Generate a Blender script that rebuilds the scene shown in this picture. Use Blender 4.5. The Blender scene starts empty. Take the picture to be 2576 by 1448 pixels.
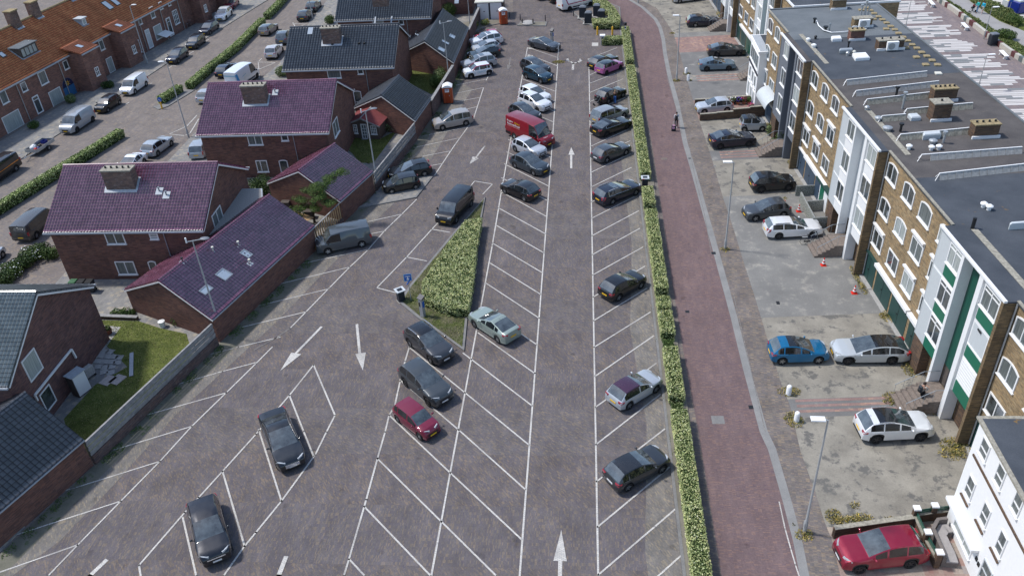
import bpy, math, random
import numpy as np
from mathutils import Vector, Matrix
random.seed(7); np.random.seed(7)
R = math.radians
sc = bpy.context.scene
COL = sc.collection
F_PX, PITCH, ROLL, YAW, CAM_H = 2110.562, 0.601665334, -0.0683618249, -0.107615505, 38.3480167
_fw = np.array([math.sin(YAW)*math.cos(PITCH), math.cos(YAW)*math.cos(PITCH), -math.sin(PITCH)])
_r0 = np.array([math.cos(YAW), -math.sin(YAW), 0.0]); _u0 = np.cross(_r0, _fw)
_rt = math.cos(ROLL)*_r0 + math.sin(ROLL)*_u0
_up = -math.sin(ROLL)*_r0 + math.cos(ROLL)*_u0
cam_d = bpy.data.cameras.new('camera'); cam = bpy.data.objects.new('camera', cam_d); COL.objects.link(cam)
cam.matrix_world = Matrix(((_rt[0], _up[0], -_fw[0], 0), (_rt[1], _up[1], -_fw[1], 0), (_rt[2], _up[2], -_fw[2], CAM_H), (0, 0, 0, 1)))
cam_d.sensor_fit = 'HORIZONTAL'; cam_d.sensor_width = 36.0; cam_d.lens = F_PX/2576*36.0
cam_d.clip_start = 0.5; cam_d.clip_end = 2000
sc.camera = cam
def G(x, y, z=0.0):
 """survey point: a spot measured on the photograph (2576 px wide) put at height z in the place"""
 d = _fw*F_PX + _rt*(x-1288) - _up*(y-724)
 t = (z-CAM_H)/d[2]
 return np.array([d[0]*t, d[1]*t, z])
SUN = Vector((-0.95, 0.22, 1.50)).normalized()
w = bpy.data.worlds.new('World'); sc.world = w; w.use_nodes = True
nt = w.node_tree; bg = nt.nodes['Background']
sky = nt.nodes.new('ShaderNodeTexSky'); sky.sky_type = 'NISHITA'; sky.sun_disc = False
sky.sun_elevation = math.asin(SUN.z); sky.sun_rotation = math.atan2(SUN.x, SUN.y)
sky.air_density = 1.0; sky.dust_density = 1.0; sky.ozone_density = 1.0
nt.links.new(sky.outputs[0], bg.inputs[0]); bg.inputs[1].default_value = 0.15
sl = bpy.data.lights.new('sun', 'SUN'); sl.energy = 2.6; sl.angle = R(5.0); sl.color = (1.0, 0.97, 0.93)
so = bpy.data.objects.new('sun', sl); COL.objects.link(so)
so.rotation_euler = SUN.to_track_quat('Z', 'Y').to_euler()
sc.view_settings.view_transform = 'Standard'; sc.view_settings.look = 'None'
sc.view_settings.exposure = 0.45; sc.view_settings.gamma = 1.0
sc.cycles.max_bounces = 6; sc.cycles.diffuse_bounces = 3; sc.cycles.glossy_bounces = 3
sc.cycles.caustics_reflective = False; sc.cycles.caustics_refractive = False
def srgb(r, g, b):
 f = lambda c: (c/255/12.92) if c/255 <= 0.04045 else ((c/255+0.055)/1.055)**2.4
 return (f(r), f(g), f(b), 1.0)
class NG:
 def __init__(s, name):
  s.m = bpy.data.materials.new(name); s.m.use_nodes = True; s.t = s.m.node_tree
  s.b = s.t.nodes['Principled BSDF']
 def n(s, typ, **kw):
  nd = s.t.nodes.new('ShaderNode'+typ)
  for k, v in kw.items():
   if k.startswith('i_'):
    key = k[2:]; key = int(key) if key.isdigit() else key.replace('_', ' ')
    nd.inputs[key].default_value = v
   else: setattr(nd, k, v)
  return nd
 def l(s, a, b): s.t.links.new(a, b)
 def uv(s, sx=1, sy=1, rot=0, kind='UV'):
  tc = s.n('TexCoord'); mp = s.n('Mapping'); mp.inputs['Scale'].default_value = (sx, sy, 1); mp.inputs['Rotation'].default_value = (0, 0, rot)
  s.l(tc.outputs[kind], mp.inputs[0]); return mp.outputs[0]
 def noise(s, vec, scale, detail=4, rough=0.6):
  nd = s.n('TexNoise'); nd.inputs['Scale'].default_value = scale; nd.inputs['Detail'].default_value = detail; nd.inputs['Roughness'].default_value = rough
  s.l(vec, nd.inputs['Vector']); return nd.outputs['Fac']
 def ramp(s, fac, stops):
  r = s.n('ValToRGB'); e = r.color_ramp.elements
  while len(e) < len(stops): e.new(0.5)
  for i, (p, c) in enumerate(stops): e[i].position = p; e[i].color = c
  s.l(fac, r.inputs[0]); return r.outputs[0]
 def mix(s, fac, a, b, mode='MIX'):
  m = s.n('Mix', data_type='RGBA', blend_type=mode)
  for sock, v in ((m.inputs[0], fac), (m.inputs[6], a), (m.inputs[7], b)):
   if hasattr(v, 'is_linked') or isinstance(v, bpy.types.NodeSocket): s.l(v, sock)
   else: sock.default_value = v
  return m.outputs[2]
 def brick(s, vec, c1, c2, mo, bw, rh, ms=0.006, off=0.5, bias=0.0):
  b = s.n('TexBrick'); b.offset = off
  b.inputs['Color1'].default_value = c1; b.inputs['Color2'].default_value = c2; b.inputs['Mortar'].default_value = mo
  b.inputs['Scale'].default_value = 1; b.inputs['Mortar Size'].default_value = ms; b.inputs['Brick Width'].default_value = bw; b.inputs['Row Height'].default_value = rh
  b.inputs['Bias'].default_value = bias
  s.l(vec, b.inputs['Vector']); return b.outputs['Color'], b.outputs['Fac']
 def out(s, col=None, rough=0.8, spec=0.3, bump=None, bs=0.3, bd=0.02):
  if col is not None:
   if isinstance(col, bpy.types.NodeSocket): s.l(col, s.b.inputs['Base Color'])
   else: s.b.inputs['Base Color'].default_value = col
  if isinstance(rough, bpy.types.NodeSocket): s.l(rough, s.b.inputs['Roughness'])
  else: s.b.inputs['Roughness'].default_value = rough
  s.b.inputs['Specular IOR Level'].default_value = spec
  if bump is not None:
   bn = s.n('Bump'); bn.inputs['Strength'].default_value = bs; bn.inputs['Distance'].default_value = bd
   s.l(bump, bn.inputs['Height']); s.l(bn.outputs[0], s.b.inputs['Normal'])
  return s.m
_mc = {}
def plain(name, col, rough=0.6, spec=0.4, metal=0.0, var=0.12, coat=0.0, sc_=6):
 if name in _mc: return _mc[name]
 g = NG(name)
 if var > 0:
  f = g.noise(g.uv(kind='Object'), sc_, 5)
  dk = (col[0]*(1-var), col[1]*(1-var), col[2]*(1-var), 1); lt = (min(1, col[0]*(1+var)), min(1, col[1]*(1+var)), min(1, col[2]*(1+var)), 1)
  c = g.ramp(f, [(0.3, dk), (0.7, lt)])
 else: c = col
 m = g.out(c, rough, spec); g.b.inputs['Metallic'].default_value = metal; g.b.inputs['Coat Weight'].default_value = coat; g.b.inputs['Coat Roughness'].default_value = 0.08
 _mc[name] = m; return m
def pavers(name, c1, c2, c3, mo, bw=0.21, rh=0.07, rot=0.0, big=0.5, dark=None, stain=0.35):
 """fired brick paving: single stones of mixed tone, joints, large soft stains"""
 g = NG(name); v = g.uv(rot=rot)
 ca, fa = g.brick(v, c1, c2, mo, bw, rh, 0.007)
 wn = g.n('TexWhiteNoise', noise_dimensions='2D')
 sx = g.n('VectorMath', operation='DIVIDE'); sx.inputs[1].default_value = (bw, rh, 1); g.l(v, sx.inputs[0])
 fl = g.n('VectorMath', operation='FLOOR'); g.l(sx.outputs[0], fl.inputs[0]); g.l(fl.outputs[0], wn.inputs['Vector'])
 st = g.ramp(wn.outputs['Value'], [(0.0, c1), (0.35, c2), (0.72, c3), (0.93, (c3[0]*1.5, c3[1]*1.35, c3[2]*1.1, 1)), (1.0, (c1[0]*0.7, c1[1]*0.75, c1[2]*0.95, 1))])
 c = g.mix(0.62, ca, st)
 n1 = g.noise(v, big, 6, 0.65); dk = (1-stain*0.9,)*3+(1,); lt = (1+stain*0.5,)*3+(1,)
 c = g.mix(1.0, c, g.ramp(n1, [(0.32, dk), (0.68, lt)]), 'MULTIPLY')
 vs = g.uv(0.9, 0.22, rot); n2 = g.noise(vs, 2.2, 5, 0.7)
 c = g.mix(1.0, c, g.ramp(n2, [(0.3, (0.86, 0.86, 0.87, 1)), (0.7, (1.14, 1.13, 1.1, 1))]), 'MULTIPLY')
 n4 = g.noise(v, 0.9, 3, 0.5); c = g.mix(1.0, c, g.ramp(n4, [(0.66, (1, 1, 1, 1)), (0.74, (0.7, 0.69, 0.68, 1))]), 'MULTIPLY')
 n5 = g.noise(g.uv(0.5, 0.12, rot+0.5), 1.0, 3, 0.5); c = g.mix(1.0, c, g.ramp(n5, [(0.6, (1, 1, 1, 1)), (0.7, (1.16, 1.15, 1.13, 1))]), 'MULTIPLY')
 n3 = g.noise(v, 9.0, 6, 0.8)
 c = g.mix(1.0, c, g.ramp(n3, [(0.3, (0.78, 0.78, 0.78, 1)), (0.7, (1.22, 1.22, 1.22, 1))]), 'MULTIPLY')
 return g.out(c, 0.92, 0.18, n3, 0.25, 0.02)
def rough_ground(name, a, b, scale=0.6, fine=14, patches=None, pth=(0.56, 0.62), rough=0.95):
 g = NG(name); v = g.uv()
 c = g.ramp(g.noise(v, scale, 7, 0.62), [(0.3, a), (0.7, b)])
 c = g.mix(1.0, c, g.ramp(g.noise(v, fine, 5, 0.8), [(0.25, (0.8, 0.8, 0.8, 1)), (0.75, (1.18, 1.18, 1.18, 1))]), 'MULTIPLY')
 if patches:
  pm = g.ramp(g.noise(v, 0.9, 6, 0.7), [(pth[0], (0, 0, 0, 1)), (pth[1], (1, 1, 1, 1))])
  c = g.mix(pm, c, patches)
 return g.out(c, rough, 0.15, g.noise(v, fine*1.5, 5, 0.7), 0.3, 0.02)
def wall_brick(name, c1, c2, mo, stainc=None, bw=0.22, rh=0.066, stain=0.25, sth=(0.6, 0.72)):
 g = NG(name); v = g.uv()
 c, f = g.brick(v, c1, c2, mo, bw, rh, 0.007)
 wn = g.n('TexWhiteNoise', noise_dimensions='2D')
 sx = g.n('VectorMath', operation='DIVIDE'); sx.inputs[1].default_value = (bw*1.7, rh, 1); g.l(v, sx.inputs[0])
 fl = g.n('VectorMath', operation='FLOOR'); g.l(sx.outputs[0], fl.inputs[0]); g.l(fl.outputs[0], wn.inputs['Vector'])
 c = g.mix(1.0, c, g.ramp(wn.outputs['Value'], [(0, (0.72, 0.74, 0.78, 1)), (0.5, (1, 1, 1, 1)), (1, (1.3, 1.22, 1.1, 1))]), 'MULTIPLY')
 c = g.mix(1.0, c, g.ramp(g.noise(v, 0.7, 6, 0.7), [(0.3, (1-stain,)*3+(1,)), (0.7, (1+stain*0.6,)*3+(1,))]), 'MULTIPLY')
 if stainc:
  pm = g.ramp(g.noise(g.uv(1, 2.2), 1.6, 7, 0.75), [(sth[0], (0, 0, 0, 1)), (sth[1], (1, 1, 1, 1))])
  c = g.mix(pm, c, stainc)
 return g.out(c, 0.9, 0.2, f, 0.35, -0.01)
def roof_tile(name, c1, c2, rough=0.3, spec=0.5, tw=0.25, tl=0.3, moss=None, coat=0.0):
 g = NG(name); v = g.uv()
 sx = g.n('VectorMath', operation='DIVIDE'); sx.inputs[1].default_value = (tw, tl, 1); g.l(v, sx.inputs[0])
 fl = g.n('VectorMath', operation='FLOOR'); g.l(sx.outputs[0], fl.inputs[0])
 wn = g.n('TexWhiteNoise', noise_dimensions='2D'); g.l(fl.outputs[0], wn.inputs['Vector'])
 c = g.ramp(wn.outputs['Value'], [(0, c1), (1, c2)])
 c = g.mix(1.0, c, g.ramp(g.noise(v, 0.8, 6, 0.7), [(0.3, (0.8, 0.8, 0.8, 1)), (0.7, (1.15, 1.15, 1.15, 1))]), 'MULTIPLY')
 if moss:
  pm = g.ramp(g.noise(v, 2.2, 8, 0.8), [(0.5, (0, 0, 0, 1)), (0.75, (0.75, 0.75, 0.75, 1))]); c = g.mix(pm, c, moss)
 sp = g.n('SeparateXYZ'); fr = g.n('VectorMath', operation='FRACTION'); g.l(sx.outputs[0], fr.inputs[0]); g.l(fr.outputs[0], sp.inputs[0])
 row = g.ramp(sp.outputs['Y'], [(0.0, (0.22, 0.22, 0.26, 1)), (0.16, (0.3, 0.3, 0.34, 1)), (0.24, (1, 1, 1, 1))]); colm = g.ramp(sp.outputs['X'], [(0.76, (1.1, 1.1, 1.1, 1)), (0.86, (0.4, 0.4, 0.45, 1))])  # overlap shadow painted into each row's lower edge, dark joints between columns
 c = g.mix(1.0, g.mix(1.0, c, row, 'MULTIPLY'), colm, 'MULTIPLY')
 m = g.out(c, rough, spec); g.b.inputs['Coat Weight'].default_value = coat; g.b.inputs['Coat Roughness'].default_value = 0.15
 return m
def leaf(name, stops, rough=0.6):
 g = NG(name); geo = g.n('NewGeometry')
 c = g.ramp(geo.outputs['Random Per Island'], stops)
 n = g.noise(g.uv(kind='Object'), 1.3, 4, 0.6)
 c = g.mix(1.0, c, g.ramp(n, [(0.3, (0.72, 0.78, 0.7, 1)), (0.7, (1.25, 1.2, 1.2, 1))]), 'MULTIPLY')
 m = g.out(c, rough, 0.25); g.b.inputs['Subsurface Weight'].default_value = 0.0
 return m
def glass(name, col, rough=0.06, vary=True, sheen=None):
 g = NG(name)
 if vary:
  v = g.uv(kind='Object')
  n = g.noise(v, 1.7, 4, 0.6)
  c = g.ramp(n, [(0.35, (col[0]*0.5, col[1]*0.5, col[2]*0.5, 1)), (0.65, (col[0]*1.5, col[1]*1.5, col[2]*1.5, 1))])
 else: c = col
 m = g.out(c, rough, 0.7); g.b.inputs['Coat Weight'].default_value = 0.6; g.b.inputs['Coat Roughness'].default_value = 0.02
 return m
def curtain(name, a, b):
 g = NG(name); v = g.uv(9, 0.4)
 c = g.ramp(g.noise(v, 1.5, 3, 0.5), [(0.35, a), (0.65, b)])
 m = g.out(c, 0.5, 0.5); g.b.inputs['Coat Weight'].default_value = 0.5; g.b.inputs['Coat Roughness'].default_value = 0.03
 return m
M = {}
M['pave_a'] = pavers('paving_dark', (0.138, 0.118, 0.122, 1), (0.122, 0.112, 0.122, 1), (0.15, 0.132, 0.118, 1), (0.06, 0.055, 0.055, 1), rot=R(90), stain=0.22)
M['pave_b'] = pavers('paving_dark_diagonal', (0.142, 0.122, 0.124, 1), (0.124, 0.115, 0.123, 1), (0.155, 0.137, 0.121, 1), (0.06, 0.055, 0.055, 1), rot=R(35), stain=0.24)
M['pave_c'] = pavers('paving_dark_cross', (0.14, 0.119, 0.121, 1), (0.124, 0.113, 0.121, 1), (0.158, 0.134, 0.115, 1), (0.058, 0.052, 0.052, 1), rot=R(55), stain=0.24)
M['pave_dust'] = pavers('paving_dusty', (0.19, 0.172, 0.158, 1), (0.165, 0.155, 0.148, 1), (0.215, 0.195, 0.168, 1), (0.12, 0.12, 0.09, 1), rot=R(60), stain=0.3)
M['pave_side'] = pavers('paving_footway', (0.17, 0.14, 0.13, 1), (0.145, 0.135, 0.135, 1), (0.21, 0.18, 0.15, 1), (0.1, 0.09, 0.08, 1), rot=R(8), stain=0.25)
M['pave_red'] = pavers('paving_red_road', (0.155, 0.108, 0.109, 1), (0.15, 0.11, 0.112, 1), (0.16, 0.113, 0.112, 1), (0.145, 0.105, 0.108, 1), rot=0.0, stain=0.12, big=0.25)
M['pave_street'] = pavers('paving_street', (0.19, 0.165, 0.155, 1), (0.17, 0.155, 0.15, 1), (0.22, 0.19, 0.165, 1), (0.13, 0.12, 0.11, 1), stain=0.15)
M['pave_tile'] = pavers('paving_slabs_grey', (0.24, 0.235, 0.225, 1), (0.21, 0.205, 0.2, 1), (0.27, 0.26, 0.24, 1), (0.15, 0.15, 0.14, 1), bw=0.3, rh=0.3, stain=0.15)
M['pave_redtile'] = pavers('paving_red_tiles', (0.27, 0.17, 0.155, 1), (0.25, 0.175, 0.16, 1), (0.28, 0.2, 0.175, 1), (0.2, 0.15, 0.14, 1), bw=0.3, rh=0.3, stain=0.15)
M['pave_check'] = pavers('paving_checker', (0.33, 0.3, 0.26, 1), (0.27, 0.15, 0.13, 1), (0.3, 0.27, 0.23, 1), (0.2, 0.17, 0.15, 1), bw=0.5, rh=0.5, stain=0.12)
M['gutter'] = rough_ground('gutter_concrete', (0.2, 0.2, 0.195, 1), (0.27, 0.265, 0.255, 1), 0.8, 12)
M['kerb'] = rough_ground('kerb_concrete', (0.17, 0.168, 0.165, 1), (0.24, 0.235, 0.225, 1), 1.5, 10)
M['conc_beige'] = rough_ground('forecourt_beige', (0.19, 0.176, 0.15, 1), (0.32, 0.297, 0.25, 1), 0.55, 9, (0.135, 0.13, 0.12, 1), (0.53, 0.6))
M['conc_grey'] = rough_ground('forecourt_grey', (0.165, 0.162, 0.155, 1), (0.235, 0.23, 0.215, 1), 0.45, 9, (0.33, 0.31, 0.27, 1), (0.54, 0.7))
M['conc_dark'] = rough_ground('forecourt_dark', (0.145, 0.143, 0.14, 1), (0.2, 0.196, 0.19, 1), 0.45, 9, (0.3, 0.285, 0.26, 1), (0.58, 0.7))
M['earth'] = rough_ground('ground_soil', (0.15, 0.14, 0.11, 1), (0.24, 0.22, 0.18, 1), 0.5, 10)
M['dirt'] = rough_ground('wall_foot_dirt', (0.12, 0.12, 0.09, 1), (0.2, 0.185, 0.15, 1), 0.9, 10, (0.06, 0.09, 0.03, 1), (0.55, 0.65))
M['grass'] = rough_ground('lawn', (0.06, 0.08, 0.018, 1), (0.15, 0.17, 0.045, 1), 0.9, 16)
M['sand'] = rough_ground('sand', (0.5, 0.47, 0.42, 1), (0.6, 0.57, 0.52, 1), 0.3, 8)
M['prom'] = pavers('promenade_mauve', (0.21, 0.175, 0.18, 1), (0.2, 0.17, 0.175, 1), (0.22, 0.185, 0.185, 1), (0.17, 0.15, 0.15, 1), stain=0.1)
M['prom_white'] = plain('promenade_white', (0.56, 0.54, 0.52, 1), 0.9, 0.2, var=0.06)
M['prom_grey'] = plain('promenade_grey', (0.2, 0.21, 0.215, 1), 0.9, 0.2, var=0.06)
M['path_grey'] = rough_ground('path_asphalt', (0.28, 0.27, 0.265, 1), (0.35, 0.34, 0.33, 1), 0.5, 10)
def marking_mat(name, th=(0.36, 0.44), scale=5.0, col=(0.62, 0.6, 0.57, 1), under=(0.14, 0.125, 0.115, 1)):
 g = NG(name); v = g.uv(kind='Object')
 a = g.ramp(g.noise(v, scale, 8, 0.85), [(th[0], (0, 0, 0, 1)), (th[1], (1, 1, 1, 1))])
 b = g.ramp(g.noise(v, 0.35, 3, 0.6), [(0.25, (0.45, 0.45, 0.45, 1)), (0.5, (1, 1, 1, 1))])
 k = g.mix(1.0, a, b, 'MULTIPLY')
 wn = g.brick(v, (0.85, 0.85, 0.85, 1), (1.1, 1.08, 1.02, 1), (0.35, 0.35, 0.35, 1), 0.21, 0.075, 0.008)[0]
 return g.out(g.mix(k, under, g.mix(1.0, col, wn, 'MULTIPLY')), 0.8, 0.2)
M['mark'] = marking_mat('marking_paint')
M['mark_worn'] = marking_mat('marking_paint_worn', (0.42, 0.52), 4.0)
M['mark_faint'] = marking_mat('marking_paint_faint', (0.5, 0.62), 3.0, (0.4, 0.38, 0.36, 1), (0.16, 0.15, 0.14, 1))
M['brick_red'] = wall_brick('wall_brick_red_brown', (0.2, 0.09, 0.067, 1), (0.145, 0.075, 0.065, 1), (0.15, 0.115, 0.1, 1), (0.24, 0.16, 0.14, 1), sth=(0.66, 0.8))
M['brick_red2'] = wall_brick('wall_brick_purple_brown', (0.17, 0.08, 0.072, 1), (0.135, 0.072, 0.07, 1), (0.16, 0.13, 0.12, 1), (0.36, 0.28, 0.28, 1), sth=(0.68, 0.8))
M['brick_yellow'] = wall_brick('wall_brick_ochre', (0.33, 0.235, 0.125, 1), (0.25, 0.175, 0.1, 1), (0.22, 0.18, 0.13, 1), (0.4, 0.32, 0.2, 1), sth=(0.5, 0.75))
M['brick_dark'] = wall_brick('wall_brick_dark', (0.13, 0.075, 0.045, 1), (0.09, 0.06, 0.045, 1), (0.14, 0.12, 0.1, 1))
M['brick_olive'] = wall_brick('wall_brick_olive', (0.24, 0.17, 0.09, 1), (0.17, 0.12, 0.07, 1), (0.12, 0.1, 0.08, 1))
M['brick_terrace'] = wall_brick('wall_brick_terrace', (0.26, 0.125, 0.095, 1), (0.2, 0.1, 0.082, 1), (0.2, 0.16, 0.14, 1), (0.14, 0.08, 0.07, 1), sth=(0.6, 0.75))
M['brick_chim'] = wall_brick('chimney_brick', (0.2, 0.12, 0.095, 1), (0.13, 0.085, 0.075, 1), (0.2, 0.18, 0.16, 1), (0.3, 0.27, 0.25, 1), sth=(0.55, 0.7))
M['brick_garden'] = wall_brick('garden_wall_brick', (0.15, 0.085, 0.075, 1), (0.11, 0.075, 0.075, 1), (0.15, 0.14, 0.13, 1), (0.24, 0.21, 0.2, 1), sth=(0.55, 0.72))
M['render_white'] = plain('render_white', (0.8, 0.8, 0.79, 1), 0.8, 0.3, var=0.03)
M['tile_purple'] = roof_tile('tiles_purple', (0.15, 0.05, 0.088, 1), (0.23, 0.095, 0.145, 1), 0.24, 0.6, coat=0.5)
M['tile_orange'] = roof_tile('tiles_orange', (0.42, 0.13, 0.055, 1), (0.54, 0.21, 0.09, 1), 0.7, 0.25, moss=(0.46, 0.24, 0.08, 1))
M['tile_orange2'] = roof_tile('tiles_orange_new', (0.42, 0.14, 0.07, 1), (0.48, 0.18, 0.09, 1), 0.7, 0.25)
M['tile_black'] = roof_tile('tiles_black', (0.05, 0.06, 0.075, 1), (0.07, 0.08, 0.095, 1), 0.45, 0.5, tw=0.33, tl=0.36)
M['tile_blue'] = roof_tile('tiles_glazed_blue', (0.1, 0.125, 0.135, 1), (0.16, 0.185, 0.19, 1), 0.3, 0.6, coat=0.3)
M['felt'] = rough_ground('roof_felt', (0.05, 0.058, 0.07, 1), (0.085, 0.095, 0.11, 1), 0.35, 14, (0.22, 0.13, 0.04, 1), (0.64, 0.7), 0.85)
M['felt_brown'] = rough_ground('roof_felt_brown', (0.075, 0.07, 0.07, 1), (0.12, 0.11, 0.105, 1), 0.5, 10, (0.2, 0.17, 0.13, 1), (0.66, 0.8))
M['felt_pale'] = rough_ground('roof_felt_pale', (0.12, 0.135, 0.145, 1), (0.17, 0.185, 0.195, 1), 0.4, 14, (0.25, 0.17, 0.07, 1), (0.68, 0.78))
M['felt_red'] = rough_ground('shed_roof_felt_red', (0.17, 0.045, 0.045, 1), (0.22, 0.065, 0.065, 1), 1, 16)
M['gravel'] = rough_ground('roof_gravel', (0.2, 0.2, 0.19, 1), (0.42, 0.4, 0.37, 1), 12, 30)
M['white'] = plain('white_paint', (0.78, 0.78, 0.77, 1), 0.45, 0.5, var=0.03)
M['cream'] = plain('cream_panel', (0.62, 0.6, 0.52, 1), 0.6, 0.4, var=0.06)
M['panel_grey'] = plain('panel_pale_grey', (0.52, 0.55, 0.56, 1), 0.4, 0.5, var=0.04)
M['panel_slate'] = plain('panel_slate', (0.15, 0.165, 0.19, 1), 0.5, 0.4, var=0.05)
M['panel_dark'] = plain('panel_dark', (0.035, 0.037, 0.05, 1), 0.5, 0.4, var=0.05)
M['green'] = plain('panel_green', (0.01, 0.13, 0.075, 1), 0.35, 0.5, var=0.05)
M['green_dark'] = plain('panel_deep_green', (0.008, 0.075, 0.05, 1), 0.4, 0.5, var=0.05)
M['door_green'] = plain('garage_door_green', (0.018, 0.055, 0.05, 1), 0.5, 0.4, var=0.1)
M['door_blue'] = plain('garage_door_blue', (0.04, 0.065, 0.1, 1), 0.5, 0.4, var=0.1)
M['black'] = plain('black_plastic', (0.015, 0.016, 0.018, 1), 0.5, 0.4, var=0.05)
M['rubber'] = plain('rubber', (0.02, 0.02, 0.021, 1), 0.8, 0.3, var=0.1)
M['steel'] = plain('galvanised_steel', (0.42, 0.44, 0.45, 1), 0.45, 0.5, 0.5, var=0.08)
M['pole'] = plain('lamp_pole_grey', (0.4, 0.41, 0.41, 1), 0.5, 0.5, 0.3, var=0.06)
M['lead'] = plain('lead_flashing', (0.36, 0.39, 0.42, 1), 0.6, 0.4, var=0.15)
M['zinc'] = plain('zinc_gutter', (0.3, 0.33, 0.35, 1), 0.4, 0.5, 0.4, var=0.1)
M['step_stone'] = plain('step_stone', (0.2, 0.165, 0.14, 1), 0.9, 0.2, var=0.25)
M['concrete'] = plain('concrete', (0.36, 0.35, 0.33, 1), 0.9, 0.2, var=0.18)
M['conc_old'] = plain('concrete_weathered', (0.3, 0.28, 0.23, 1), 0.9, 0.2, var=0.35)
M['lichen'] = plain('concrete_lichen', (0.3, 0.24, 0.14, 1), 0.95, 0.1, var=0.5, sc_=9)
M['wood_grey'] = plain('wood_weathered', (0.27, 0.265, 0.26, 1), 0.85, 0.2, var=0.25, sc_=3)
M['wood_dark'] = plain('wood_dark', (0.1, 0.085, 0.075, 1), 0.85, 0.2, var=0.3, sc_=3)
M['wood_new'] = plain('wood_new', (0.5, 0.33, 0.17, 1), 0.8, 0.2, var=0.25, sc_=3)
M['glass'] = glass('window_glass', (0.05, 0.06, 0.062, 1))
M['glass_pale'] = curtain('window_curtain', (0.26, 0.29, 0.28, 1), (0.42, 0.45, 0.43, 1))
M['glass_mid'] = curtain('window_net', (0.07, 0.085, 0.085, 1), (0.16, 0.18, 0.175, 1))
M['glass_sky'] = glass('rooflight_glass', (0.3, 0.36, 0.42, 1), 0.1, False)
M['yellow'] = plain('yellow_paint', (0.75, 0.42, 0.03, 1), 0.5, 0.4, var=0.05)
M['red'] = plain('red_plastic', (0.55, 0.03, 0.02, 1), 0.5, 0.4, var=0.05)
M['orange'] = plain('orange_plastic', (0.42, 0.07, 0.02, 1), 0.45, 0.4, var=0.06)
M['blue'] = plain('blue_sign', (0.01, 0.1, 0.42, 1), 0.4, 0.5, var=0.05)
M['blue_dark'] = plain('blue_plastic', (0.01, 0.025, 0.2, 1), 0.4, 0.5, var=0.05)
M['bin_dark'] = plain('bin_dark', (0.02, 0.026, 0.036, 1), 0.45, 0.4, var=0.08)
M['bin_green'] = plain('bin_green', (0.04, 0.12, 0.05, 1), 0.5, 0.4, var=0.08)
M['plate_y'] = plain('plate_yellow', (0.75, 0.45, 0.02, 1), 0.5, 0.4, var=0)
M['plate_w'] = plain('plate_white', (0.7, 0.7, 0.7, 1), 0.5, 0.4, var=0)
M['cglass'] = glass('car_glass', (0.055, 0.068, 0.073, 1), 0.05); M['cglass_side'] = glass('car_side_glass', (0.014, 0.017, 0.019, 1), 0.08); M['cglass'].node_tree.nodes['Principled BSDF'].inputs['Coat Weight'].default_value = 1.0; M['cglass'].node_tree.nodes['Principled BSDF'].inputs['Coat IOR'].default_value = 1.65
M['chrome'] = plain('chrome', (0.7, 0.7, 0.7, 1), 0.2, 0.6, 0.9, var=0)
M['rim'] = plain('alloy_rim', (0.34, 0.35, 0.36, 1), 0.3, 0.6, 0.7, var=0)
M['rim_dark'] = plain('dark_rim', (0.05, 0.05, 0.055, 1), 0.35, 0.6, 0.5, var=0)
M['lamp_clear'] = plain('headlamp_glass', (0.4, 0.42, 0.43, 1), 0.08, 0.8, 0.0, var=0, coat=1.0)
M['lamp_red'] = plain('tail_lamp_red', (0.3, 0.008, 0.012, 1), 0.1, 0.7, 0.0, var=0, coat=1.0)
M['skin'] = plain('skin', (0.5, 0.28, 0.2, 1), 0.6, 0.3, var=0.04)
M['hair'] = plain('hair_dark', (0.02, 0.013, 0.01, 1), 0.6, 0.3, var=0.1)
M['hair_fair'] = plain('hair_fair', (0.3, 0.2, 0.12, 1), 0.6, 0.3, var=0.1)
def paint(name, col, metal=0.3, rough=0.28):
 if name in _mc: return _mc[name]
 g = NG(name); g.out(col, rough, 0.25); g.b.inputs['Metallic'].default_value = metal
 g.b.inputs['Coat Weight'].default_value = 1.0; g.b.inputs['Coat IOR'].default_value = 1.5; g.b.inputs['Coat Roughness'].default_value = 0.04
 n = g.noise(g.uv(kind='Object'), 2.5, 5, 0.7)      # a film of dust and dried rain
 g.l(g.ramp(n, [(0.3, (rough,)*3+(1,)), (0.75, (rough+0.22,)*3+(1,))]), g.b.inputs['Roughness'])
 d = tuple(col[i]*0.94+0.005 for i in range(3))+(1,)
 g.l(g.ramp(n, [(0.35, col), (0.75, d)]), g.b.inputs['Base Color'])
 _mc[name] = g.m; return g.m
M['hedge'] = leaf('hedge_leaves', [(0.0, (0.1, 0.13, 0.045, 1)), (0.25, (0.27, 0.32, 0.12, 1)), (0.6, (0.45, 0.5, 0.23, 1)), (0.88, (0.6, 0.56, 0.25, 1)), (1.0, (0.66, 0.68, 0.48, 1))])
M['hedge_st'] = leaf('hedge_leaves_street', [(0.0, (0.05, 0.09, 0.02, 1)), (0.3, (0.19, 0.28, 0.07, 1)), (0.7, (0.4, 0.47, 0.18, 1)), (1.0, (0.58, 0.6, 0.34, 1))])
M['leaf_dark'] = leaf('leaves_dark', [(0.0, (0.012, 0.028, 0.006, 1)), (0.6, (0.035, 0.07, 0.015, 1)), (1.0, (0.09, 0.14, 0.03, 1))])
M['leaf_mid'] = leaf('leaves_mid', [(0.0, (0.025, 0.055, 0.01, 1)), (0.6, (0.06, 0.11, 0.025, 1)), (1.0, (0.16, 0.2, 0.06, 1))])
M['leaf_pale'] = leaf('leaves_pale', [(0.0, (0.04, 0.07, 0.02, 1)), (0.5, (0.12, 0.17, 0.06, 1)), (1.0, (0.28, 0.32, 0.16, 1))])
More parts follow.
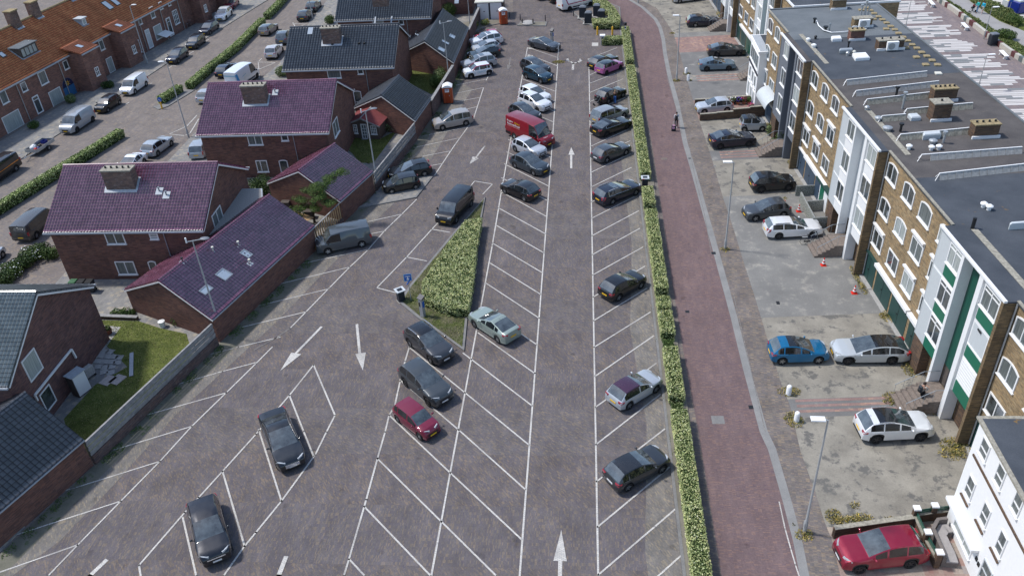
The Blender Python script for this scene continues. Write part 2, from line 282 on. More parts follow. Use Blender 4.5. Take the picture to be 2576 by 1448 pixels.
M['leaf_dune'] = leaf('dune_grass', [(0.0, (0.05, 0.08, 0.02, 1)), (0.5, (0.13, 0.18, 0.05, 1)), (1.0, (0.33, 0.33, 0.15, 1))])
M['leaf_dry'] = leaf('dry_weeds', [(0.0, (0.09, 0.1, 0.03, 1)), (0.5, (0.28, 0.23, 0.09, 1)), (0.85, (0.45, 0.36, 0.16, 1)), (1.0, (0.6, 0.42, 0.03, 1))])
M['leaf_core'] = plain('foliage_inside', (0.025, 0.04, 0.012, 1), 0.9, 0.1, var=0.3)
M['bark'] = plain('bark', (0.07, 0.055, 0.04, 1), 0.9, 0.2, var=0.3)
M['flower_y'] = plain('yellow_flowers', (0.7, 0.5, 0.02, 1), 0.7, 0.2, var=0.1)
class MB:
 def __init__(s): s.v = []; s.f = []; s.m = []; s.mi = 0
 def add(s, vs, fs):
  b = len(s.v); s.v += [tuple(float(c) for c in p) for p in vs]
  for f in fs: s.f.append(tuple(b+i for i in f)); s.m.append(s.mi)
  return s
 def poly(s, pts): return s.add(pts, [tuple(range(len(pts)))])
 def box(s, x0, y0, z0, x1, y1, z1):
  if x0 > x1: x0, x1 = x1, x0
  if y0 > y1: y0, y1 = y1, y0
  if z0 > z1: z0, z1 = z1, z0
  return s.add([(x0,y0,z0),(x1,y0,z0),(x1,y1,z0),(x0,y1,z0),(x0,y0,z1),(x1,y0,z1),(x1,y1,z1),(x0,y1,z1)],
                     [(3,2,1,0),(4,5,6,7),(0,1,5,4),(1,2,6,5),(2,3,7,6),(3,0,4,7)])
 def rbox(s, x0, y0, z0, x1, y1, z1, r=0.03):
  """box with chamfered vertical and top edges"""
  a = [(x0+r,y0),(x1-r,y0),(x1,y0+r),(x1,y1-r),(x1-r,y1),(x0+r,y1),(x0,y1-r),(x0,y0+r)]
  i = lambda d: [(min(max(x,x0+r+d),x1-r-d), min(max(y,y0+r+d),y1-r-d)) for x, y in a]
  n = 8; t = [(x,y,z0) for x,y in a]+[(x,y,z1-r) for x,y in a]+[(x,y,z1) for x,y in i(0)]
  fs = [tuple(range(n-1,-1,-1)), tuple(range(2*n,3*n))]
  for k in range(2):
   for j in range(n): fs.append((k*n+j, k*n+(j+1)%n, (k+1)*n+(j+1)%n, (k+1)*n+j))
  return s.add(t, fs)
 def prism(s, pts, z0, z1):
  """plan polygon extruded; z0/z1 may be callables"""
  n = len(pts); a = sum(pts[i][0]*pts[(i+1)%n][1]-pts[(i+1)%n][0]*pts[i][1] for i in range(n))
  if a < 0: pts = pts[::-1]
  f0 = z0 if callable(z0) else (lambda x, y: z0); f1 = z1 if callable(z1) else (lambda x, y: z1)
  t = [(p[0],p[1],f0(p[0],p[1])) for p in pts]+[(p[0],p[1],f1(p[0],p[1])) for p in pts]
  fs = [tuple(range(n-1,-1,-1)), tuple(range(n,2*n))]+[(j,(j+1)%n,n+(j+1)%n,n+j) for j in range(n)]
  return s.add(t, fs)
 def tube(s, p0, p1, r0, r1=None, n=8, cap=True):
  r1 = r0 if r1 is None else r1
  p0 = Vector(p0); p1 = Vector(p1); d = (p1-p0)
  if d.length < 1e-6: return s
  q = d.to_track_quat('Z', 'Y'); x = q @ Vector((1,0,0)); y = q @ Vector((0,1,0))
  t = [p0+(x*math.cos(2*math.pi*k/n)+y*math.sin(2*math.pi*k/n))*r0 for k in range(n)]+[p1+(x*math.cos(2*math.pi*k/n)+y*math.sin(2*math.pi*k/n))*r1 for k in range(n)]
  fs = [(k,(k+1)%n,n+(k+1)%n,n+k) for k in range(n)]
  if cap: fs += [tuple(range(n-1,-1,-1)), tuple(range(n,2*n))]
  return s.add(t, fs)
 def path(s, pts, r, n=6):
  for a, b in zip(pts[:-1], pts[1:]): s.tube(a, b, r, r, n)
  return s
 def lathe(s, prof, cx=0, cy=0, n=14):
  t = []; m = len(prof)
  for r, z in prof:
   for k in range(n): t.append((cx+r*math.cos(2*math.pi*k/n), cy+r*math.sin(2*math.pi*k/n), z))
  fs = [(j*n+k, j*n+(k+1)%n, (j+1)*n+(k+1)%n, (j+1)*n+k) for j in range(m-1) for k in range(n)]
  fs += [tuple(range(n-1,-1,-1)), tuple((m-1)*n+k for k in range(n))]
  return s.add(t, fs)
 def ell(s, c, r, n=10, m=6):
  t = []; fs = []
  for j in range(m+1):
   a = -math.pi/2+math.pi*j/m
   for k in range(n): t.append((c[0]+r[0]*math.cos(a)*math.cos(2*math.pi*k/n), c[1]+r[1]*math.cos(a)*math.sin(2*math.pi*k/n), c[2]+r[2]*math.sin(a)))
  for j in range(m):
   for k in range(n): fs.append((j*n+k, j*n+(k+1)%n, (j+1)*n+(k+1)%n, (j+1)*n+k))
  return s.add(t, fs)
 def beam(s, a, b, w_, h_):
  """rectangular bar from a to b, w_ horizontal, h_ vertical, centred"""
  a = Vector(a); b = Vector(b); d = (b-a).normalized(); up = Vector((0,0,1))
  if abs(d.z) > 0.95: up = Vector((1,0,0))
  x = d.cross(up).normalized()*w_/2; y = x.cross(d).normalized()*h_/2
  t = [a-x-y, a+x-y, a+x+y, a-x+y, b-x-y, b+x-y, b+x+y, b-x+y]
  return s.add(t, [(3,2,1,0),(4,5,6,7),(0,1,5,4),(1,2,6,5),(2,3,7,6),(3,0,4,7)])
 def build(s, name, mats, parent=None, off=None, smooth=None, loc=None):
  me = bpy.data.meshes.new(name)
  v = s.v
  if off is not None: v = [(p[0]-off[0], p[1]-off[1], p[2]-off[2]) for p in v]
  me.from_pydata(v, [], s.f)
  if not isinstance(mats, (list, tuple)): mats = [mats]
  for m in mats: me.materials.append(m)
  if len(mats) > 1: me.polygons.foreach_set('material_index', s.m)
  me.validate(); me.update()
  auto_uv(me)
  if smooth:
   me.shade_smooth(); me.set_sharp_from_angle(angle=R(smooth))
  o = bpy.data.objects.new(name, me); COL.objects.link(o)
  if parent is not None: o.parent = parent
  if loc is not None: o.location = loc
  return o
def auto_uv(me):
 uv = me.uv_layers.new(name='UVMap'); n = len(me.loops)
 co = np.empty(len(me.vertices)*3, np.float32); me.vertices.foreach_get('co', co); co = co.reshape(-1, 3)
 vi = np.empty(n, np.int32); me.loops.foreach_get('vertex_index', vi)
 nr = np.empty(len(me.polygons)*3, np.float32); me.polygons.foreach_get('normal', nr); nr = nr.reshape(-1, 3)
 lt = np.empty(len(me.polygons), np.int32); me.polygons.foreach_get('loop_total', lt)
 nl = np.repeat(nr, lt, axis=0)
 if len(nl) != n: return
 u = np.stack([-nl[:,1], nl[:,0], np.zeros(n)], 1); ln = np.linalg.norm(u, axis=1)
 flat = (np.abs(nl[:,2]) > 0.97) | (ln < 1e-5); ln[ln < 1e-5] = 1
 u = u/ln[:,None]; u[flat] = (1,0,0); vv = np.cross(nl, u); vv[flat] = (0,1,0)
 p = co[vi]; out = np.stack([(p*u).sum(1), (p*vv).sum(1)], 1).astype(np.float32)
 uv.data.foreach_set('uv', out.ravel())
def tag(o, label=None, cat=None, group=None, kind=None):
 if label: o['label'] = label
 if cat: o['category'] = cat
 if group: o['group'] = group
 if kind: o['kind'] = kind
 return o
def thing(name, loc, label, cat, group=None, rz=0.0):
 o = bpy.data.objects.new(name, None); COL.objects.link(o); o.empty_display_size = 0.3
 o.location = tuple(float(c) for c in loc); o.rotation_euler = (0, 0, rz)
 return tag(o, label, cat, group)
def struct(name, mb, mat): return tag(mb.build(name, mat), kind='structure')
def sheet(name, pts, z, mat, kind='structure'):
 """a flat ground sheet from plan points"""
 n = len(pts); a = sum(pts[i][0]*pts[(i+1)%n][1]-pts[(i+1)%n][0]*pts[i][1] for i in range(n))
 if a < 0: pts = pts[::-1]
 mb = MB(); mb.poly([(p[0], p[1], z) for p in pts]); o = mb.build(name, mat); tag(o, kind=kind); return o
def gp(*px): return [G(*p)[:2] for p in px]
def quads_obj(name, P, mat, parent=None, extra_mats=None, mi=None):
 """P: (N,4,3) array of quads -> one mesh"""
 N = len(P); me = bpy.data.meshes.new(name)
 me.vertices.add(N*4); me.vertices.foreach_set('co', P.reshape(-1).astype(np.float32))
 me.loops.add(N*4); me.loops.foreach_set('vertex_index', np.arange(N*4, dtype=np.int32))
 me.polygons.add(N); me.polygons.foreach_set('loop_start', np.arange(0, N*4, 4, dtype=np.int32)); me.polygons.foreach_set('loop_total', np.full(N, 4, np.int32))
 me.materials.append(mat)
 for m in (extra_mats or []): me.materials.append(m)
 if mi is not None: me.polygons.foreach_set('material_index', mi.astype(np.int32))
 me.update(); me.validate()
 o = bpy.data.objects.new(name, me); COL.objects.link(o)
 if parent is not None: o.parent = parent
 return o
def leaf_quads(C, Nrm, size, jit=0.9, aspect=0.6):
 """leaf cards at points C, roughly facing Nrm"""
 n = len(C); Nn = Nrm+np.random.normal(0, jit, (n, 3)); Nn /= np.linalg.norm(Nn, axis=1)[:,None]+1e-9
 A = np.cross(Nn, np.random.normal(0, 1, (n, 3))); A /= np.linalg.norm(A, axis=1)[:,None]+1e-9
 B = np.cross(Nn, A); s = (size*np.random.uniform(0.6, 1.35, n))[:,None]
 A = A*s; B = B*s*aspect
 return np.stack([C-A, C-B*0.9, C+A, C+B*0.9], 1)
def blob_pts(n, c, r, shell=0.55):
 d = np.random.normal(0, 1, (n, 3)); d /= np.linalg.norm(d, axis=1)[:,None]
 rr = (shell+(1-shell)*np.random.rand(n)**0.5)[:,None]
 return np.array(c)+d*rr*np.array(r), d
# ================================================================== setting: ground
def yline(y0, x): return y0+0.055*(x-12.6)
FX = lambda y: 22.55-0.0689*(y-46.8)          # west face of the apartment block
BND = [(-37.2,18.0),(-33.55,29.9),(-31.6,35.8),(-27.85,48.4),(-23.7,61.9),(-22.45,66.4),(-20.65,72.3),(-18.5,84.4),(-17.7,90.6),(-16.6,102.4),(-16.2,116.1),(-15.7,123.5)]
sheet('ground', [(-420,-60),(420,-60),(420,700),(-420,700)], 0.0, M['pave_street'])
sheet('car_park_paving', [(BND[0][0],15),(5.0,15),(5.0,140),(-16,160)]+[(p[0]+0.02,p[1]) for p in BND[::-1]], 0.004, M['pave_c'])
LOTX0, LOTX1 = -33, 4.98
def lot_x(y):
 for a, b in zip(BND[:-1], BND[1:]):
  if a[1] <= y <= b[1]: return a[0]+(b[0]-a[0])*(y-a[1])/(b[1]-a[1])+0.05
 return -15.7
k = 0
for y0, y1, m in ((28.75,33.0,'pave_a'),(37.1,41.3,'pave_b'),(41.3,45.4,'pave_a'),(49.6,54.0,'pave_b'),(58.5,63.0,'pave_a'),(63.0,68.0,'pave_b'),(74,80,'pave_a'),(86,93,'pave_b'),(99,106,'pave_a')):
 sheet('paving_band', [(lot_x(y0),y0),(4.98,y0),(4.98,y1),(lot_x(y1),y1)], 0.008, M[m])
dust_in = gp((30,1448),(150,1360),(290,1215),(440,1045),(560,935),(690,815),(850,650),(935,565),(1050,455),(1110,360),(1160,270))
sheet('dusty_bay_paving', [(lot_x(p[1])+0.02, p[1]) for p in BND[0:10]]+[(-13.9,99)]+[tuple(p) for p in dust_in[::-1]]+[(-33,20)], 0.011, M['pave_dust'])
sheet('dusty_kerb_paving', [(3.5,20),(4.97,20),(4.97,104),(4.0,104),(3.6,80),(3.9,62),(3.2,50),(3.8,40),(3.1,30)], 0.011, M['pave_dust'])
sheet('wall_foot_dirt', [(p[0]+0.03,p[1]) for p in BND[0:11]]+[(p[0]+w_,p[1]) for p, w_ in zip(BND[0:11][::-1], (1.6,1.2,0.9,1.1,0.8,1.0,1.3,1.6,1.2,1.5,1.6))], 0.014, M['dirt'])
sheet('yard_paving_north', gp((1150,68),(1262,66),(1290,30),(1290,-20),(1190,-20)), 0.011, M['pave_side'])
mb = MB(); mb.box(4.98,15,0,5.16,119.5,0.12); struct('kerb', mb, M['kerb'])
mb = MB(); mb.box(5.16,15,0,6.55,119.5,0.10); struct('hedge_bed', mb, M['earth'])
redL = gp((1513,0),(1538,20),(1563,50),(1575,75),(1588,112),(1604,160),(1640,362),(1668,549),(1693,724),(1722,900),(1757,1086),(1815,1448))
redR = gp((1580,0),(1613,20),(1645,50),(1656,70),(1664,100),(1668,135),(1678,187),(1698,262),(1718,362),(1738,430),(1763,522),(1788,612),(1818,724),(1838,799),(1868,924),(1888,999),(1911,1086),(1932,1131),(1969,1261),(1995,1361),(2012,1448))
rl = [(-16,175),(redL[0][0]-1.5,redL[0][1]+8)]+[tuple(p) for p in redL]+[(6.7,15)]
rr = [(-8,185),(redR[0][0]-1.3,redR[0][1]+8)]+[tuple(p) for p in redR]+[(11.3,15)]
sheet('grey_road_margin', [(6.56,15),(6.56,100),(6.4,119)]+[(5.2,124),(3,131),(0,139)]+rl[::-1][0:0]+[(8,139),(9.6,120),(9.6,15)], 0.012, M['pave_side'])
sheet('red_road', rl+rr[::-1], 0.018, M['pave_red'])
gut = [(p[0]+0.5,p[1]+0.12) for p in rr]
sheet('gutter', rr+gut[::-1], 0.022, M['gutter'])
bnd = [tuple(p) for p in gp((1612,0),(1653,22),(1693,82),(1710,135),(1733,217),(1758,300),(1793,407),(1818,495),(1845,575),(1870,657),(1898,744),(1932,857),(1964,962),(1987,1019),(2014,1136),(2052,1241),(2072,1306),(2094,1361),(2114,1448))]
bnd = [(-2,175),(6.0,150)]+bnd+[(13.2,15)]
sheet('footway', gut+bnd[::-1], 0.014, M['pave_side'])
def by(px): return G(*px)[1]
cuts = [(150,'conc_beige'),(by((1695,84)),'conc_grey'),(by((1700,95)),'pave_redtile'),(by((1708,133)),'conc_dark'),(by((1722,190)),'pave_tile'),(by((1730,208)),'conc_dark'),
  (by((1750,253)),'pave_redtile'),(by((1764,300)),'conc_beige'),(by((1780,380)),'conc_dark'),(by((1792,405)),'conc_beige'),(by((1818,495)),'conc_grey'),(by((1868,652)),'conc_grey'),
  (by((1911,799)),'conc_beige'),(by((1982,1004)),'conc_dark'),(by((1996,1050)),'conc_beige'),(by((2070,1325)),'pave_check'),(10,'')]
for i in range(len(cuts)-1):
 y1, m = cuts[i]; y0 = cuts[i+1][0]
 xl = lambda y: np.interp(y, [p[1] for p in bnd[::-1]], [p[0] for p in bnd[::-1]])
 pts = [(xl(y1), y1)]+[p for p in bnd if y0 < p[1] < y1]+[(xl(y0), y0)]
 if y1 > 110: rx = lambda y: 24.0
 else: rx = lambda y: 24.5
 sheet('forecourt', pts+[(rx(y0), yline(y0, rx(y0))),(rx(y1), yline(y1, rx(y1)))], 0.010 if i % 2 else 0.006, M[m])
for ya, yb, n in ((by((1982,1006)), by((1996,1046)), 6), (by((1781,383)), by((1791,403)), 6), (by((1722,192)), by((1730,207)), 5)):
 mb = MB()
 for k in range(n):
  if k % 2 == 0:
   a = ya+(yb-ya)*k/n; b = ya+(yb-ya)*(k+1)/n
   mb.poly([(13.6,yline(b,13.6),0.016),(21.4,yline(b,21.4),0.016),(21.4,yline(a,21.4),0.016),(13.6,yline(a,13.6),0.016)])
 struct('paving_stripe', mb, M['pave_redtile'])
def line_mb(mb, pts, w_=0.1, z=0.026):
 P = [np.array(p[:2]) for p in pts]
 for a, b in zip(P[:-1], P[1:]):
  d = b-a; L = np.linalg.norm(d)
  if L < 0.05: continue
  d /= L; n = np.array([-d[1], d[0]])*w_/2; a2 = a-d*w_*0.4; b2 = b+d*w_*0.4
  k = max(1, int(L/3));
  for j in range(k):
   p = a2+(b2-a2)*j/k; q = a2+(b2-a2)*(j+1)/k
   mb.poly([tuple(p-n)+(z,), tuple(q-n)+(z,), tuple(q+n)+(z,), tuple(p+n)+(z,)][::1])
def lines_obj(name, lst, w_=0.1, mat='mark', z=0.026):
 mb = MB()
 for l in lst: line_mb(mb, gp(*l), w_, z)
 return struct(name, mb, M[mat])
x0 = 0.51
RA = [(x0, 27),(x0, 108.3)]
mb = MB(); line_mb(mb, [(x0,18),(x0,108.2)], 0.11); struct('aisle_line_east', mb, M['mark'])
mb = MB(); line_mb(mb, [(-3.75,18),(-3.70,28),(-3.66,45),(-3.6,61),(-3.55,82),(-3.56,113.4)], 0.11); struct('aisle_line_west', mb, M['mark'])
mb = MB(); line_mb(mb, [(-8.55,22),(-8.47,31.8),(-8.3,50),(-8.18,62),(-8.16,74),(-7.99,97.7),(-7.87,113.7)], 0.11); struct('bay_line_middle', mb, M['mark'])
R_ends = [((1478,150),(1552,121)),((1480,170),(1500,163)),((1481,190.5),(1510,177)),((1482,211),(1565.5,179)),((1482.5,234),(1567,199.5)),((1482,257.5),(1568,221)),((1483,284.5),(1573,246)),((1484,310),(1575,272)),((1484,339),(1578,298)),
 ((1485.5,369),(1582,325)),((1487,400),(1585,355)),((1487,434),(1587,387)),((1487,471),(1588,422)),((1488,508.5),(1597,457)),((1488,549.7),(1597,494.7)),((1489,593.5),(1606,531)),((1490,641),(1609,575)),((1491,692),(1617,622)),
 ((1492,747.5),(1622,670)),((1493,807),(1627,725.6)),((1494,873.7),(1635.5,785.6)),((1497,946.4),(1644,845)),((1498,1024),(1650.5,914)),((1499,1118),(1661,992)),((1500.5,1211),(1672,1079)),((1503,1325),(1684,1175)),((1504,1446),(1700.5,1278.6)),((1508,1580),(1714,1396))]
lines_obj('bay_lines_east', R_ends)
M_ends = [((1327,120),(1404,146)),((1324,136),(1403,167)),((1318,180),(1398,209)),((1313,199),(1397,230.5)),((1307,220),(1395.5,255)),((1303,244),(1393,280)),((1298,268),(1392,307.5)),((1293,294),(1390,335)),((1287,325),(1388,367)),((1279,352),(1384.5,396)),
 ((1275,383),(1382,431)),((1269,413),(1379.5,468.5)),((1262,448),(1377.5,505)),((1259,482),(1374,544.7)),((1254,523.5),(1372,588.5)),((1248,567),(1368.5,636.5)),((1239,612),(1364,686)),((1233,662),(1360.5,740.7)),((1222,712),(1357,800.7)),((1211,772),(1350.5,867)),((1202.7,837),(1345.5,939.4)),
 ((1165,888),(1339,1020.7)),((1030,874),(1169,987),(1330.5,1118.6)),((1008,957),(1155,1082),(1322,1231)),((979,1044),(1133,1189),(1312,1356)),((950,1153.6),(1110,1311),(1249,1448),(1303,1498)),((916.5,1273.6),(1084,1448),(1180,1545)),((879,1406),(918,1448),(1040,1560))]
lines_obj('bay_lines_centre', M_ends)
lines_obj('bay_line_west', [((1030,872),(1019,909),(1006.5,959),(993,1022),(979,1044),(969,1086),(950,1152),(921.5,1256),(916.5,1273.6),(878,1406),(865,1448),(848,1510))], 0.11)
lines_obj('wall_bay_line', [((1216.5,221),(1190,302.5),(1146.5,362),(1134,380),(1093,442)),((1048,502),(1011.5,538.5),(966.5,582),(925,629.7),(880,672),(829,724),(770,784.4),(730,825.6)),((685,873),(644,914.4),(570,987),(482.5,1072),(402.5,1160),(304,1260),(195,1371),(121,1448),(60,1515)),((1228,193),(1223,203)),((1248,72),(1242,84))])
lines_obj('wall_bay_line_worn', [((730,825.6),(696,849),(640,880)),((1216,172),(1232,118))], 0.11, 'mark_faint')
WB = [((1224,200),(1146,215)),((1216.5,221),(1145,236)),((1206.5,246),(1145,257.5)),((1199,269.5),(1140,283)),((1178,320),(1064,342.5)),((1154,348),(1041,372)),((1135,380),(1064,393.5)),((1114,412),(1085,417)),((1013,538.5),(926.5,558)),((969,581.5),(905,594)),((925,628),(754,664.7)),((880,672),(696.5,716)),((826.5,727),(649,769.4)),((770,784.4),(602.5,824.4)),((705,848),(600,873)),((643.5,912),(560,934)),((569,988),(360,1046)),((482.5,1072),(287.5,1131)),((402.5,1160),(190,1226)),((304,1260),(40,1345)),((195,1370),(0,1438.6))]
lines_obj('wall_bay_lines', WB, 0.09)
lines_obj('wall_bay_lines_worn', [((600,873),(486,902)),((560,934),(410,977)),((360,1046),(320,1057)),((190,1226),(137,1241)),((696,716),(655,727)),((649,769),(630,775))], 0.09, 'mark_worn')
lines_obj('taxi_bay_lines', [((789,918),(728,994.4),(644,1092),(560,1185),(500,1251),(465,1288.6),(350,1421),(356,1460),(372,1530)),((789,918),(843,1044.4),(821.5,1086),(793,1143.6),(708,1260),(644,1338.6),(615,1373.6),(562.5,1448),(500,1530)),((728,994),(764,1085),(789,1147)),((651,1080),(708,1258.6)),((560,1185),(615,1371)),((460,1301),(494,1448),(515,1540))], 0.11)
lines_obj('small_bay_lines', [((1185,467),(1194,456),(1239,463.5),(1215,488.5)),((1104,558.5),(1086.5,577),(1023,647),(948,724),(1003,738)),((1086.5,577),(1131.5,584.7)),((1023,647),(1073,656.7)),((1185,467),(1104,558.5))], 0.1)
def arrow(name, tail, neck, hl, hr, tip, w_=0.2, mat='mark'):
 mb = MB(); line_mb(mb, gp(tail, neck), w_, 0.026)
 a, b, c = gp(hl, hr, tip); pts = [tuple(a)+(0.03,), tuple(b)+(0.03,), tuple(c)+(0.03,)]
 cr = (b[0]-a[0])*(c[1]-a[1])-(b[1]-a[1])*(c[0]-a[0])
 mb.poly(pts if cr > 0 else pts[::-1]); struct(name, mb, M[mat])
arrow('arrow_marking', (808,823),(743,890),(733,887),(758,891),(705,933))
arrow('arrow_marking', (898,817),(905,889),(894,890.6),(920.5,886.5),(913,932))
arrow('arrow_marking', (1437,423),(1437,390),(1430,390),(1445.5,390),(1437,371), 0.22)
arrow('arrow_marking', (1408,1480),(1409.5,1410),(1392,1410),(1426,1411),(1412,1332), 0.22)
arrow('arrow_marking', (1219,368.5),(1198,396),(1189,394),(1205,399),(1181.5,413.5), 0.18, 'mark_worn')
arrow('arrow_marking', (1284,146),(1281,166),(1275,163),(1287,166),(1277,176), 0.15, 'mark_faint')
mb = MB(); line_mb(mb, gp((1441,176),(1442,160)), 0.3); line_mb(mb, gp((1442,161),(1452,157),(1462,153)), 0.28); line_mb(mb, gp((1442,161),(1434,155),(1426,153)), 0.28)
for a, b, c in (((1424,150),(1430,147),(1432,158)), ((1459,147),(1463,155),(1455,159))):
 a, b, c = gp(a, b, c); cr = (b[0]-a[0])*(c[1]-a[1])-(b[1]-a[1])*(c[0]-a[0]); t = [tuple(q)+(0.03,) for q in ((a,b,c) if cr > 0 else (a,c,b))]; mb.poly(t)
struct('turn_arrow_marking', mb, M['mark_worn'])
lines_obj('stub_marking', [((266,1410),(226,1448),(190,1485)),((719,1402),(701,1448),(688,1485))], 0.26)
lines_obj('road_edge_line', [((1960,1262),(1975,1330),(1989,1380),(2001,1420),(2010,1448))], 0.07)
lines_obj('road_edge_line_worn', [((1678,195),(1700,270),(1716,340)),((1735,372),(1745,430),(1772,540),(1790,640)),((1845,740),(1875,870),(1905,1000),(1925,1086))], 0.05, 'mark_faint')
for px in ((1329,122),(1326,142)):
 c = G(*px); mb = MB(); mb.poly([(c[0],c[1]-0.35,0.03),(c[0]+0.8,c[1]-0.45,0.03),(c[0]+0.8,c[1]+0.25,0.03),(c[0],c[1]+0.35,0.03)]); struct('bay_number_patch', mb, M['mark_worn'])
mbp = [G(*q)[:2] for q in ((1489,108),(1505,108),(1505,117),(1489,117))]
sheet('white_ground_slab', mbp, 0.02, M['mark'])
for px, w_, h_, mm in (((1798,418),0.25,0.35,'kerb'),((1957,762),0.25,0.4,'black'),((1729,784),0.3,0.3,'black'),((1806,1056),0.8,0.75,'kerb'),((1889,1024),0.3,0.35,'black'),((1671,400),0.6,0.45,'pave_side'),((1735,399),0.25,0.25,'black'),((1795,637),0.35,0.4,'black')):
 c = G(*px); mb = MB(); mb.poly([(c[0]-w_/2,c[1]-h_/2,0.026),(c[0]+w_/2,c[1]-h_/2,0.026),(c[0]+w_/2,c[1]+h_/2,0.026),(c[0]-w_/2,c[1]+h_/2,0.026)]); struct('drain_cover', mb, M[mm])
isl = [tuple(p) for p in gp((1221,497),(1206,587),(1184,724),(1168,884),(1049,799),(1004,762),(1029,722),(1130,600))]
mb = MB(); mb.prism(isl, 0, 0.12); struct('kerb_island', mb, M['kerb'])
cx_, cy_ = np.mean([p[0] for p in isl]), np.mean([p[1] for p in isl])
def inset(pts, d):
 out = []; n = len(pts); a = sum(pts[i][0]*pts[(i+1)%n][1]-pts[(i+1)%n][0]*pts[i][1] for i in range(n)); sg = 1 if a > 0 else -1
 for i in range(n):
  p0, p1, p2 = np.array(pts[i-1]), np.array(pts[i]), np.array(pts[(i+1)%n])
  d1 = (p1-p0)/np.linalg.norm(p1-p0); d2 = (p2-p1)/np.linalg.norm(p2-p1)
  n1 = np.array([-d1[1], d1[0]])*sg; n2 = np.array([-d2[1], d2[0]])*sg; b = n1+n2; b /= max(1e-6, np.linalg.norm(b)); out.append(tuple(p1+b*min(d/max(0.35, b@n1), 2.2*d)))
 return out
mb = MB(); mb.prism(inset(isl, 0.22), 0.02, 0.135); struct('island_soil', mb, rough_ground('island_soil', (0.07,0.065,0.04,1), (0.17,0.16,0.1,1), 0.8, 12, (0.07,0.09,0.025,1), (0.45,0.6)))
kb = [tuple(p) for p in gp((1089,446),(1048,498),(894,527))]+[(-21.0,70.2),(-19.9,76.2)]
mb = MB(); mb.prism(kb, 0, 0.11); struct('raised_bay_kerb', mb, M['kerb'])
mb = MB(); mb.prism(inset(kb, 0.16), 0.02, 0.115); struct('raised_bay_paving', mb, M['pave_tile'])
for name, px, mt in (('planted_island', ((1301,66),(1374,67),(1376,57),(1311,56)), 'earth'), ('bin_island', ((1440,32),(1462,52),(1486,66),(1494,70),(1540,71),(1563,66),(1560,20),(1500,-5)), 'pave_side'), ('weed_island', ((1150,93),(1186,84),(1232,66),(1262,60),(1260,52),(1195,52),(1150,62)), 'earth')):
 pp = [tuple(p) for p in gp(*px)]; mb = MB(); mb.prism(pp, 0, 0.12); struct('kerb_'+name, mb, M['kerb'])
 mb = MB(); mb.prism(inset(pp, 0.18), 0.02, 0.13); struct(name, mb, M[mt])
sheet('street_north_lane', [(-80,60),(-45.6,60),(-45.2,80),(-45.2,87),(-43.6,98),(-42,110),(-42.4,119),(-43,134),(-43,175),(-54,175),(-56.4,127.4),(-58.8,112),(-62.4,87),(-66.5,62)], 0.006, M['pave_street'])
kl = [tuple(p) for p in gp((-60,480),(20,424),(132,349),(260,268),(422,160),(560,72),(640,22),(700,-15))]
fwk = [(p[0]-6, p[1]) for p in kl]
mb = MB(); mb.prism(kl+fwk[::-1], 0, 0.1); struct('street_footway', mb, M['pave_tile'])
kr = [(-45.6,30),(-45.3,80.9),(-45.2,87),(-43.6,98),(-42,110),(-42.4,119),(-43,134),(-43,170)]
mb = MB(); mb.prism(kr+[(-16.4,170),(-16.4,116),(-17.2,103),(-18.4,90),(-19.2,84),(-21.3,72),(-23.1,66),(-24.4,62),(-28.6,48),(-32.2,36),(-36,20)], 0, 0.1); struct('house_plot_paving', mb, M['pave_tile'])
lines_obj('street_bay_marks', [((426,338),(470,318),(495,291)),((426,338),(465,342),(478,336),(500,300)),((737,58),(745,72),(772,60)),((737,60),(772,61)),((650,157),(693,158),(652,175)),((650,155),(652,197)),((650,156),(658,148)),
   ((408,160),(442,167)),((435,165),(425,172)),((325,258),(315,264)),((382,210),(372,216)),((487,130),(477,136)),((525,100),(517,106)),((560,60),(568,60)),((90,375),(78,384))], 0.13)
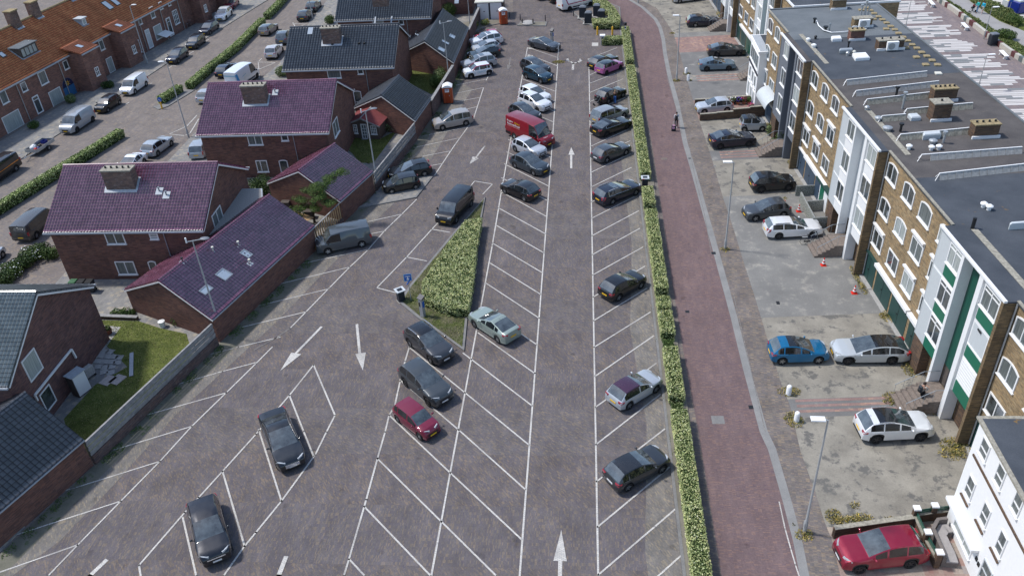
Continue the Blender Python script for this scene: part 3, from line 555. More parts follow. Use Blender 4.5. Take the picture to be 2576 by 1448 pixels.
# ================================================================== vehicles
def lerp(a, b, t): return a+(b-a)*t
_wheels = {}
def wheel_mesh(r, wd, rimkey):
 k = (round(r, 3), round(wd, 2), rimkey)
 if k in _wheels: return _wheels[k]
 t = MB(); n = 20
 prof = [(r*0.66, -wd/2), (r*0.93, -wd/2), (r, -wd*0.36), (r, wd*0.36), (r*0.93, wd/2), (r*0.66, wd/2), (r*0.62, wd*0.3), (r*0.62, -wd*0.3)]
 for rr, y in prof:
  for q in range(n): t.v.append((rr*math.cos(2*math.pi*q/n), y, rr*math.sin(2*math.pi*q/n)))
 m = len(prof)
 for j in range(m):
  for q in range(n): t.f.append((j*n+q, j*n+(q+1)%n, ((j+1)%m)*n+(q+1)%n, ((j+1)%m)*n+q)); t.m.append(0)
 tm = t.build('tyre', M['rubber'], smooth=40).data
 rmb = MB(); rmb.mi = 0
 y = wd*0.36
 rmb.tube((0, -wd*0.2, 0), (0, wd*0.2, 0), r*0.6, r*0.6, 18); rmb.mi = 1
 for sgn in (-1, 1):
  for q in range(5):
   a = 2*math.pi*q/5; c, s_ = math.cos(a), math.sin(a); w2 = r*0.13
   p = [(c*r*0.1-s_*w2, s_*r*0.1+c*w2), (c*r*0.1+s_*w2, s_*r*0.1-c*w2), (c*r*0.63+s_*w2*0.8, s_*r*0.63-c*w2*0.8), (c*r*0.63-s_*w2*0.8, s_*r*0.63+c*w2*0.8)]
   ya, yb = sgn*wd*0.2, sgn*y
   b = len(rmb.v); rmb.v += [(u, ya, z) for u, z in p]+[(u, yb, z) for u, z in p]
   for f in ((0,1,2,3),(7,6,5,4),(0,4,5,1),(1,5,6,2),(2,6,7,3),(3,7,4,0)): rmb.f.append(tuple(b+i for i in f)); rmb.m.append(1)
  rmb.tube((0, sgn*wd*0.2, 0), (0, sgn*(y+0.01), 0), r*0.17, r*0.15, 10)
 mats = {'silver': [M['rim_dark'], M['rim']], 'dark': [M['rubber'], M['rim_dark']], 'steel': [M['rim_dark'], M['steel']]}[rimkey]
 rm = rmb.build('rim', mats).data
 for o in list(COL.objects):
  if o.data in (tm, rm): bpy.data.objects.remove(o)
 _wheels[k] = (tm, rm); return tm, rm
def add_mesh_obj(name, me, parent, loc=(0,0,0), rot=(0,0,0)):
 o = bpy.data.objects.new(name, me); COL.objects.link(o); o.parent = parent; o.location = loc; o.rotation_euler = rot; return o
BODY = {  # tail/roof shapes: rr roof end, bb rear window foot, dz tail height, rp rear window rake
 'hatch':  dict(rr=0.62, bb=0.14, dz=0.66, wr=0.76, cowl=0.38, rf=1.12, hood=0.66, belt=0.625, c=0.42),
 'mini':   dict(rr=0.42, bb=0.08, dz=0.66, wr=0.80, cowl=0.25, rf=0.82, hood=0.68, belt=0.64, c=0.38),
 'estate': dict(rr=0.42, bb=0.10, dz=0.68, wr=0.75, cowl=0.42, rf=1.25, hood=0.66, belt=0.64, c=0.42),
 'suv':    dict(rr=0.55, bb=0.12, dz=0.66, wr=0.78, cowl=0.36, rf=1.10, hood=0.665, belt=0.64, c=0.42),
 'mpv':    dict(rr=0.40, bb=0.08, dz=0.62, wr=0.79, cowl=0.12, rf=1.15, hood=0.62, belt=0.58, c=0.36),
 'sedan':  dict(rr=1.45, bb=0.62, dz=0.71, wr=0.74, cowl=0.42, rf=1.25, hood=0.66, belt=0.65, c=0.95, deck=0.735),
 'fast':   dict(rr=1.35, bb=0.38, dz=0.74, wr=0.74, cowl=0.42, rf=1.30, hood=0.655, belt=0.65, c=0.8, deck=0.76),
 'coupe':  dict(rr=1.15, bb=0.45, dz=0.68, wr=0.72, cowl=0.42, rf=1.15, hood=0.66, belt=0.655, c=0.9, deck=0.72),
 'van':    dict(rr=0.10, bb=0.03, dz=0.52, wr=0.86, cowl=-0.12, rf=0.62, hood=0.58, belt=0.56, c=0.1),
 'bigvan': dict(rr=0.08, bb=0.02, dz=0.42, wr=0.88, cowl=-0.22, rf=0.70, hood=0.47, belt=0.46, c=0.1),
}
def car(kind, L, W, H, wb, col, label, cat='car', name='parked_car', group='cars in the car park', metal=0.35, roofcol=None, rim='silver', plate='y', rails=None, clad=False, side_glass=True,
  cargo=False, fo=None, rear_glass=True, pano=None, extras=None, pname=None, three_door=False, chrome_line=False, sunroof=False, rr=None, tail=None):
 B = dict(BODY[kind]);
 if rr is not None: B['rr'] = rr
 sc_ = L/4.3 if kind not in ('van', 'bigvan') else 1.0
 wr_ = 0.335 if kind in ('suv', 'bigvan', 'van') else (0.32 if L > 3.9 else 0.29)
 fo = fo if fo else (0.86 if L > 4.2 else 0.74 if L > 3.6 else 0.62)
 if kind in ('van', 'bigvan'): fo = 0.93
 xf = wb/2+fo; xb = xf-L
 xc = wb/2-B['cowl']*sc_; xr = xc-B['rf']*min(1.0, sc_) if kind not in ('van', 'bigvan') else xc-B['rf']
 x_rr = xb+B['rr']*sc_; x_bb = xb+B['bb']*sc_
 zh = H*B['hood']; zb0 = H*B['belt']; zd = H*B.get('deck', B['dz']+0.02)
 if kind == 'suv': zh += 0.03
 top = [(xf, zh*0.62), (xf-0.05, zh*0.74), (xf-0.16, zh*0.85), (lerp(xf, xc, 0.35), zh*0.93), (lerp(xf, xc, 0.7), zh*0.985), (xc+0.02, zh*1.01)]
 hw = H*0.955
 top += [(lerp(xc, xr, 0.3), lerp(zh*1.01, hw, 0.36)), (lerp(xc, xr, 0.65), lerp(zh*1.01, hw, 0.72)), (xr, hw)]
 top += [(lerp(xr, x_rr, 0.18), H*0.985), (lerp(xr, x_rr, 0.4), H), (lerp(xr, x_rr, 0.75), H*0.99 if kind != 'fast' else H*0.965), (x_rr, H*0.965 if kind not in ('fast', 'sedan', 'coupe') else H*0.95)]
 zt = zd if 'deck' in B else H*B['dz']
 top += [(lerp(x_rr, x_bb, 0.5), lerp(top[-1][1], zt, 0.44)), (x_bb, zt)]
 if 'deck' in B: top += [(lerp(x_bb, xb, 0.55), zt*1.0), (xb+0.07, zt*0.97)]
 top += [(xb+0.02 if 'deck' in B else xb+0.03, zt*0.86), (xb, zt*0.72)]
 tx = np.array([p[0] for p in top]); tz = np.array([p[1] for p in top]); o_ = np.argsort(tx); tx, tz = tx[o_], tz[o_]
 ztop = lambda x: float(np.interp(x, tx, tz))
 ra = wr_+0.055
 xs = set(round(p[0], 4) for p in top)
 for xa in (wb/2, -wb/2):
  for d in (-1.0, -0.86, -0.5, 0, 0.5, 0.86, 1.0): xs.add(round(xa+d*ra, 4))
  xs.add(round(xa-ra-0.012, 4)); xs.add(round(xa+ra+0.012, 4))
 bp = -0.02 if not three_door else -0.25
 cx = xb+B['c']*sc_
 cp = lerp(bp, cx, 0.55 if kind in ('estate', 'mpv', 'suv') else 0.72)
 pil = [bp+0.05, bp-0.05] + ([cp+0.035, cp-0.035] if not three_door else []) + [cx]
 if kind in ('van', 'bigvan'): pil = [xr-0.1, xr-0.78];
 for q in pil: xs.add(round(q, 4))
 xs = sorted(xs, reverse=True)
 ys = [xs[0]]
 keep = set(round(q, 4) for q in pil) | {round(xa+s_*ra, 4) for xa in (wb/2, -wb/2) for s_ in (-1, 1)}
 for q in xs[1:]:
  if ys[-1]-q < 0.011 and q not in keep: continue
  ys.append(q)
 xs = ys
 sill = 0.2 if kind != 'suv' else 0.25
 if kind in ('van', 'bigvan'): sill = 0.26
 def zbot(x):
  z = sill
  if x > xf-0.5: z = lerp(sill, sill+0.04, (x-(xf-0.5))/0.5)
  if x < xb+0.4: z = lerp(sill+0.1, sill, (x-xb)/0.4)
  for xa in (wb/2, -wb/2):
   d = abs(x-xa)
   if d <= ra+0.0005: z = max(z, wr_+math.sqrt(max(0, ra*ra-d*d))*0.96)
  return z
 def hw_(x):
  k_ = 1.0
  fl, fa, rl, fb = (0.95, 0.20, 0.6, 0.10) if kind not in ('van', 'bigvan') else (0.85, 0.15, 0.25, 0.05)
  if x > xf-fl: k_ -= fa*((x-(xf-fl))/fl)**2.4
  if x < xb+rl: k_ -= fb*((xb+rl-x)/rl)**2.4
  return W/2*k_
 def belt(x):
  t = (x-xb)/(xf-xb)
  return zb0*(1.035-0.07*t) if kind not in ('van', 'bigvan') else zb0
 ring = []
 for x in xs:
  w_ = hw_(x); zt_ = ztop(x); zb_ = min(zbot(x), zt_-0.12); be = min(belt(x), zt_-0.015)
  g = max(0.0, min(1.0, (zt_-belt(x))/(H-zb0)))
  wtop = lerp(w_*0.90, W/2*B['wr'], g**0.85) if g > 0 else w_*0.90
  dr = lerp(0.03, 0.075, g)
  if kind in ('van', 'bigvan'): dr = lerp(0.03, 0.12, g)
  mid = lerp(zb_, be, 0.5)
  pts = [(0, zb_), (w_*0.86, zb_), (w_*0.975, min(zb_+0.05, mid)), (w_, mid), (w_*0.985, lerp(mid, be, 0.7)), (w_*0.945, be),
               (wtop, max(be+0.006, zt_-dr)), (wtop*0.93, zt_-dr*0.35), (wtop*0.5, zt_-0.004), (0, zt_+0.008)]
  ring.append((x, pts, g))
 P = {}
 def pid(mbx, i, j, s_):
  x, pts, g = ring[i]; y, z = pts[j]
  key = (id(mbx), i, j, s_ if y > 1e-6 else 0)
  if key not in P: P[key] = len(mbx.v); mbx.v.append((x, s_*y, z))
  return P[key]
 def quad(mbx, i, j, s_):
  a, b, c, d = pid(mbx, i, j, s_), pid(mbx, i+1, j, s_), pid(mbx, i+1, j+1, s_), pid(mbx, i, j+1, s_)
  f = [a, b, c, d] if s_ > 0 else [d, c, b, a]
  f2 = []
  for q in f:
   if q not in f2: f2.append(q)
  if len(f2) > 2: mbx.f.append(tuple(f2[::-1])); mbx.m.append(0)
 body, under, ws, rw, roof, cl = MB(), MB(), MB(), MB(), MB(), MB()
 wins = {}
 roof_sep = roofcol is not None
 for i in range(len(xs)-1):
  xa, xb_ = xs[i], xs[i+1]; xm = (xa+xb_)/2; ga, gb = ring[i][2], ring[i+1][2]
  for s_ in (1, -1):
   for j in range(9):
    tgt = body
    if j == 0: tgt = under
    elif j in (1,) : tgt = cl if (clad or kind in ('van', 'bigvan')) else body
    elif j == 2 and clad and any(abs(xm-q) < ra+0.07 for q in (wb/2, -wb/2)): tgt = cl
    elif j == 5 and min(ga, gb) > 0.22:
     ok = False; seg = 0
     if kind in ('van', 'bigvan'):
      if xr-0.78 < xm < xc-0.05: ok = True
      elif side_glass and xb+0.35 < xm < xr-0.95: ok = True; seg = 1
     else:
      if cx < xm < xc-0.1: ok = True
      if bp-0.05 < xm < bp+0.05: ok = False
      if not three_door and cp-0.035 < xm < cp+0.035: ok = False
      seg = 0 if xm > bp else (1 if (three_door or xm > cp) else 2)
      if cargo and seg >= 1: ok = False
     if ok:
      tgt = wins.setdefault((s_, seg), MB())
    elif j in (7, 8) and xr-0.001 < xm < xc+0.001 : tgt = ws
    elif j == 6 and roof_sep and x_rr < xm < xr: tgt = roof
    elif j in (7, 8) and x_rr <= xm <= xr:
     tgt = roof if roof_sep or (pano and lerp(x_rr, xr, pano[0]) < xm < lerp(x_rr, xr, pano[1])) else body
    elif j in (7, 8) and x_bb < xm < x_rr and rear_glass: tgt = rw
    quad(tgt, i, j, s_)
 for i, fl in ((0, False), (len(xs)-1, True)):
  idx = [pid(body, i, j, 1) for j in range(0, 10)]+[pid(body, i, j, -1) for j in range(8, 0, -1)]
  body.f.append(tuple(idx if fl else idx[::-1])); body.m.append(0)
 root = thing(name, (0, 0, 0), label, cat, group)
 pm = paint((pname or 'paint')+'_%02x%02x%02x' % tuple(min(255, int(c*255)) for c in col[:3]), tuple(col[:3])+(1,), metal)
 body.build('body', pm, root, smooth=38)
 under.build('underbody', M['black'], root)
 if cl.f: cl.build('sill_cladding', M['black'], root, smooth=38)
 gm = M['cglass']
 if ws.f: ws.build('windscreen', gm, root, smooth=40)
 if rw.f: rw.build('rear_window', gm, root, smooth=40)
 if roof.f:
  rc = roofcol if roofcol is not None else (0.012, 0.013, 0.015)
  roof.build('roof', paint('paint_roof_%02x%02x%02x' % tuple(min(255, int(c*255)) for c in rc[:3]), tuple(rc[:3])+(1,), 0.2, 0.15), root, smooth=40)
 for k_, mbx in wins.items(): mbx.build('side_window', M['cglass_side'], root, smooth=40)
 if chrome_line:
  for s_ in (1, -1):
   c_ = MB(); pts = [(x, s_*(p[5][0]+0.004), p[5][1]+0.012) for x, p, g in ring if cx < x < xc-0.1 and g > 0.2]
   top_ = [(x, s_*(p[6][0]+0.012), p[6][1]-0.0) for x, p, g in ring if cx < x < xc-0.1 and g > 0.2]
   c_.path(pts, 0.014, 4); c_.path(top_, 0.014, 4); c_.path([pts[-1], top_[-1]], 0.014, 4); c_.build('window_trim', M['chrome'], root)
 yw = W/2-0.115
 tm, rm = wheel_mesh(wr_, 0.21, rim)
 for xa in (wb/2, -wb/2):
  for s_ in (1, -1):
   wo = add_mesh_obj('wheel', tm, root, (xa, s_*yw, wr_)); add_mesh_obj('rim', rm, wo)
 zl = zh*0.80; wl = hw_(xf-0.15)
 for s_ in (1, -1):
  h = MB(); a = 0.17 if kind != 'bigvan' else 0.13
  ox = xf-0.13; p = [(ox+0.085, s_*(wl-0.42), zl-0.055), (ox-0.02, s_*(wl-0.085), zl-0.03), (ox-0.24, s_*(hw_(ox-0.24)-0.005), zl+0.045), (ox-0.2, s_*(hw_(ox-0.2)-0.07), zl+0.10), (ox-0.02, s_*(wl-0.17), zl+0.085), (ox+0.06, s_*(wl-0.42), zl+0.035)]
  q = [(u-0.10, v-s_*0.07, z-0.02) for u, v, z in p]; n = 6
  fs = [tuple(range(n)), tuple(range(2*n-1, n-1, -1))]+[(j, n+j, n+(j+1)%n, (j+1)%n) for j in range(n)]
  if s_ < 0: fs = [f[::-1] for f in fs]
  h.add(p+q, fs); h.build('headlight', M['lamp_clear'], root)
  t = MB(); zr = zt*0.86 if kind not in ('van', 'bigvan', 'mpv') else H*0.52; wt = hw_(xb+0.1); zz = 0.075 if kind not in ('van', 'bigvan', 'mpv', 'estate') else 0.17
  if kind == 'bigvan': zr = H*0.42
  p = [(xb+0.005, s_*(wt-0.30), zr-zz), (xb-0.012, s_*(wt-0.30), zr+zz*0.8), (xb+0.03, s_*(wt-0.03), zr+zz), (xb+0.27, s_*(hw_(xb+0.27)+0.008), zr+zz*0.9), (xb+0.24, s_*(hw_(xb+0.24)+0.008), zr-zz*0.4), (xb+0.02, s_*(wt-0.02), zr-zz)]
  if kind in ('van', 'bigvan', 'mpv'): p = [(xb-0.012, s_*(wt-0.12), zr-zz), (xb-0.012, s_*(wt-0.12), zr+zz), (xb+0.0, s_*(wt+0.004), zr+zz), (xb+0.10, s_*(hw_(xb+0.1)+0.010), zr+zz), (xb+0.10, s_*(hw_(xb+0.1)+0.010), zr-zz), (xb+0.0, s_*(wt+0.004), zr-zz)]
  q = [(u+0.09, v-s_*0.05, z) for u, v, z in p]
  fs = [tuple(range(n))[::-1], tuple(range(2*n-1, n-1, -1))[::-1]]+[(j, n+j, n+(j+1)%n, (j+1)%n)[::-1] for j in range(n)]
  if s_ < 0: fs = [f[::-1] for f in fs]
  t.add(p+q, fs); t.build('tail_light', M['lamp_red'], root)
  mr = MB(); mr.ell((xc-0.28*min(1, sc_), s_*(W/2+0.10), zb0*1.05+0.03), (0.07, 0.10, 0.065 if kind not in ('bigvan', 'van') else 0.13), 10, 6); mr.tube((xc-0.26*min(1, sc_), s_*(W/2-0.06), zb0*1.0), (xc-0.27*min(1, sc_), s_*(W/2+0.06), zb0*1.04), 0.025)
  mr.build('mirror', pm if kind not in ('bigvan', 'van') else M['black'], root, smooth=50)
 g_ = MB(); g_.rbox(xf-0.05, -0.42, zh*0.47, xf+0.012, 0.42, zh*0.62, 0.004); g_.build('grille', M['black'], root)
 lo = MB(); lo.rbox(xf-0.1, -0.55, sill+0.07, xf+0.006, 0.55, sill+0.2, 0.004); lo.build('lower_intake', M['black'], root)
 if True:
  pl = MB(); pl.box(xf-0.01, -0.24, sill+0.2, xf+0.024, 0.24, sill+0.31); pl.build('number_plate', M['plate_'+plate], root)
  pz = zt*0.62 if kind not in ('van', 'bigvan') else H*0.33
  pl = MB(); pl.box(xb-0.02, -0.26, pz-0.05, xb+0.01, 0.26, pz+0.06); pl.build('number_plate', M['plate_'+plate], root)
 if clad or kind in ('van', 'bigvan', 'suv'):
  lo = MB(); lo.rbox(xb-0.012, -W*0.36, sill+0.06, xb+0.08, W*0.36, sill+0.2, 0.004); lo.build('rear_bumper_trim', M['black'], root)
 if rails:
  for s_ in (1, -1):
   r_ = MB(); pts = [(x, s_*(p[6][0]*0.985), p[7][1]+0.045) for x, p, g in ring if x_rr+0.15 < x < xr-0.1]
   r_.path(pts, 0.03, 6); r_.build('roof_rail', M[rails], root)
 if sunroof:
  r_ = MB(); xa = lerp(xr, x_rr, 0.1); xe = lerp(xr, x_rr, 0.42); wq = W*0.27
  zz = [ztop(xa)+0.013, ztop(lerp(xa, xe, 0.5))+0.013, ztop(xe)+0.013]
  r_.add([(xa,-wq,zz[0]),(xa,wq,zz[0]),(lerp(xa,xe,.5),wq,zz[1]),(xe,wq,zz[2]),(xe,-wq,zz[2]),(lerp(xa,xe,.5),-wq,zz[1])], [(0,1,2,5),(5,2,3,4)])
  r_.build('sunroof', M['cglass'], root)
 an = MB(); an.tube((x_rr+0.12, 0, H*0.965), (x_rr-0.02, 0, H*0.965+0.09), 0.012, 0.004, 5); an.build('aerial', M['black'], root)
 def side_y(x, z):
  for (xa, pa, g1), (xe, pe, g2) in zip(ring[:-1], ring[1:]):
   if xe <= x <= xa:
    t = (xa-x)/max(1e-6, xa-xe)
    f = lambda pp: float(np.interp(z, [q[1] for q in pp[1:8]], [q[0] for q in pp[1:8]]))
    return f(pa)*(1-t)+f(pe)*t
  return W/2
 info = dict(side=side_y, top=ztop, xf=xf, xb=xb, xr=xr, xc=xc, x_rr=x_rr, W=W, H=H, wb=wb, pm=pm, zt=zt, zh=zh, zb=zb0)
 if extras: extras(root, info)
 return root
def set_pose(o, x, y, ang): o.location = (float(x), float(y), 0.014); o.rotation_euler = (0, 0, ang)
def by_wheels(o, W, rear, front):
 """rear and front tyre contact spots of the side that shows"""
 a, b = G(*rear)[:2], G(*front)[:2]; d = (b-a)/np.linalg.norm(b-a); m = (a+b)/2
 n = np.array([-d[1], d[0]])
 if n@m < 0: n = -n              # away from the camera (it stands above the origin)
 c = m+n*(W/2-0.06); set_pose(o, c[0], c[1], math.atan2(d[1], d[0]))
def by_centre(o, px, ang, z=0.8):
 c = G(px[0], px[1], z); set_pose(o, c[0], c[1], ang)
def pang(a, b):
 a, b = G(*a), G(*b); return math.atan2(b[1]-a[1], b[0]-a[0])
def text_mesh(txt, size):
 cu = bpy.data.curves.new('lettering', 'FONT'); cu.body = txt; cu.size = size; cu.align_x = 'LEFT'; cu.resolution_u = 2
 o = bpy.data.objects.new('lettering', cu); COL.objects.link(o)
 dg = bpy.context.evaluated_depsgraph_get(); me = bpy.data.meshes.new_from_object(o.evaluated_get(dg)); bpy.data.objects.remove(o)
 v = [tuple(q.co) for q in me.vertices]; f = [tuple(p.vertices) for p in me.polygons]; return v, f
def side_text(root, inf, txt, x_start, z, size, mat, side, flip=1):
 """lettering laid on a vehicle's flank; reads from left to right seen from outside"""
 v, f = text_mesh(txt, size); mb = MB()
 sg = -1 if side > 0 else 1      # left flank: forward is to the reader's left
 vs = [(x_start+sg*p[0], side*(inf['side'](x_start+sg*p[0], z+p[1])+0.014), z+p[1]) for p in v]
 mb.add(vs, f); mb.build('lettering', mat, root)
txt_w = plain('lettering_white', (0.8, 0.8, 0.8, 1), 0.5, 0.4, var=0)
txt_y = plain('lettering_yellow', (0.8, 0.5, 0.02, 1), 0.5, 0.4, var=0)
txt_b = plain('lettering_pale_blue', (0.22, 0.5, 0.62, 1), 0.5, 0.4, var=0)
blu = plain('livery_blue', (0.03, 0.3, 0.62, 1), 0.4, 0.5, var=0)
crim = plain('livery_crimson', (0.4, 0.01, 0.09, 1), 0.4, 0.5, var=0)
def patch(root, inf, pts, mat, side, name='livery'):
 """a coloured film on the flank; pts in (x,z)"""
 mb = MB(); n = 10
 (x0, z0), (x1, z1), (x2, z2), (x3, z3) = pts
 for k in range(n):
  t0, t1 = k/n, (k+1)/n
  a = (lerp(x0,x1,t0), lerp(z0,z1,t0)); b = (lerp(x0,x1,t1), lerp(z0,z1,t1)); c = (lerp(x3,x2,t1), lerp(z3,z2,t1)); d = (lerp(x3,x2,t0), lerp(z3,z2,t0))
  for (p, q, u, w_) in ((a, b, c, d),):
   m = 5
   for j in range(m):
    s0, s1 = j/m, (j+1)/m
    pp = [(lerp(p[0],w_[0],s0), lerp(p[1],w_[1],s0)), (lerp(q[0],u[0],s0), lerp(q[1],u[1],s0)), (lerp(q[0],u[0],s1), lerp(q[1],u[1],s1)), (lerp(p[0],w_[0],s1), lerp(p[1],w_[1],s1))]
    mb.poly([(x, side*(inf['side'](x, z)+0.01), z) for x, z in pp])
 mb.build(name, mat, root)
blk = (0.008, 0.009, 0.011); dgry = (0.035, 0.04, 0.047); mgry = (0.07, 0.08, 0.09); slv = (0.42, 0.44, 0.46); wht = (0.84, 0.85, 0.86); nvy = (0.01, 0.014, 0.03)
GE, GC, GL, GW, GF, GS, GN = 'cars in the bays by the long hedge', 'cars in the centre bays', 'cars in the left centre bays', 'cars along the garden walls', 'cars on the forecourts', 'cars parked in the left street', 'vehicles at the north end'
o = car('hatch', 4.05, 1.75, 1.45, 2.55, dgry, 'dark grey hatchback with a white number plate, nearest car to the long hedge', group=GE, plate='w', pano=(0.45, 1.0), roofcol=(0.02, 0.022, 0.026)); by_wheels(o, 1.75, (1579,1236), (1666.7,1188.7))
o = car('hatch', 3.95, 1.71, 1.46, 2.46, (0.46, 0.49, 0.52), 'silver three-door hatchback with a plum purple roof', group=GE, roofcol=(0.06, 0.022, 0.05), three_door=True); by_wheels(o, 1.71, (1583,1029.4), (1650.5,988))
o = car('hatch', 4.0, 1.73, 1.5, 2.46, blk, 'black hatchback standing alone between empty bays by the hedge', group=GE, sunroof=False); by_wheels(o, 1.73, (1558,757), (1612,727))
o = car('estate', 4.81, 1.85, 1.48, 2.817, nvy, 'long black estate car with silver roof rails beside the hedge bin', group=GE, rails='chrome', chrome_line=True, sunroof=True); by_wheels(o, 1.85, (1543,515), (1598.5,492.7))
o = car('hatch', 4.3, 1.79, 1.42, 2.6, (0.06, 0.068, 0.078), 'graphite grey hatchback with a white plate facing the hedge', group=GE, plate='w'); by_wheels(o, 1.79, (1528,410), (1574,391.7))
o = car('fast', 4.72, 1.86, 1.44, 2.9, blk, 'black fastback saloon with chrome window line close to a silver people carrier', group=GE, rim='dark', chrome_line=True); by_wheels(o, 1.86, (1528,344.5), (1575.5,327))
o = car('mpv', 4.53, 1.84, 1.64, 2.73, (0.3, 0.32, 0.34), 'silver people carrier with tall red tail lamps facing the hedge', 'car', group=GE); by_wheels(o, 1.84, (1523,315), (1570.5,297.5))
o = car('hatch', 4.0, 1.73, 1.48, 2.49, blk, 'black hatchback with a woman and a pushchair standing beside it', group=GE); by_wheels(o, 1.73, (1533,261), (1565.5,247))
o = car('mini', 3.86, 1.73, 1.41, 2.5, (0.42, 0.12, 0.33), 'small pink hatchback with a black roof', group=GE, roofcol=blk, rim='dark', three_door=True); by_wheels(o, 1.73, (1528,188.7), (1559,176.5))
o = car('hatch', 4.35, 1.8, 1.44, 2.65, blk, 'black hatchback right behind the small pink car', group=GE); by_centre(o, (1517,139), pang((1489,593), (1606,531)), 1.4)
dc = pang((1259,482), (1374,544.7))
o = car('hatch', 4.1, 1.78, 1.44, 2.57, blk, 'black hatchback tail to the middle lane, next to the empty centre bays', group=GC); by_wheels(o, 1.78, (1319,508), (1269,487.5))
o = car('hatch', 4.38, 1.84, 1.5, 2.64, (0.04, 0.055, 0.068), 'dark slate five-door car with a yellow plate, just nearer than the pale hatchback', group=GC, rr=0.8); by_wheels(o, 1.84, (1295.5,423.5), (1342,443))
o = car('hatch', 3.97, 1.74, 1.46, 2.54, (0.55, 0.58, 0.62), 'pale silver hatchback between the red van and a dark slate car', group=GC, plate='w'); by_wheels(o, 1.74, (1294,381), (1341,400))
def rv(root, inf):
 side_text(root, inf, 'Bogaers', inf['xb']+0.32, 1.86, 0.30, txt_w, -1); side_text(root, inf, 'Hilders', inf['xb']+1.48, 1.80, 0.30, txt_y, -1)
 side_text(root, inf, 'Autoverhuur', inf['xb']+0.32, 1.50, 0.40, txt_w, -1)
 patch(root, inf, [(inf['xb']+0.32,1.36), (inf['xb']+2.35,1.36), (inf['xb']+2.35,1.41), (inf['xb']+0.32,1.41)], plain('livery_pink', (0.5, 0.2, 0.2, 1), 0.5, 0.4, var=0), -1)
 for s_ in (1, -1): patch(root, inf, [(inf['xb']+0.02,0.42), (-inf['wb']/2-0.5,0.42), (-inf['wb']/2-0.5,0.72), (inf['xb']+0.02,0.72)], M['black'], s_, 'side_moulding'); patch(root, inf, [(-inf['wb']/2+0.5,0.42), (inf['wb']/2-0.5,0.42), (inf['wb']/2-0.5,0.62), (-inf['wb']/2+0.5,0.62)], M['black'], s_, 'side_moulding')
 v, f = text_mesh('Bogaers', 0.17); mb = MB(); mb.add([(inf['xf']-0.42-p[1]*1.0, p[0]-0.35, inf['top'](inf['xf']-0.42-p[1])+0.012) for p in v], [t for t in f]); mb.build('lettering', txt_w, root)
o = car('bigvan', 5.98, 2.0, 2.55, 3.64, (0.2, 0.006, 0.014), 'tall red rental van with white and yellow lettering on its side', 'van', 'parked_van', GC, metal=0.05, side_glass=False, rear_glass=False, rim='steel', extras=rv); by_wheels(o, 2.0, (1286,347), (1286+74,347+31.5))
o = car('hatch', 4.3, 1.79, 1.5, 2.6, dgry, 'dark grey car with red window line half hidden behind the red van', group=GC, roofcol=(0.03, 0.035, 0.042), plate='w'); by_centre(o, (1320,266), dc, 1.45)
for s_ in (1,): pass
o = car('suv', 4.38, 1.84, 1.61, 2.64, wht, 'white car with dark roof rails, nearer of the two white cars side by side', group=GC, rails='black', rim='dark', plate='w'); by_wheels(o, 1.84, (1307,266), (1358,286))
o = car('hatch', 4.37, 1.82, 1.47, 2.66, wht, 'white hatchback behind another white car and in front of an empty bay', group=GC, plate='w', metal=0.1); by_centre(o, (1345,221), dc, 1.42)
o = car('suv', 4.12, 1.78, 1.56, 2.6, (0.01, 0.045, 0.075), 'petrol blue crossover facing the middle lane', group=GC, rim='silver', clad=True); by_wheels(o, 1.78, (1322,199), (1362,212.5))
o = car('suv', 4.4, 1.84, 1.6, 2.66, dgry, 'dark grey estate-like car just behind the petrol blue crossover', group=GC); by_centre(o, (1346,151), dc, 1.55)
o = car('fast', 4.69, 1.85, 1.44, 2.875, (0.055, 0.063, 0.075), 'slate grey electric saloon in the last centre bay by the ticket machine', group=GC, rim='dark', plate='w'); by_wheels(o, 1.85, (1339.5,122), (1381,132))
o = car('suv', 4.45, 1.84, 1.62, 2.675, (0.045, 0.05, 0.058), 'grey crossover with black roof and silver roof rails at the tip of the hedge island', group=GL, roofcol=blk, rails='chrome', clad=True, plate='w', rim='silver'); by_wheels(o, 1.84, (1031.5,872), (1085,916.5))
o = car('suv', 4.55, 1.84, 1.67, 2.7, (0.055, 0.065, 0.072), 'grey crossover between the silver-railed one and the small maroon car', group=GL, clad=True, plate='w', rim='dark'); by_wheels(o, 1.84, (1020,970.6), (1079,1022))
o = car('mini', 3.5, 1.49, 1.46, 2.36, (0.17, 0.008, 0.032), 'small maroon hatchback with a yellow plate', group=GL, rim='silver', metal=0.1); by_wheels(o, 1.49, (1000,1060.6), (1058,1107))
o = car('fast', 4.45, 1.73, 1.49, 2.7, (0.3, 0.36, 0.32), 'pale green liftback parked beside the hedge island', group=GC, rim='silver'); by_wheels(o, 1.73, (1253,863), (1193,823))
ah = pang((728,994), (789,1147))
def scl(root, inf):
 g = MB(); g.box(inf['xf']-0.02, -0.45, 0.42, inf['xf']+0.02, 0.45, 0.66)
 for k in range(4): g.box(inf['xf']+0.02, -0.43, 0.45+k*0.055, inf['xf']+0.03, 0.43, 0.475+k*0.055)
 g.build('grille_bars', M['chrome'], root)
o = car('sedan', 5.18, 1.92, 1.5, 3.1, (0.012, 0.016, 0.022), 'large black saloon with a chrome grille in the diagonal lane bay', group='cars in the diagonal bays', plate='w', chrome_line=True, extras=scl)
c = G(741,1184); set_pose(o, c[0]-math.cos(ah+0.03)*2.4, c[1]-math.sin(ah+0.03)*2.4, ah+0.03)
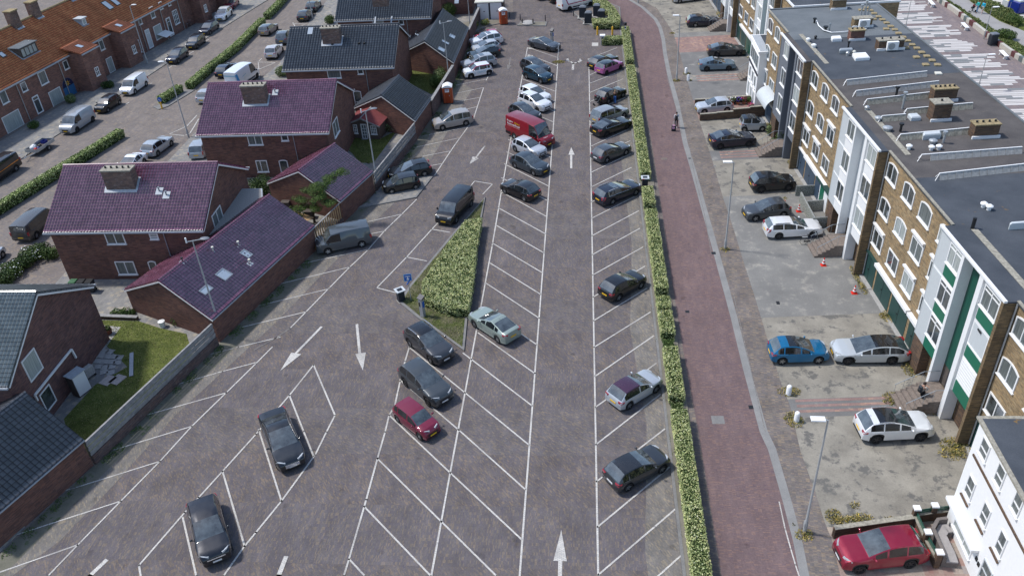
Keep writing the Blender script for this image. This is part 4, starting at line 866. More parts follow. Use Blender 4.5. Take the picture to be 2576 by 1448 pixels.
o = car('suv', 4.66, 1.86, 1.63, 2.79, (0.012, 0.014, 0.02), 'black crossover with a chrome nose bar, lowest car on the left of the car park', group='cars in the diagonal bays', plate='w', extras=lambda r_, i_: MB().box(i_['xf']-0.03, -0.5, 0.70, i_['xf']+0.03, 0.5, 0.735).build('nose_bar', M['chrome'], r_)); ah2 = pang((560,1185), (615,1371))
c = G(553,1423); set_pose(o, c[0]-math.cos(ah2)*2.25, c[1]-math.sin(ah2)*2.25, ah2)
o = car('van', 4.9, 1.92, 1.96, 3.0, (0.075, 0.09, 0.102), 'slate grey panel van nose to the garden wall', 'van', 'parked_van', GW, side_glass=False, rear_glass=False, rim='steel'); by_wheels(o, 1.92, (916.5,622), (822.7,642))
o = car('van', 4.95, 1.91, 1.9, 3.2, blk, 'black passenger van with dark side windows at the tip of the hedge island', 'van', 'parked_van', GW, sunroof=False, pano=None); by_wheels(o, 1.91, (1186.5,519.7), (1149,562))
o = car('mini', 3.67, 1.68, 1.48, 2.4, blk, 'small black hatchback on the raised kerbed bay', group=GW); by_wheels(o, 1.68, (1050,477), (984,489.7))
o = car('estate', 4.4, 1.8, 1.48, 2.69, blk, 'black estate car behind the small black hatchback on the raised bay', group=GW, rim='silver', rails='black'); by_wheels(o, 1.8, (1070,444.7), (1003,457.4))
o = car('mpv', 4.56, 1.85, 1.64, 2.77, (0.38, 0.35, 0.32), 'beige people carrier alone beside the garden wall', group=GW); by_wheels(o, 1.85, (1172.7,317), (1115,328.7))
def ayg(root, inf):
 side_text(root, inf, 'EL', 0.75, 0.50, 0.26, txt_b, 1); side_text(root, inf, 'DEPOT', 0.35, 0.55, 0.36, txt_b, 1)
 r_ = MB()
 for s_ in (1, -1):
  p = [(inf['xc']-0.05, s_*(inf['side'](inf['xc']-0.05, inf['zb']+0.02)-0.01), inf['zb']+0.03), (inf['xr']+0.1, s_*(inf['side'](inf['xr']+0.1, inf['H']*0.9)+0.0), inf['H']*0.92), (inf['xr']-0.4, s_*(inf['side'](inf['xr']-0.4, inf['H']*0.93)), inf['H']*0.945), (inf['x_rr'], s_*(inf['side'](inf['x_rr'], inf['H']*0.9)), inf['H']*0.92)]
  r_.path(p, 0.055, 6)
 r_.build('window_arch', plain('livery_red', (0.35, 0.01, 0.06, 1), 0.3, 0.5, var=0), root)
o = car('mini', 3.7, 1.74, 1.51, 2.43, wht, 'small white city car with red roof edge and pale blue lettering', group=GW, clad=True, extras=ayg, metal=0.0); by_wheels(o, 1.74, (1230,190.5), (1186.5,198.7))
o = car('suv', 4.67, 1.87, 1.71, 2.82, slv, 'silver off-roader with a sunroof behind the small lettered city car', group=GW, sunroof=True); by_wheels(o, 1.87, (1236.5,171), (1181,181.5))
o = car('estate', 4.4, 1.8, 1.5, 2.65, (0.02, 0.035, 0.04), 'dark green-black car squeezed between two silver cars', group=GW, rails='black'); by_wheels(o, 1.8, (1248,146), (1196,155.5))
o = car('hatch', 3.95, 1.72, 1.48, 2.49, (0.5, 0.52, 0.54), 'silver hatchback between the dark green-black car and the white crossover', group=GW); by_wheels(o, 1.72, (1251.5,130), (1203,139))
o = car('suv', 4.63, 1.89, 1.71, 2.77, wht, 'white crossover with a sunroof and tall red tail lamps', group=GW, sunroof=True, metal=0.05); by_wheels(o, 1.89, (1254,114), (1200,124))
o = car('hatch', 4.0, 1.75, 1.42, 2.55, (0.34, 0.01, 0.05), 'crimson hatchback beside the weedy kerb at the end of the wall row', group=GW, metal=0.1); by_centre(o, (1224,79), pang((1255,114), (1200,124)), 1.38)
o = car('suv', 4.55, 1.84, 1.67, 2.7, (0.24, 0.008, 0.03), 'crimson crossover beside the wicker corner sofa', group=GF, plate='w', rim='dark', clad=True, metal=0.3); by_wheels(o, 1.84, (2285.7,1428.8), (2160.7,1442.6))
o = car('suv', 4.42, 1.83, 1.59, 2.665, wht, 'white crossover with black glass roof on the beige forecourt', group=GF, pano=(0.25, 1.0), rim='dark', clad=True, rails='chrome', metal=0.0); by_wheels(o, 1.83, (2203,1116), (2312,1110.5))
o = car('hatch', 3.95, 1.73, 1.5, 2.466, (0.0, 0.14, 0.3), 'bright blue hatchback with a dark glass roof front', group=GF, pano=(0.5, 1.0)); by_wheels(o, 1.73, (1967,918), (2057,915.6))
o = car('estate', 4.97, 1.97, 1.41, 2.904, (0.52, 0.55, 0.56), 'low pale grey sports estate with a black glass roof nose to the blue car', group=GF, pano=(0.0, 1.0), rim='dark', clad=True, rr=0.75); by_wheels(o, 1.97, (2240.7,917), (2132,918))
o = car('estate', 4.76, 1.85, 1.45, 2.872, wht, 'long white estate car with a bicycle leaning by its front wheel', group=GF, rails='black', rim='dark', metal=0.0); by_wheels(o, 1.85, (1959.5,602.7), (2043,598.5))
o = car('hatch', 4.05, 1.75, 1.48, 2.55, (0.06, 0.068, 0.075), 'dark grey hatchback behind the long white estate', group=GF); by_wheels(o, 1.75, (1968,549), (1901.7,558))
o = car('suv', 4.1, 1.8, 1.55, 2.56, blk, 'black compact crossover beside the gabion fence', group=GF, rim='dark', clad=True); by_wheels(o, 1.8, (1914,486), (1983,481))
o = car('fast', 4.68, 1.9, 1.56, 2.99, nvy, 'black electric crossover with chrome window arch beside the tiny two-seater', group=GF, rim='dark', chrome_line=True, rr=1.1); by_wheels(o, 1.9, (1810.5,377), (1884,369.7))
def smt(root, inf):
 for s_ in (1, -1): patch(root, inf, [(-0.72,0.30), (-0.58,0.30), (-0.82,0.86), (-0.98,0.86)], M['black'], s_, 'safety_cell')
o = car('mini', 2.7, 1.56, 1.54, 1.87, (0.42, 0.45, 0.48), 'tiny silver and black two-seater by the blue garage door', group=GF, roofcol=blk, three_door=True, fo=0.46, rr=0.35, extras=smt); by_wheels(o, 1.56, (1872,333), (1917,331.5))
o = car('hatch', 4.05, 1.75, 1.45, 2.55, (0.5, 0.53, 0.57), 'silver hatchback between low walls near potted flowers', group=GF); by_wheels(o, 1.75, (1829,284), (1771,289))
o = car('fast', 4.47, 1.82, 1.45, 2.7, (0.13, 0.2, 0.26), 'light blue electric fastback on the dark forecourt', group=GF, rim='dark', sunroof=True); by_wheels(o, 1.82, (1779,180.5), (1831.7,178.7))
o = car('fast', 4.8, 1.87, 1.49, 2.785, (0.055, 0.052, 0.05), 'bronze grey raised saloon beyond the light blue fastback', group=GF, rim='dark', clad=True, rr=1.2); by_wheels(o, 1.87, (1805.5,144), (1857,142.5))
o = car('estate', 4.77, 1.83, 1.47, 2.71, nvy, 'dark navy estate car near the far stair rails', group=GF, rails='black'); by_wheels(o, 1.83, (1750.5,70), (1797,68))
o = car('estate', 4.5, 1.8, 1.5, 2.65, slv, 'silver car at the top edge of the beige forecourt', group=GF); by_wheels(o, 1.8, (1748,4.5), (1713,9))
def wv(root, inf):
 xb = inf['xb']; patch(root, inf, [(xb+1.0,0.98), (inf['wb']/2+0.1,1.08), (inf['wb']/2+0.1,1.2), (xb+1.0,1.1)], crim, -1)
 patch(root, inf, [(xb+1.0,0.98), (xb+1.14,1.06), (xb+0.75,1.95), (xb+0.6,1.95)], crim, -1)
 for s_ in (1, -1): patch(root, inf, [(-inf['wb']/2+0.5,0.44), (inf['wb']/2-0.5,0.44), (inf['wb']/2-0.5,0.62), (-inf['wb']/2+0.5,0.62)], M['black'], s_, 'side_moulding')
o = car('bigvan', 5.9, 1.99, 2.5, 3.66, wht, 'white van with a crimson stripe parked by the waste containers', 'van', 'parked_van', GN, metal=0.0, side_glass=False, rear_glass=False, rim='dark', extras=wv); by_wheels(o, 1.99, (1437,27.5), (1481,18))
dn = pang((1437,27.5), (1481,18))
o = car('hatch', 4.2, 1.78, 1.5, 2.6, blk, 'black car cut by the top edge, beside the crimson-striped van', group=GN); by_wheels(o, 1.78, (1398,11), (1442,1.5))
o = car('hatch', 4.1, 1.76, 1.48, 2.6, (0.03, 0.035, 0.045), 'dark car at the top edge, second from the crimson-striped van', group=GN); by_wheels(o, 1.76, (1362,3), (1406,-6.5))
o = car('van', 4.78, 1.9, 1.97, 3.1, (0.36, 0.385, 0.41), 'silver panel van with roof bars parked before the terrace', 'van', 'parked_van', GS, side_glass=False, rear_glass=False, rim='dark', rails='steel'); by_wheels(o, 1.9, (239,305), (194,336))
o = car('mini', 3.75, 1.66, 1.48, 2.45, blk, 'small black hatchback between the silver van and the white van', group=GS); by_wheels(o, 1.66, (305,262.5), (272.5,284))
o = car('van', 4.4, 1.8, 1.82, 2.73, wht, 'small white delivery van with roof rails before the terrace', 'van', 'parked_van', GS, side_glass=False, rear_glass=False, rim='steel', metal=0.0, rails='black'); by_wheels(o, 1.8, (372,216), (340,239))
o = car('hatch', 4.1, 1.76, 1.48, 2.6, nvy, 'dark blue hatchback, first car beyond the small white van', group=GS, rr=0.5); by_wheels(o, 1.76, (474,142.5), (450,161))
o = car('mini', 3.9, 1.7, 1.46, 2.5, (0.012, 0.016, 0.024), 'black hatchback in the middle of three dark cars before the terrace', group=GS); by_wheels(o, 1.7, (517.5,107.5), (497.5,124))
o = car('hatch', 4.1, 1.78, 1.5, 2.6, nvy, 'dark hatchback just nearer than the white crossover in the left street', group=GS); by_wheels(o, 1.78, (550,75), (531,89))
o = car('suv', 4.23, 1.82, 1.58, 2.6, wht, 'white crossover in the left street by the motor scooters', group=GS, metal=0.0, clad=True); by_wheels(o, 1.82, (584,40), (571,52.5))
o = car('hatch', 4.0, 1.75, 1.5, 2.55, (0.2, 0.01, 0.03), 'dark red hatchback beyond the white crossover in the left street', group=GS); by_wheels(o, 1.75, (601,14), (590.5,24.5))
dn2 = pang((399,393.5), (434,367))
o = car('hatch', 4.3, 1.78, 1.5, 2.6, (0.4, 0.44, 0.48), 'silver hatchback seen from behind over the purple roof', group=GS); by_wheels(o, 1.78, (399,393.5), (434,367))
o = car('coupe', 4.18, 1.83, 1.35, 2.5, wht, 'white coupe just above the ridge of the nearer purple house', group=GS, metal=0.0); by_centre(o, (323,400), dn2+math.pi+0.08, 1.2)
o = car('mpv', 4.4, 1.8, 1.6, 2.65, (0.36, 0.4, 0.44), 'silver people carrier half hidden by the wall of the second purple house', group=GS); c = G(497,405); set_pose(o, c[0]-0.2, c[1]+2.2, R(95))
o = car('hatch', 4.2, 1.78, 1.5, 2.6, slv, 'pale car almost hidden behind the roof of the second purple house', group=GS); c = G(503,262); set_pose(o, c[0]+0.75, c[1]+1.75, R(82))
def bv(root, inf):
 xb = inf['xb']; patch(root, inf, [(xb+0.03,0.75), (xb+0.75,0.75), (xb+0.45,2.1), (xb+0.03,2.1)], blu, -1)
 patch(root, inf, [(xb+1.4,1.35), (xb+2.3,1.5), (xb+2.3,1.56), (xb+1.4,1.41)], txt_b, -1)
 m = MB(); m.box(xb-0.02, -0.6, 1.2, xb-0.012, 0.5, 1.28); m.box(xb-0.02, -0.8, 1.85, xb-0.012, 0.8, 1.95); m.build('livery', txt_b, root)
 patch(root, inf, [(-inf['wb']/2+0.5,0.44), (inf['wb']/2-0.5,0.44), (inf['wb']/2-0.5,0.62), (-inf['wb']/2+0.5,0.62)], M['black'], -1, 'side_moulding')
o = car('bigvan', 5.55, 2.0, 2.45, 3.3, wht, 'white van with blue livery above the second purple roof', 'van', 'parked_van', GS, metal=0.0, side_glass=False, rear_glass=False, rim='dark', extras=bv)
c = G(648.5,197); a = R(78); set_pose(o, c[0]-math.cos(a)*1.65-math.sin(a)*0.94, c[1]-math.sin(a)*1.65+math.cos(a)*0.94, a)
o = car('hatch', 4.2, 1.78, 1.46, 2.6, nvy, 'dark hatchback beside the blue-liveried white van', group=GS); by_centre(o, (567,160), R(86), 1.4)
o = car('mini', 3.85, 1.73, 1.41, 2.5, (0.3, 0.27, 0.25), 'small beige hatchback with dark roof near the median hedge', group=GS, roofcol=(0.06, 0.065, 0.07), rim='dark'); by_wheels(o, 1.73, (680,90), (698,77.5))
o = car('suv', 4.5, 1.82, 1.7, 2.66, (0.12, 0.14, 0.16), 'grey crossover with roof bars half hidden by the grey-roofed house', group=GS, rails='steel'); c = G(706,116); set_pose(o, c[0]+0.1, c[1]+2.2, R(93))
o = car('suv', 4.25, 1.8, 1.6, 2.57, (0.55, 0.53, 0.53), 'off-white crossover seen from behind beside the grey-roofed house', group=GS, rim='dark'); by_wheels(o, 1.8, (700,147.5), (713,131))
o = car('hatch', 4.3, 1.8, 1.48, 2.64, (0.02, 0.024, 0.03), 'dark hatchback seen from behind, nearer of two by the thin lamp post', group=GS); by_wheels(o, 1.8, (778,52), (787,41))
o = car('hatch', 4.3, 1.8, 1.48, 2.64, (0.02, 0.03, 0.034), 'dark hatchback seen from behind, farther of two by the thin lamp post', group=GS); by_wheels(o, 1.8, (799,29), (807,19))
o = car('van', 5.1, 1.93, 1.9, 3.2, (0.06, 0.058, 0.055), 'dark taupe van at the left edge behind the nearer purple house', 'van', 'parked_van', GS, side_glass=True, rear_glass=False); c = G(96,600); a = pang((430,400), (480,346)); a = R(88); set_pose(o, c[0]+math.cos(a)*1.6-math.sin(a)*0.9, c[1]+math.sin(a)*1.6+math.cos(a)*0.9, a)
o = car('hatch', 4.2, 1.78, 1.46, 2.6, (0.5, 0.54, 0.58), 'pale silver car cut by the left edge below the taupe van', group=GS); c = G(11,648); a = R(88); set_pose(o, c[0]-math.cos(a)*1.3-math.sin(a)*0.83, c[1]-math.sin(a)*1.3+math.cos(a)*0.83, a)
def ors(root, inf): patch(root, inf, [(-2.3,1.02), (0.8,0.98), (0.8,1.03), (-2.3,1.12)], plain('livery_orange', (0.7, 0.2, 0.01, 1), 0.4, 0.5, var=0), 1)
o = car('van', 5.1, 1.92, 1.95, 3.1, (0.012, 0.012, 0.013), 'black van with an orange stripe towing a trailer at the left edge', 'van', 'parked_van', GS, side_glass=True, rear_glass=False, extras=ors)
c = G(44,431); a = pang((239,305), (194,336))
n_ = np.array([-math.sin(a), math.cos(a)]); n_ = n_ if n_@c[:2] > 0 else -n_
set_pose(o, c[0]+math.cos(a)*1.55+n_[0]*0.9, c[1]+math.sin(a)*1.55+n_[1]*0.9, a)
# ================================================================== buildings
def V3(*a): return np.array(a, float)
class Frame:
 """a plan frame: o origin, u along the wall, n outwards"""
 def __init__(s, o, u, n=None):
  s.o = V3(*o) if len(o) == 3 else V3(o[0], o[1], 0); u = V3(u[0], u[1], 0); s.u = u/np.linalg.norm(u)
  s.n = V3(n[0], n[1], 0)/np.linalg.norm(n) if n is not None else V3(-s.u[1], s.u[0], 0)
 def p(s, a, v, z): return s.o+s.u*a+s.n*v+V3(0, 0, z)
 def px(s, x, y, v=0.0):
  """photo spot -> (a, z) on the wall plane v"""
  d = _fw*F_PX+_rt*(x-1288)-_up*(y-724); C = V3(0, 0, CAM_H)
  q = s.p(0, v, 0); t = ((q-C)@s.n)/(d@s.n); X = C+d*t-s.o
  return float(X@s.u), float(X[2])
def obox(mb, F, a0, a1, v0, v1, z0, z1):
 if a0 > a1: a0, a1 = a1, a0
 if v0 > v1: v0, v1 = v1, v0
 c = [F.p(a, v, z) for z in (z0, z1) for a, v in ((a0,v0),(a1,v0),(a1,v1),(a0,v1))]
 fs = [(3,2,1,0),(4,5,6,7),(0,1,5,4),(1,2,6,5),(2,3,7,6),(3,0,4,7)]
 if np.cross(F.u, F.n)[2] < 0: fs = [f[::-1] for f in fs]
 return mb.add(c, fs)
class Bld:
 def __init__(s, name, loc, label, cat='building', group=None): s.loc = loc; s.r = thing(name, loc, label, cat, group)
 def part(s, name, mb, mat, parent=None, smooth=None): return mb.build(name, mat, parent or s.r, off=s.loc, smooth=smooth)
rnd = random.Random(5)
def win(B, F, a0, a1, z0, z1, v=0.0, mull=(0.5,), trans=(), arch=0.0, t=0.085, pane='glass', frame='white', sill=True, name='window', out=0.06):
 if a0 > a1: a0, a1 = a1, a0
 def outline(d):
  A0, A1, Z0 = a0+d, a1-d, z0+d; zt = z1-d
  if arch <= 0: return [(A0,Z0),(A1,Z0),(A1,zt),(A0,zt)]
  ac = (a0+a1)/2; h = (a1-a0)/2; pts = [(A0,Z0),(A1,Z0)]
  for k in range(9):
   a = A1+(A0-A1)*k/8; pts.append((a, zt-arch+arch*(1-((a-ac)/h)**2)))
  return pts
 o, i = outline(0), outline(t); n = len(o)
 def ring(mb, z_in, z_out):
  vs = [F.p(a, v+z_in, z) for a, z in o]+[F.p(a, v+z_out, z) for a, z in o]+[F.p(a, v+z_out, z) for a, z in i]+[F.p(a, v+z_in, z) for a, z in i]
  fs = []
  for k in range(n):
   q = (k+1) % n
   fs += [(k, q, n+q, n+k), (n+k, n+q, 2*n+q, 2*n+k), (2*n+k, 2*n+q, 3*n+q, 3*n+k)]
  mb.add(vs, fs)
 m = MB(); ring(m, -0.02, out)
 for fr in mull:
  a = a0+(a1-a0)*fr; zt = z1-t if arch <= 0 else z1-t-arch*((a-(a0+a1)/2)/((a1-a0)/2))**2; obox(m, F, a-0.035, a+0.035, v, v+out-0.006, z0+t, zt)
 for fr in trans:
  z = z0+(z1-z0)*fr; obox(m, F, a0+t, a1-t, v, v+out-0.01, z-0.03, z+0.03)
 if sill: obox(m, F, a0-0.05, a1+0.05, v-0.02, v+out+0.06, z0-0.07, z0-0.002)
 w_ = B.part(name, m, M[frame])
 p = MB(); p.poly([F.p(a, v+0.012, z) for a, z in outline(t-0.01)]); fix_n(p, F.n); B.part('pane', p, M[pane], w_)
 return w_
def fix_n(mb, n):
 P = [np.array(mb.v[i]) for i in mb.f[-1]]; c = np.zeros(3)
 for k in range(len(P)): c += np.cross(P[k], P[(k+1) % len(P)])
 if c@n < 0: mb.f[-1] = mb.f[-1][::-1]
def rp(): return rnd.choice(['glass', 'glass', 'glass_mid', 'glass_pale', 'glass_mid'])
def winpx(B, F, tl, br, v=0.0, **kw):
 a0, z1 = F.px(*tl, v); a1, z0 = F.px(*br, v); return win(B, F, a0, a1, z0, z1, v, **kw)
def tiled(B, F4, mat, tw=0.25, tl_=0.3, amp=0.035, step=0.03, name='roof_tiles', parent=None, style='pan'):
 """a roof slope of real overlapping tiles; F4 = eave-left, eave-right, ridge-right, ridge-left"""
 A, Bq, C, D = [V3(*p) for p in F4]
 W_ = np.linalg.norm(Bq-A); H_ = np.linalg.norm(D-A); nu = max(1, round(W_/tw)); nv = max(1, round(H_/tl_))
 n = np.cross(Bq-A, D-A); n /= np.linalg.norm(n)
 if n[2] < 0: n = -n
 k = 5 if style == 'pan' else 3
 us = []; hs = []
 for i in range(nu):
  if style == 'pan':
   for q, h in ((0, 0.25), (0.16, 0.85), (0.36, 1.0), (0.58, 0.55), (0.85, 0.0)): us.append((i+q)/nu); hs.append(h*amp)
  else:
   for q, h in ((0, 0.0), (0.04, 1.0), (0.96, 1.0)): us.append((i+q)/nu); hs.append(h*amp)
 us.append(1.0); hs.append(0.25*amp if style == 'pan' else 0)
 us = np.array(us); hs = np.array(hs)
 rows = []
 for j in range(nv):
  for q, h in ((0.0, step), (0.97, 0.0)):
   rows.append(((j+q)/nv, h))
 rows.append((1.0, 0.0))
 V = []
 for t, h in rows:
  L = A+(D-A)*t; Rr = Bq+(C-Bq)*t
  V.append(L[None]*(1-us[:,None])+Rr[None]*us[:,None]+n[None]*(hs[:,None]+h))
 V = np.array(V); nr, nc = V.shape[:2]
 me = bpy.data.meshes.new(name); off = np.array(B.loc)
 me.vertices.add(nr*nc); me.vertices.foreach_set('co', (V.reshape(-1,3)-off).astype(np.float32).ravel())
 ii = np.arange(nr*nc).reshape(nr, nc); q = np.stack([ii[:-1,:-1], ii[:-1,1:], ii[1:,1:], ii[1:,:-1]], -1).reshape(-1, 4)
 if np.cross(Bq-A, D-A)[2] < 0: q = q[:, ::-1]
 me.loops.add(q.size); me.loops.foreach_set('vertex_index', q.astype(np.int32).ravel())
 me.polygons.add(len(q)); me.polygons.foreach_set('loop_start', np.arange(0, q.size, 4, dtype=np.int32)); me.polygons.foreach_set('loop_total', np.full(len(q), 4, np.int32))
 uvl = me.uv_layers.new(name='UVMap')
 tv = np.array([r_[0] for r_ in rows]); UV = np.stack(np.broadcast_arrays(us[None]*nu*tw, tv[:,None]*nv*tl_), -1).reshape(-1, 2)
 uvl.data.foreach_set('uv', UV[q.ravel()].astype(np.float32).ravel())
 me.materials.append(mat); me.update(); me.validate()
 o = bpy.data.objects.new(name, me); COL.objects.link(o); o.parent = parent or B.r; return o
def slab(mb, P, th=0.1):
 """thin roof plate under the tiles"""
 P = [V3(*p) for p in P]; n = np.cross(P[1]-P[0], P[3]-P[0]); n /= np.linalg.norm(n)
 if n[2] < 0: P = P[::-1]; n = -n
 Q = [p-n*th for p in P]; k = len(P)
 return mb.add(P+Q, [tuple(range(k)), tuple(range(2*k-1, k-1, -1))]+[(i, k+i, k+(i+1)%k, (i+1)%k) for i in range(k)])
def chimney(B, x0, x1, y0, y1, zb, zt, pots=5, mat='brick_chim', cap='conc_old', parent=None, flash=True, rz=0, F=None):
 F = F or Frame((0,0), (1,0), (0,1)); m = MB(); obox(m, F, x0, x1, y0, y1, zb, zt); c = B.part('chimney', m, M[mat], parent)
 m = MB(); obox(m, F, x0-0.07, x1+0.07, y0-0.07, y1+0.07, zt+0.002, zt+0.12); B.part('chimney_cap', m, M[cap], c if parent is None else None) if parent is None else B.part('chimney_cap', m, M[cap], parent)
 m = MB()
 for k in range(pots):
  q = F.p(x0+(x1-x0)*(k+0.5)/pots, (y0+y1)/2, zt+0.12); m.tube(q, q+V3(0,0,0.18), 0.09, 0.075, 8)
 if pots: B.part('chimney_pots', m, M['black'], c if parent is None else parent)
 return c
def house(label, x0, x1, yf, yb, ze, zr, roof, style, brick, wins=(), chim=None, gutter='white', pipes=(), gable=(), door=None, tw=0.25, tl_=0.3, vents=(), yaw=0.0):
 B = Bld('brick_house', (x0, yf, 0), label, 'house', 'brick houses between the car park and the left street')
 ym = (yf+yb)/2; o_ = 0.3
 m = MB(); wx0, wx1, wy0, wy1 = x0+o_, x1-o_, yf+o_, yb-o_
 zw = ze+(zr-ze)*o_/((yb-yf)/2)-0.08
 m.add([(wx0,wy0,0),(wx1,wy0,0),(wx1,wy1,0),(wx0,wy1,0),(wx0,wy0,zw),(wx1,wy0,zw),(wx1,ym,zr-0.12),(wx1,wy1,zw),(wx0,wy1,zw),(wx0,ym,zr-0.12)],
          [(0,1,5,4),(2,3,8,7),(1,2,7,6,5),(3,0,4,9,8)])
 B.part('wall', m, M[brick])
 m = MB(); slab(m, [(x0,yf,ze),(x1,yf,ze),(x1,ym,zr),(x0,ym,zr)], 0.12); slab(m, [(x1,yb,ze),(x0,yb,ze),(x0,ym,zr),(x1,ym,zr)], 0.12)
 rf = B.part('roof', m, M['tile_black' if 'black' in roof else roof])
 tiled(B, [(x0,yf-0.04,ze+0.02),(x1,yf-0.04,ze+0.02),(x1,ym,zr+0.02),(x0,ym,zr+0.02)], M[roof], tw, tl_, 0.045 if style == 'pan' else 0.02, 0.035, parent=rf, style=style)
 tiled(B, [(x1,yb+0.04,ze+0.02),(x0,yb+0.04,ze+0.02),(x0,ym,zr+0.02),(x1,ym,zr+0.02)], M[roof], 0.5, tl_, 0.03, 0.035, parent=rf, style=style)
 m = MB(); n = int((x1-x0)/0.35)
 for k in range(n):
  a = x0+(x1-x0)*k/n; b = x0+(x1-x0)*(k+1)/n; m.tube((a,ym,zr+0.03), (b+0.02,ym,zr+0.035), 0.13, 0.115, 8)
 B.part('ridge_tiles', m, M[roof], rf)
 for g0, g1 in ((yf-0.17, yf-0.03), (yb+0.03, yb+0.17)): m = MB(); m.box(x0-0.02, g0, ze-0.14, x1+0.02, g1, ze-0.01); B.part('gutter', m, M['lead'])
 m = MB()
 for xx in (x0+0.01, x1-0.05):
  for ya, yb_ in ((yf+0.1, ym), (yb-0.1, ym)): m.beam((xx+0.02, ya, ze-0.16), (xx+0.02, yb_, zr-0.22), 0.04, 0.13)
 B.part('barge_board', m, M['white'])
 FF = Frame((x0, wy0), (1,0), (0,-1)); FG = Frame((wx1, 0), (0,1), (1,0))
 for w_ in wins:
  tl, br, kw = w_; winpx(B, FF, tl, br, **kw)
 for w_ in gable:
  tl, br, kw = w_; winpx(B, FG, tl, br, **kw)
 for px in pipes:
  a, z = FF.px(*px); q0 = FF.p(a, 0.07, 0); m = MB(); m.tube(q0, q0+V3(0,0,ze-0.1), 0.045, n=8); B.part('downpipe', m, M['zinc'])
 if door:
  a0, z1 = FF.px(*door[0]); a1, z0 = FF.px(*door[1]); z0 = 0.05; win(B, FF, a0, a1, z0, z1, mull=(), trans=(0.35,), arch=0.12, pane='glass', frame='white', name='door', sill=False)
 if chim:
  pxl, pxr, pyb, zb, zt = chim; xa = G(pxl, pyb, zb)[0]; xb = G(pxr, pyb, zb)[0]; yc = G((pxl+pxr)/2, pyb, zb)[1]
  c = chimney(B, xa, xb, yc, yc+0.95, zb-0.3, zt)
  sl_ = (zr-ze)/(ym-yf); m = MB(); y2 = yc+1.1; zA = ze+(yc-0.25-yf)*sl_+0.14; zB = ze+(min(y2,ym)-yf)*sl_+0.14
  m.poly([(xa-0.18,yc-0.25,zA),(xb+0.18,yc-0.25,zA),(xb+0.18,yc-0.005,zA+0.25*sl_),(xa-0.18,yc-0.005,zA+0.25*sl_)])
  for s_, xx in ((1, xb+0.005), (-1, xa-0.005)): m.poly([(xx,yc-0.1,zA+0.15*sl_),(xx+s_*0.2,yc-0.1,zA+0.15*sl_),(xx+s_*0.2,y2-0.1,zB),(xx,y2-0.1,zB)][::s_])
  B.part('lead_flashing', m, M['lead'], c)
 sl_ = (zr-ze)/(ym-yf)
 for px, kind in vents:
  lo, hi = ze, zr
  for _ in range(30):
   zz = (lo+hi)/2; q = G(*px, zz); zs = ze+(q[1]-yf)*sl_
   if zs > zz: lo = zz
   else: hi = zz
  q = G(*px, zz); m = MB()
  if kind == 'pipe': m.tube(q+V3(0,0,-0.1), q+V3(0,0,0.45), 0.06, n=8); m.tube(q+V3(0,0,0.4), q+V3(0,0,0.5), 0.09, n=8); m2 = MB(); m2.poly([q+V3(-.3,-.3,.14-.3*sl_), q+V3(.3,-.3,.14-.3*sl_), q+V3(.3,.3,.14+.3*sl_), q+V3(-.3,.3,.14+.3*sl_)]); B.part('lead_flashing', m2, M['lead'], B.part('vent_pipe', m, M['steel'] if 'white' in label else M['zinc'], rf))
  elif kind == 'box': m.rbox(q[0]-0.14, q[1]-0.1, q[2]-0.1, q[0]+0.14, q[1]+0.2, q[2]+0.24); B.part('roof_vent', m, M['black'], rf)
  elif kind == 'light':
   a = 0.3; b = 0.45; m.add([q+V3(-a,-b,.11-b*sl_), q+V3(a,-b,.11-b*sl_), q+V3(a,b,.11+b*sl_), q+V3(-a,b,.11+b*sl_)], [(0,1,2,3)]); B.part('rooflight', m, M['glass_sky'], rf)
 return B
W2 = dict(mull=(0.5,))
def T_(c, r, x, y): return (644*c+x/4, (0, 362.2, 724.4, 1086.1)[r]+y/4)
H1 = house('brick house with purple tiled roof and two vent pipes, nearer of two purple houses', -44.75, -31.0, 56.85, 68.15, 5.0, 8.3, 'tile_purple', 'pan', 'brick_red',
  wins=[(T_(0,1,1040,885), T_(0,1,1275,1003), dict(mull=(0.5,), pane='glass')), (T_(0,1,1490,880), T_(0,1,1603,955), dict(mull=(), trans=(0.33,0.66), pane='glass_pale')), (T_(0,1,1150,1180), T_(0,1,1390,1308), dict(mull=(0.5,), pane='glass_mid'))],
  door=(T_(0,1,1480,1175), T_(0,1,1610,1310)), chim=(270, 341, 478, 7.05, 8.75), gable=[((524,523+362-362),(551,586),dict(mull=(0.45,), pane='glass_mid'))] if False else [], pipes=[T_(0,1,1640,880)], vents=[((402,484),'pipe'),((420,494),'pipe')])
FG = Frame((-31.3, 0), (0,1), (1,0))
a0, z1 = FG.px(525, 527); a1, z0 = FG.px(549, 575); win(H1, FG, 59.3, 61.3, 3.3, 4.9, mull=(0.5,), pane='glass_mid')
H2 = house('brick house with a purple tiled roof beside the house with the red-roofed summer house', -38.95, -25.3, 75.5, 86.9, 5.0, 8.3, 'tile_purple', 'pan', 'brick_red',
  wins=[((620,338),(663,364),dict(mull=(0.5,), pane='glass_mid')), (T_(1,0,245,1348), T_(1,0,332,1415), dict(mull=(), pane='glass')), (T_(1,1,-8,165), T_(1,1,135,278), dict(mull=(0.4,), pane='glass'))],
  door=(T_(1,1,225,160), T_(1,1,335,255)), chim=(614, 670, 257, 7.15, 8.75), pipes=[(738,345)], vents=[((693,236),'pipe')])
FG = Frame((-25.6, 0), (0,1), (1,0)); win(H2, FG, 77.9, 79.9, 3.3, 4.9, mull=(0.5,), pane='glass_mid')
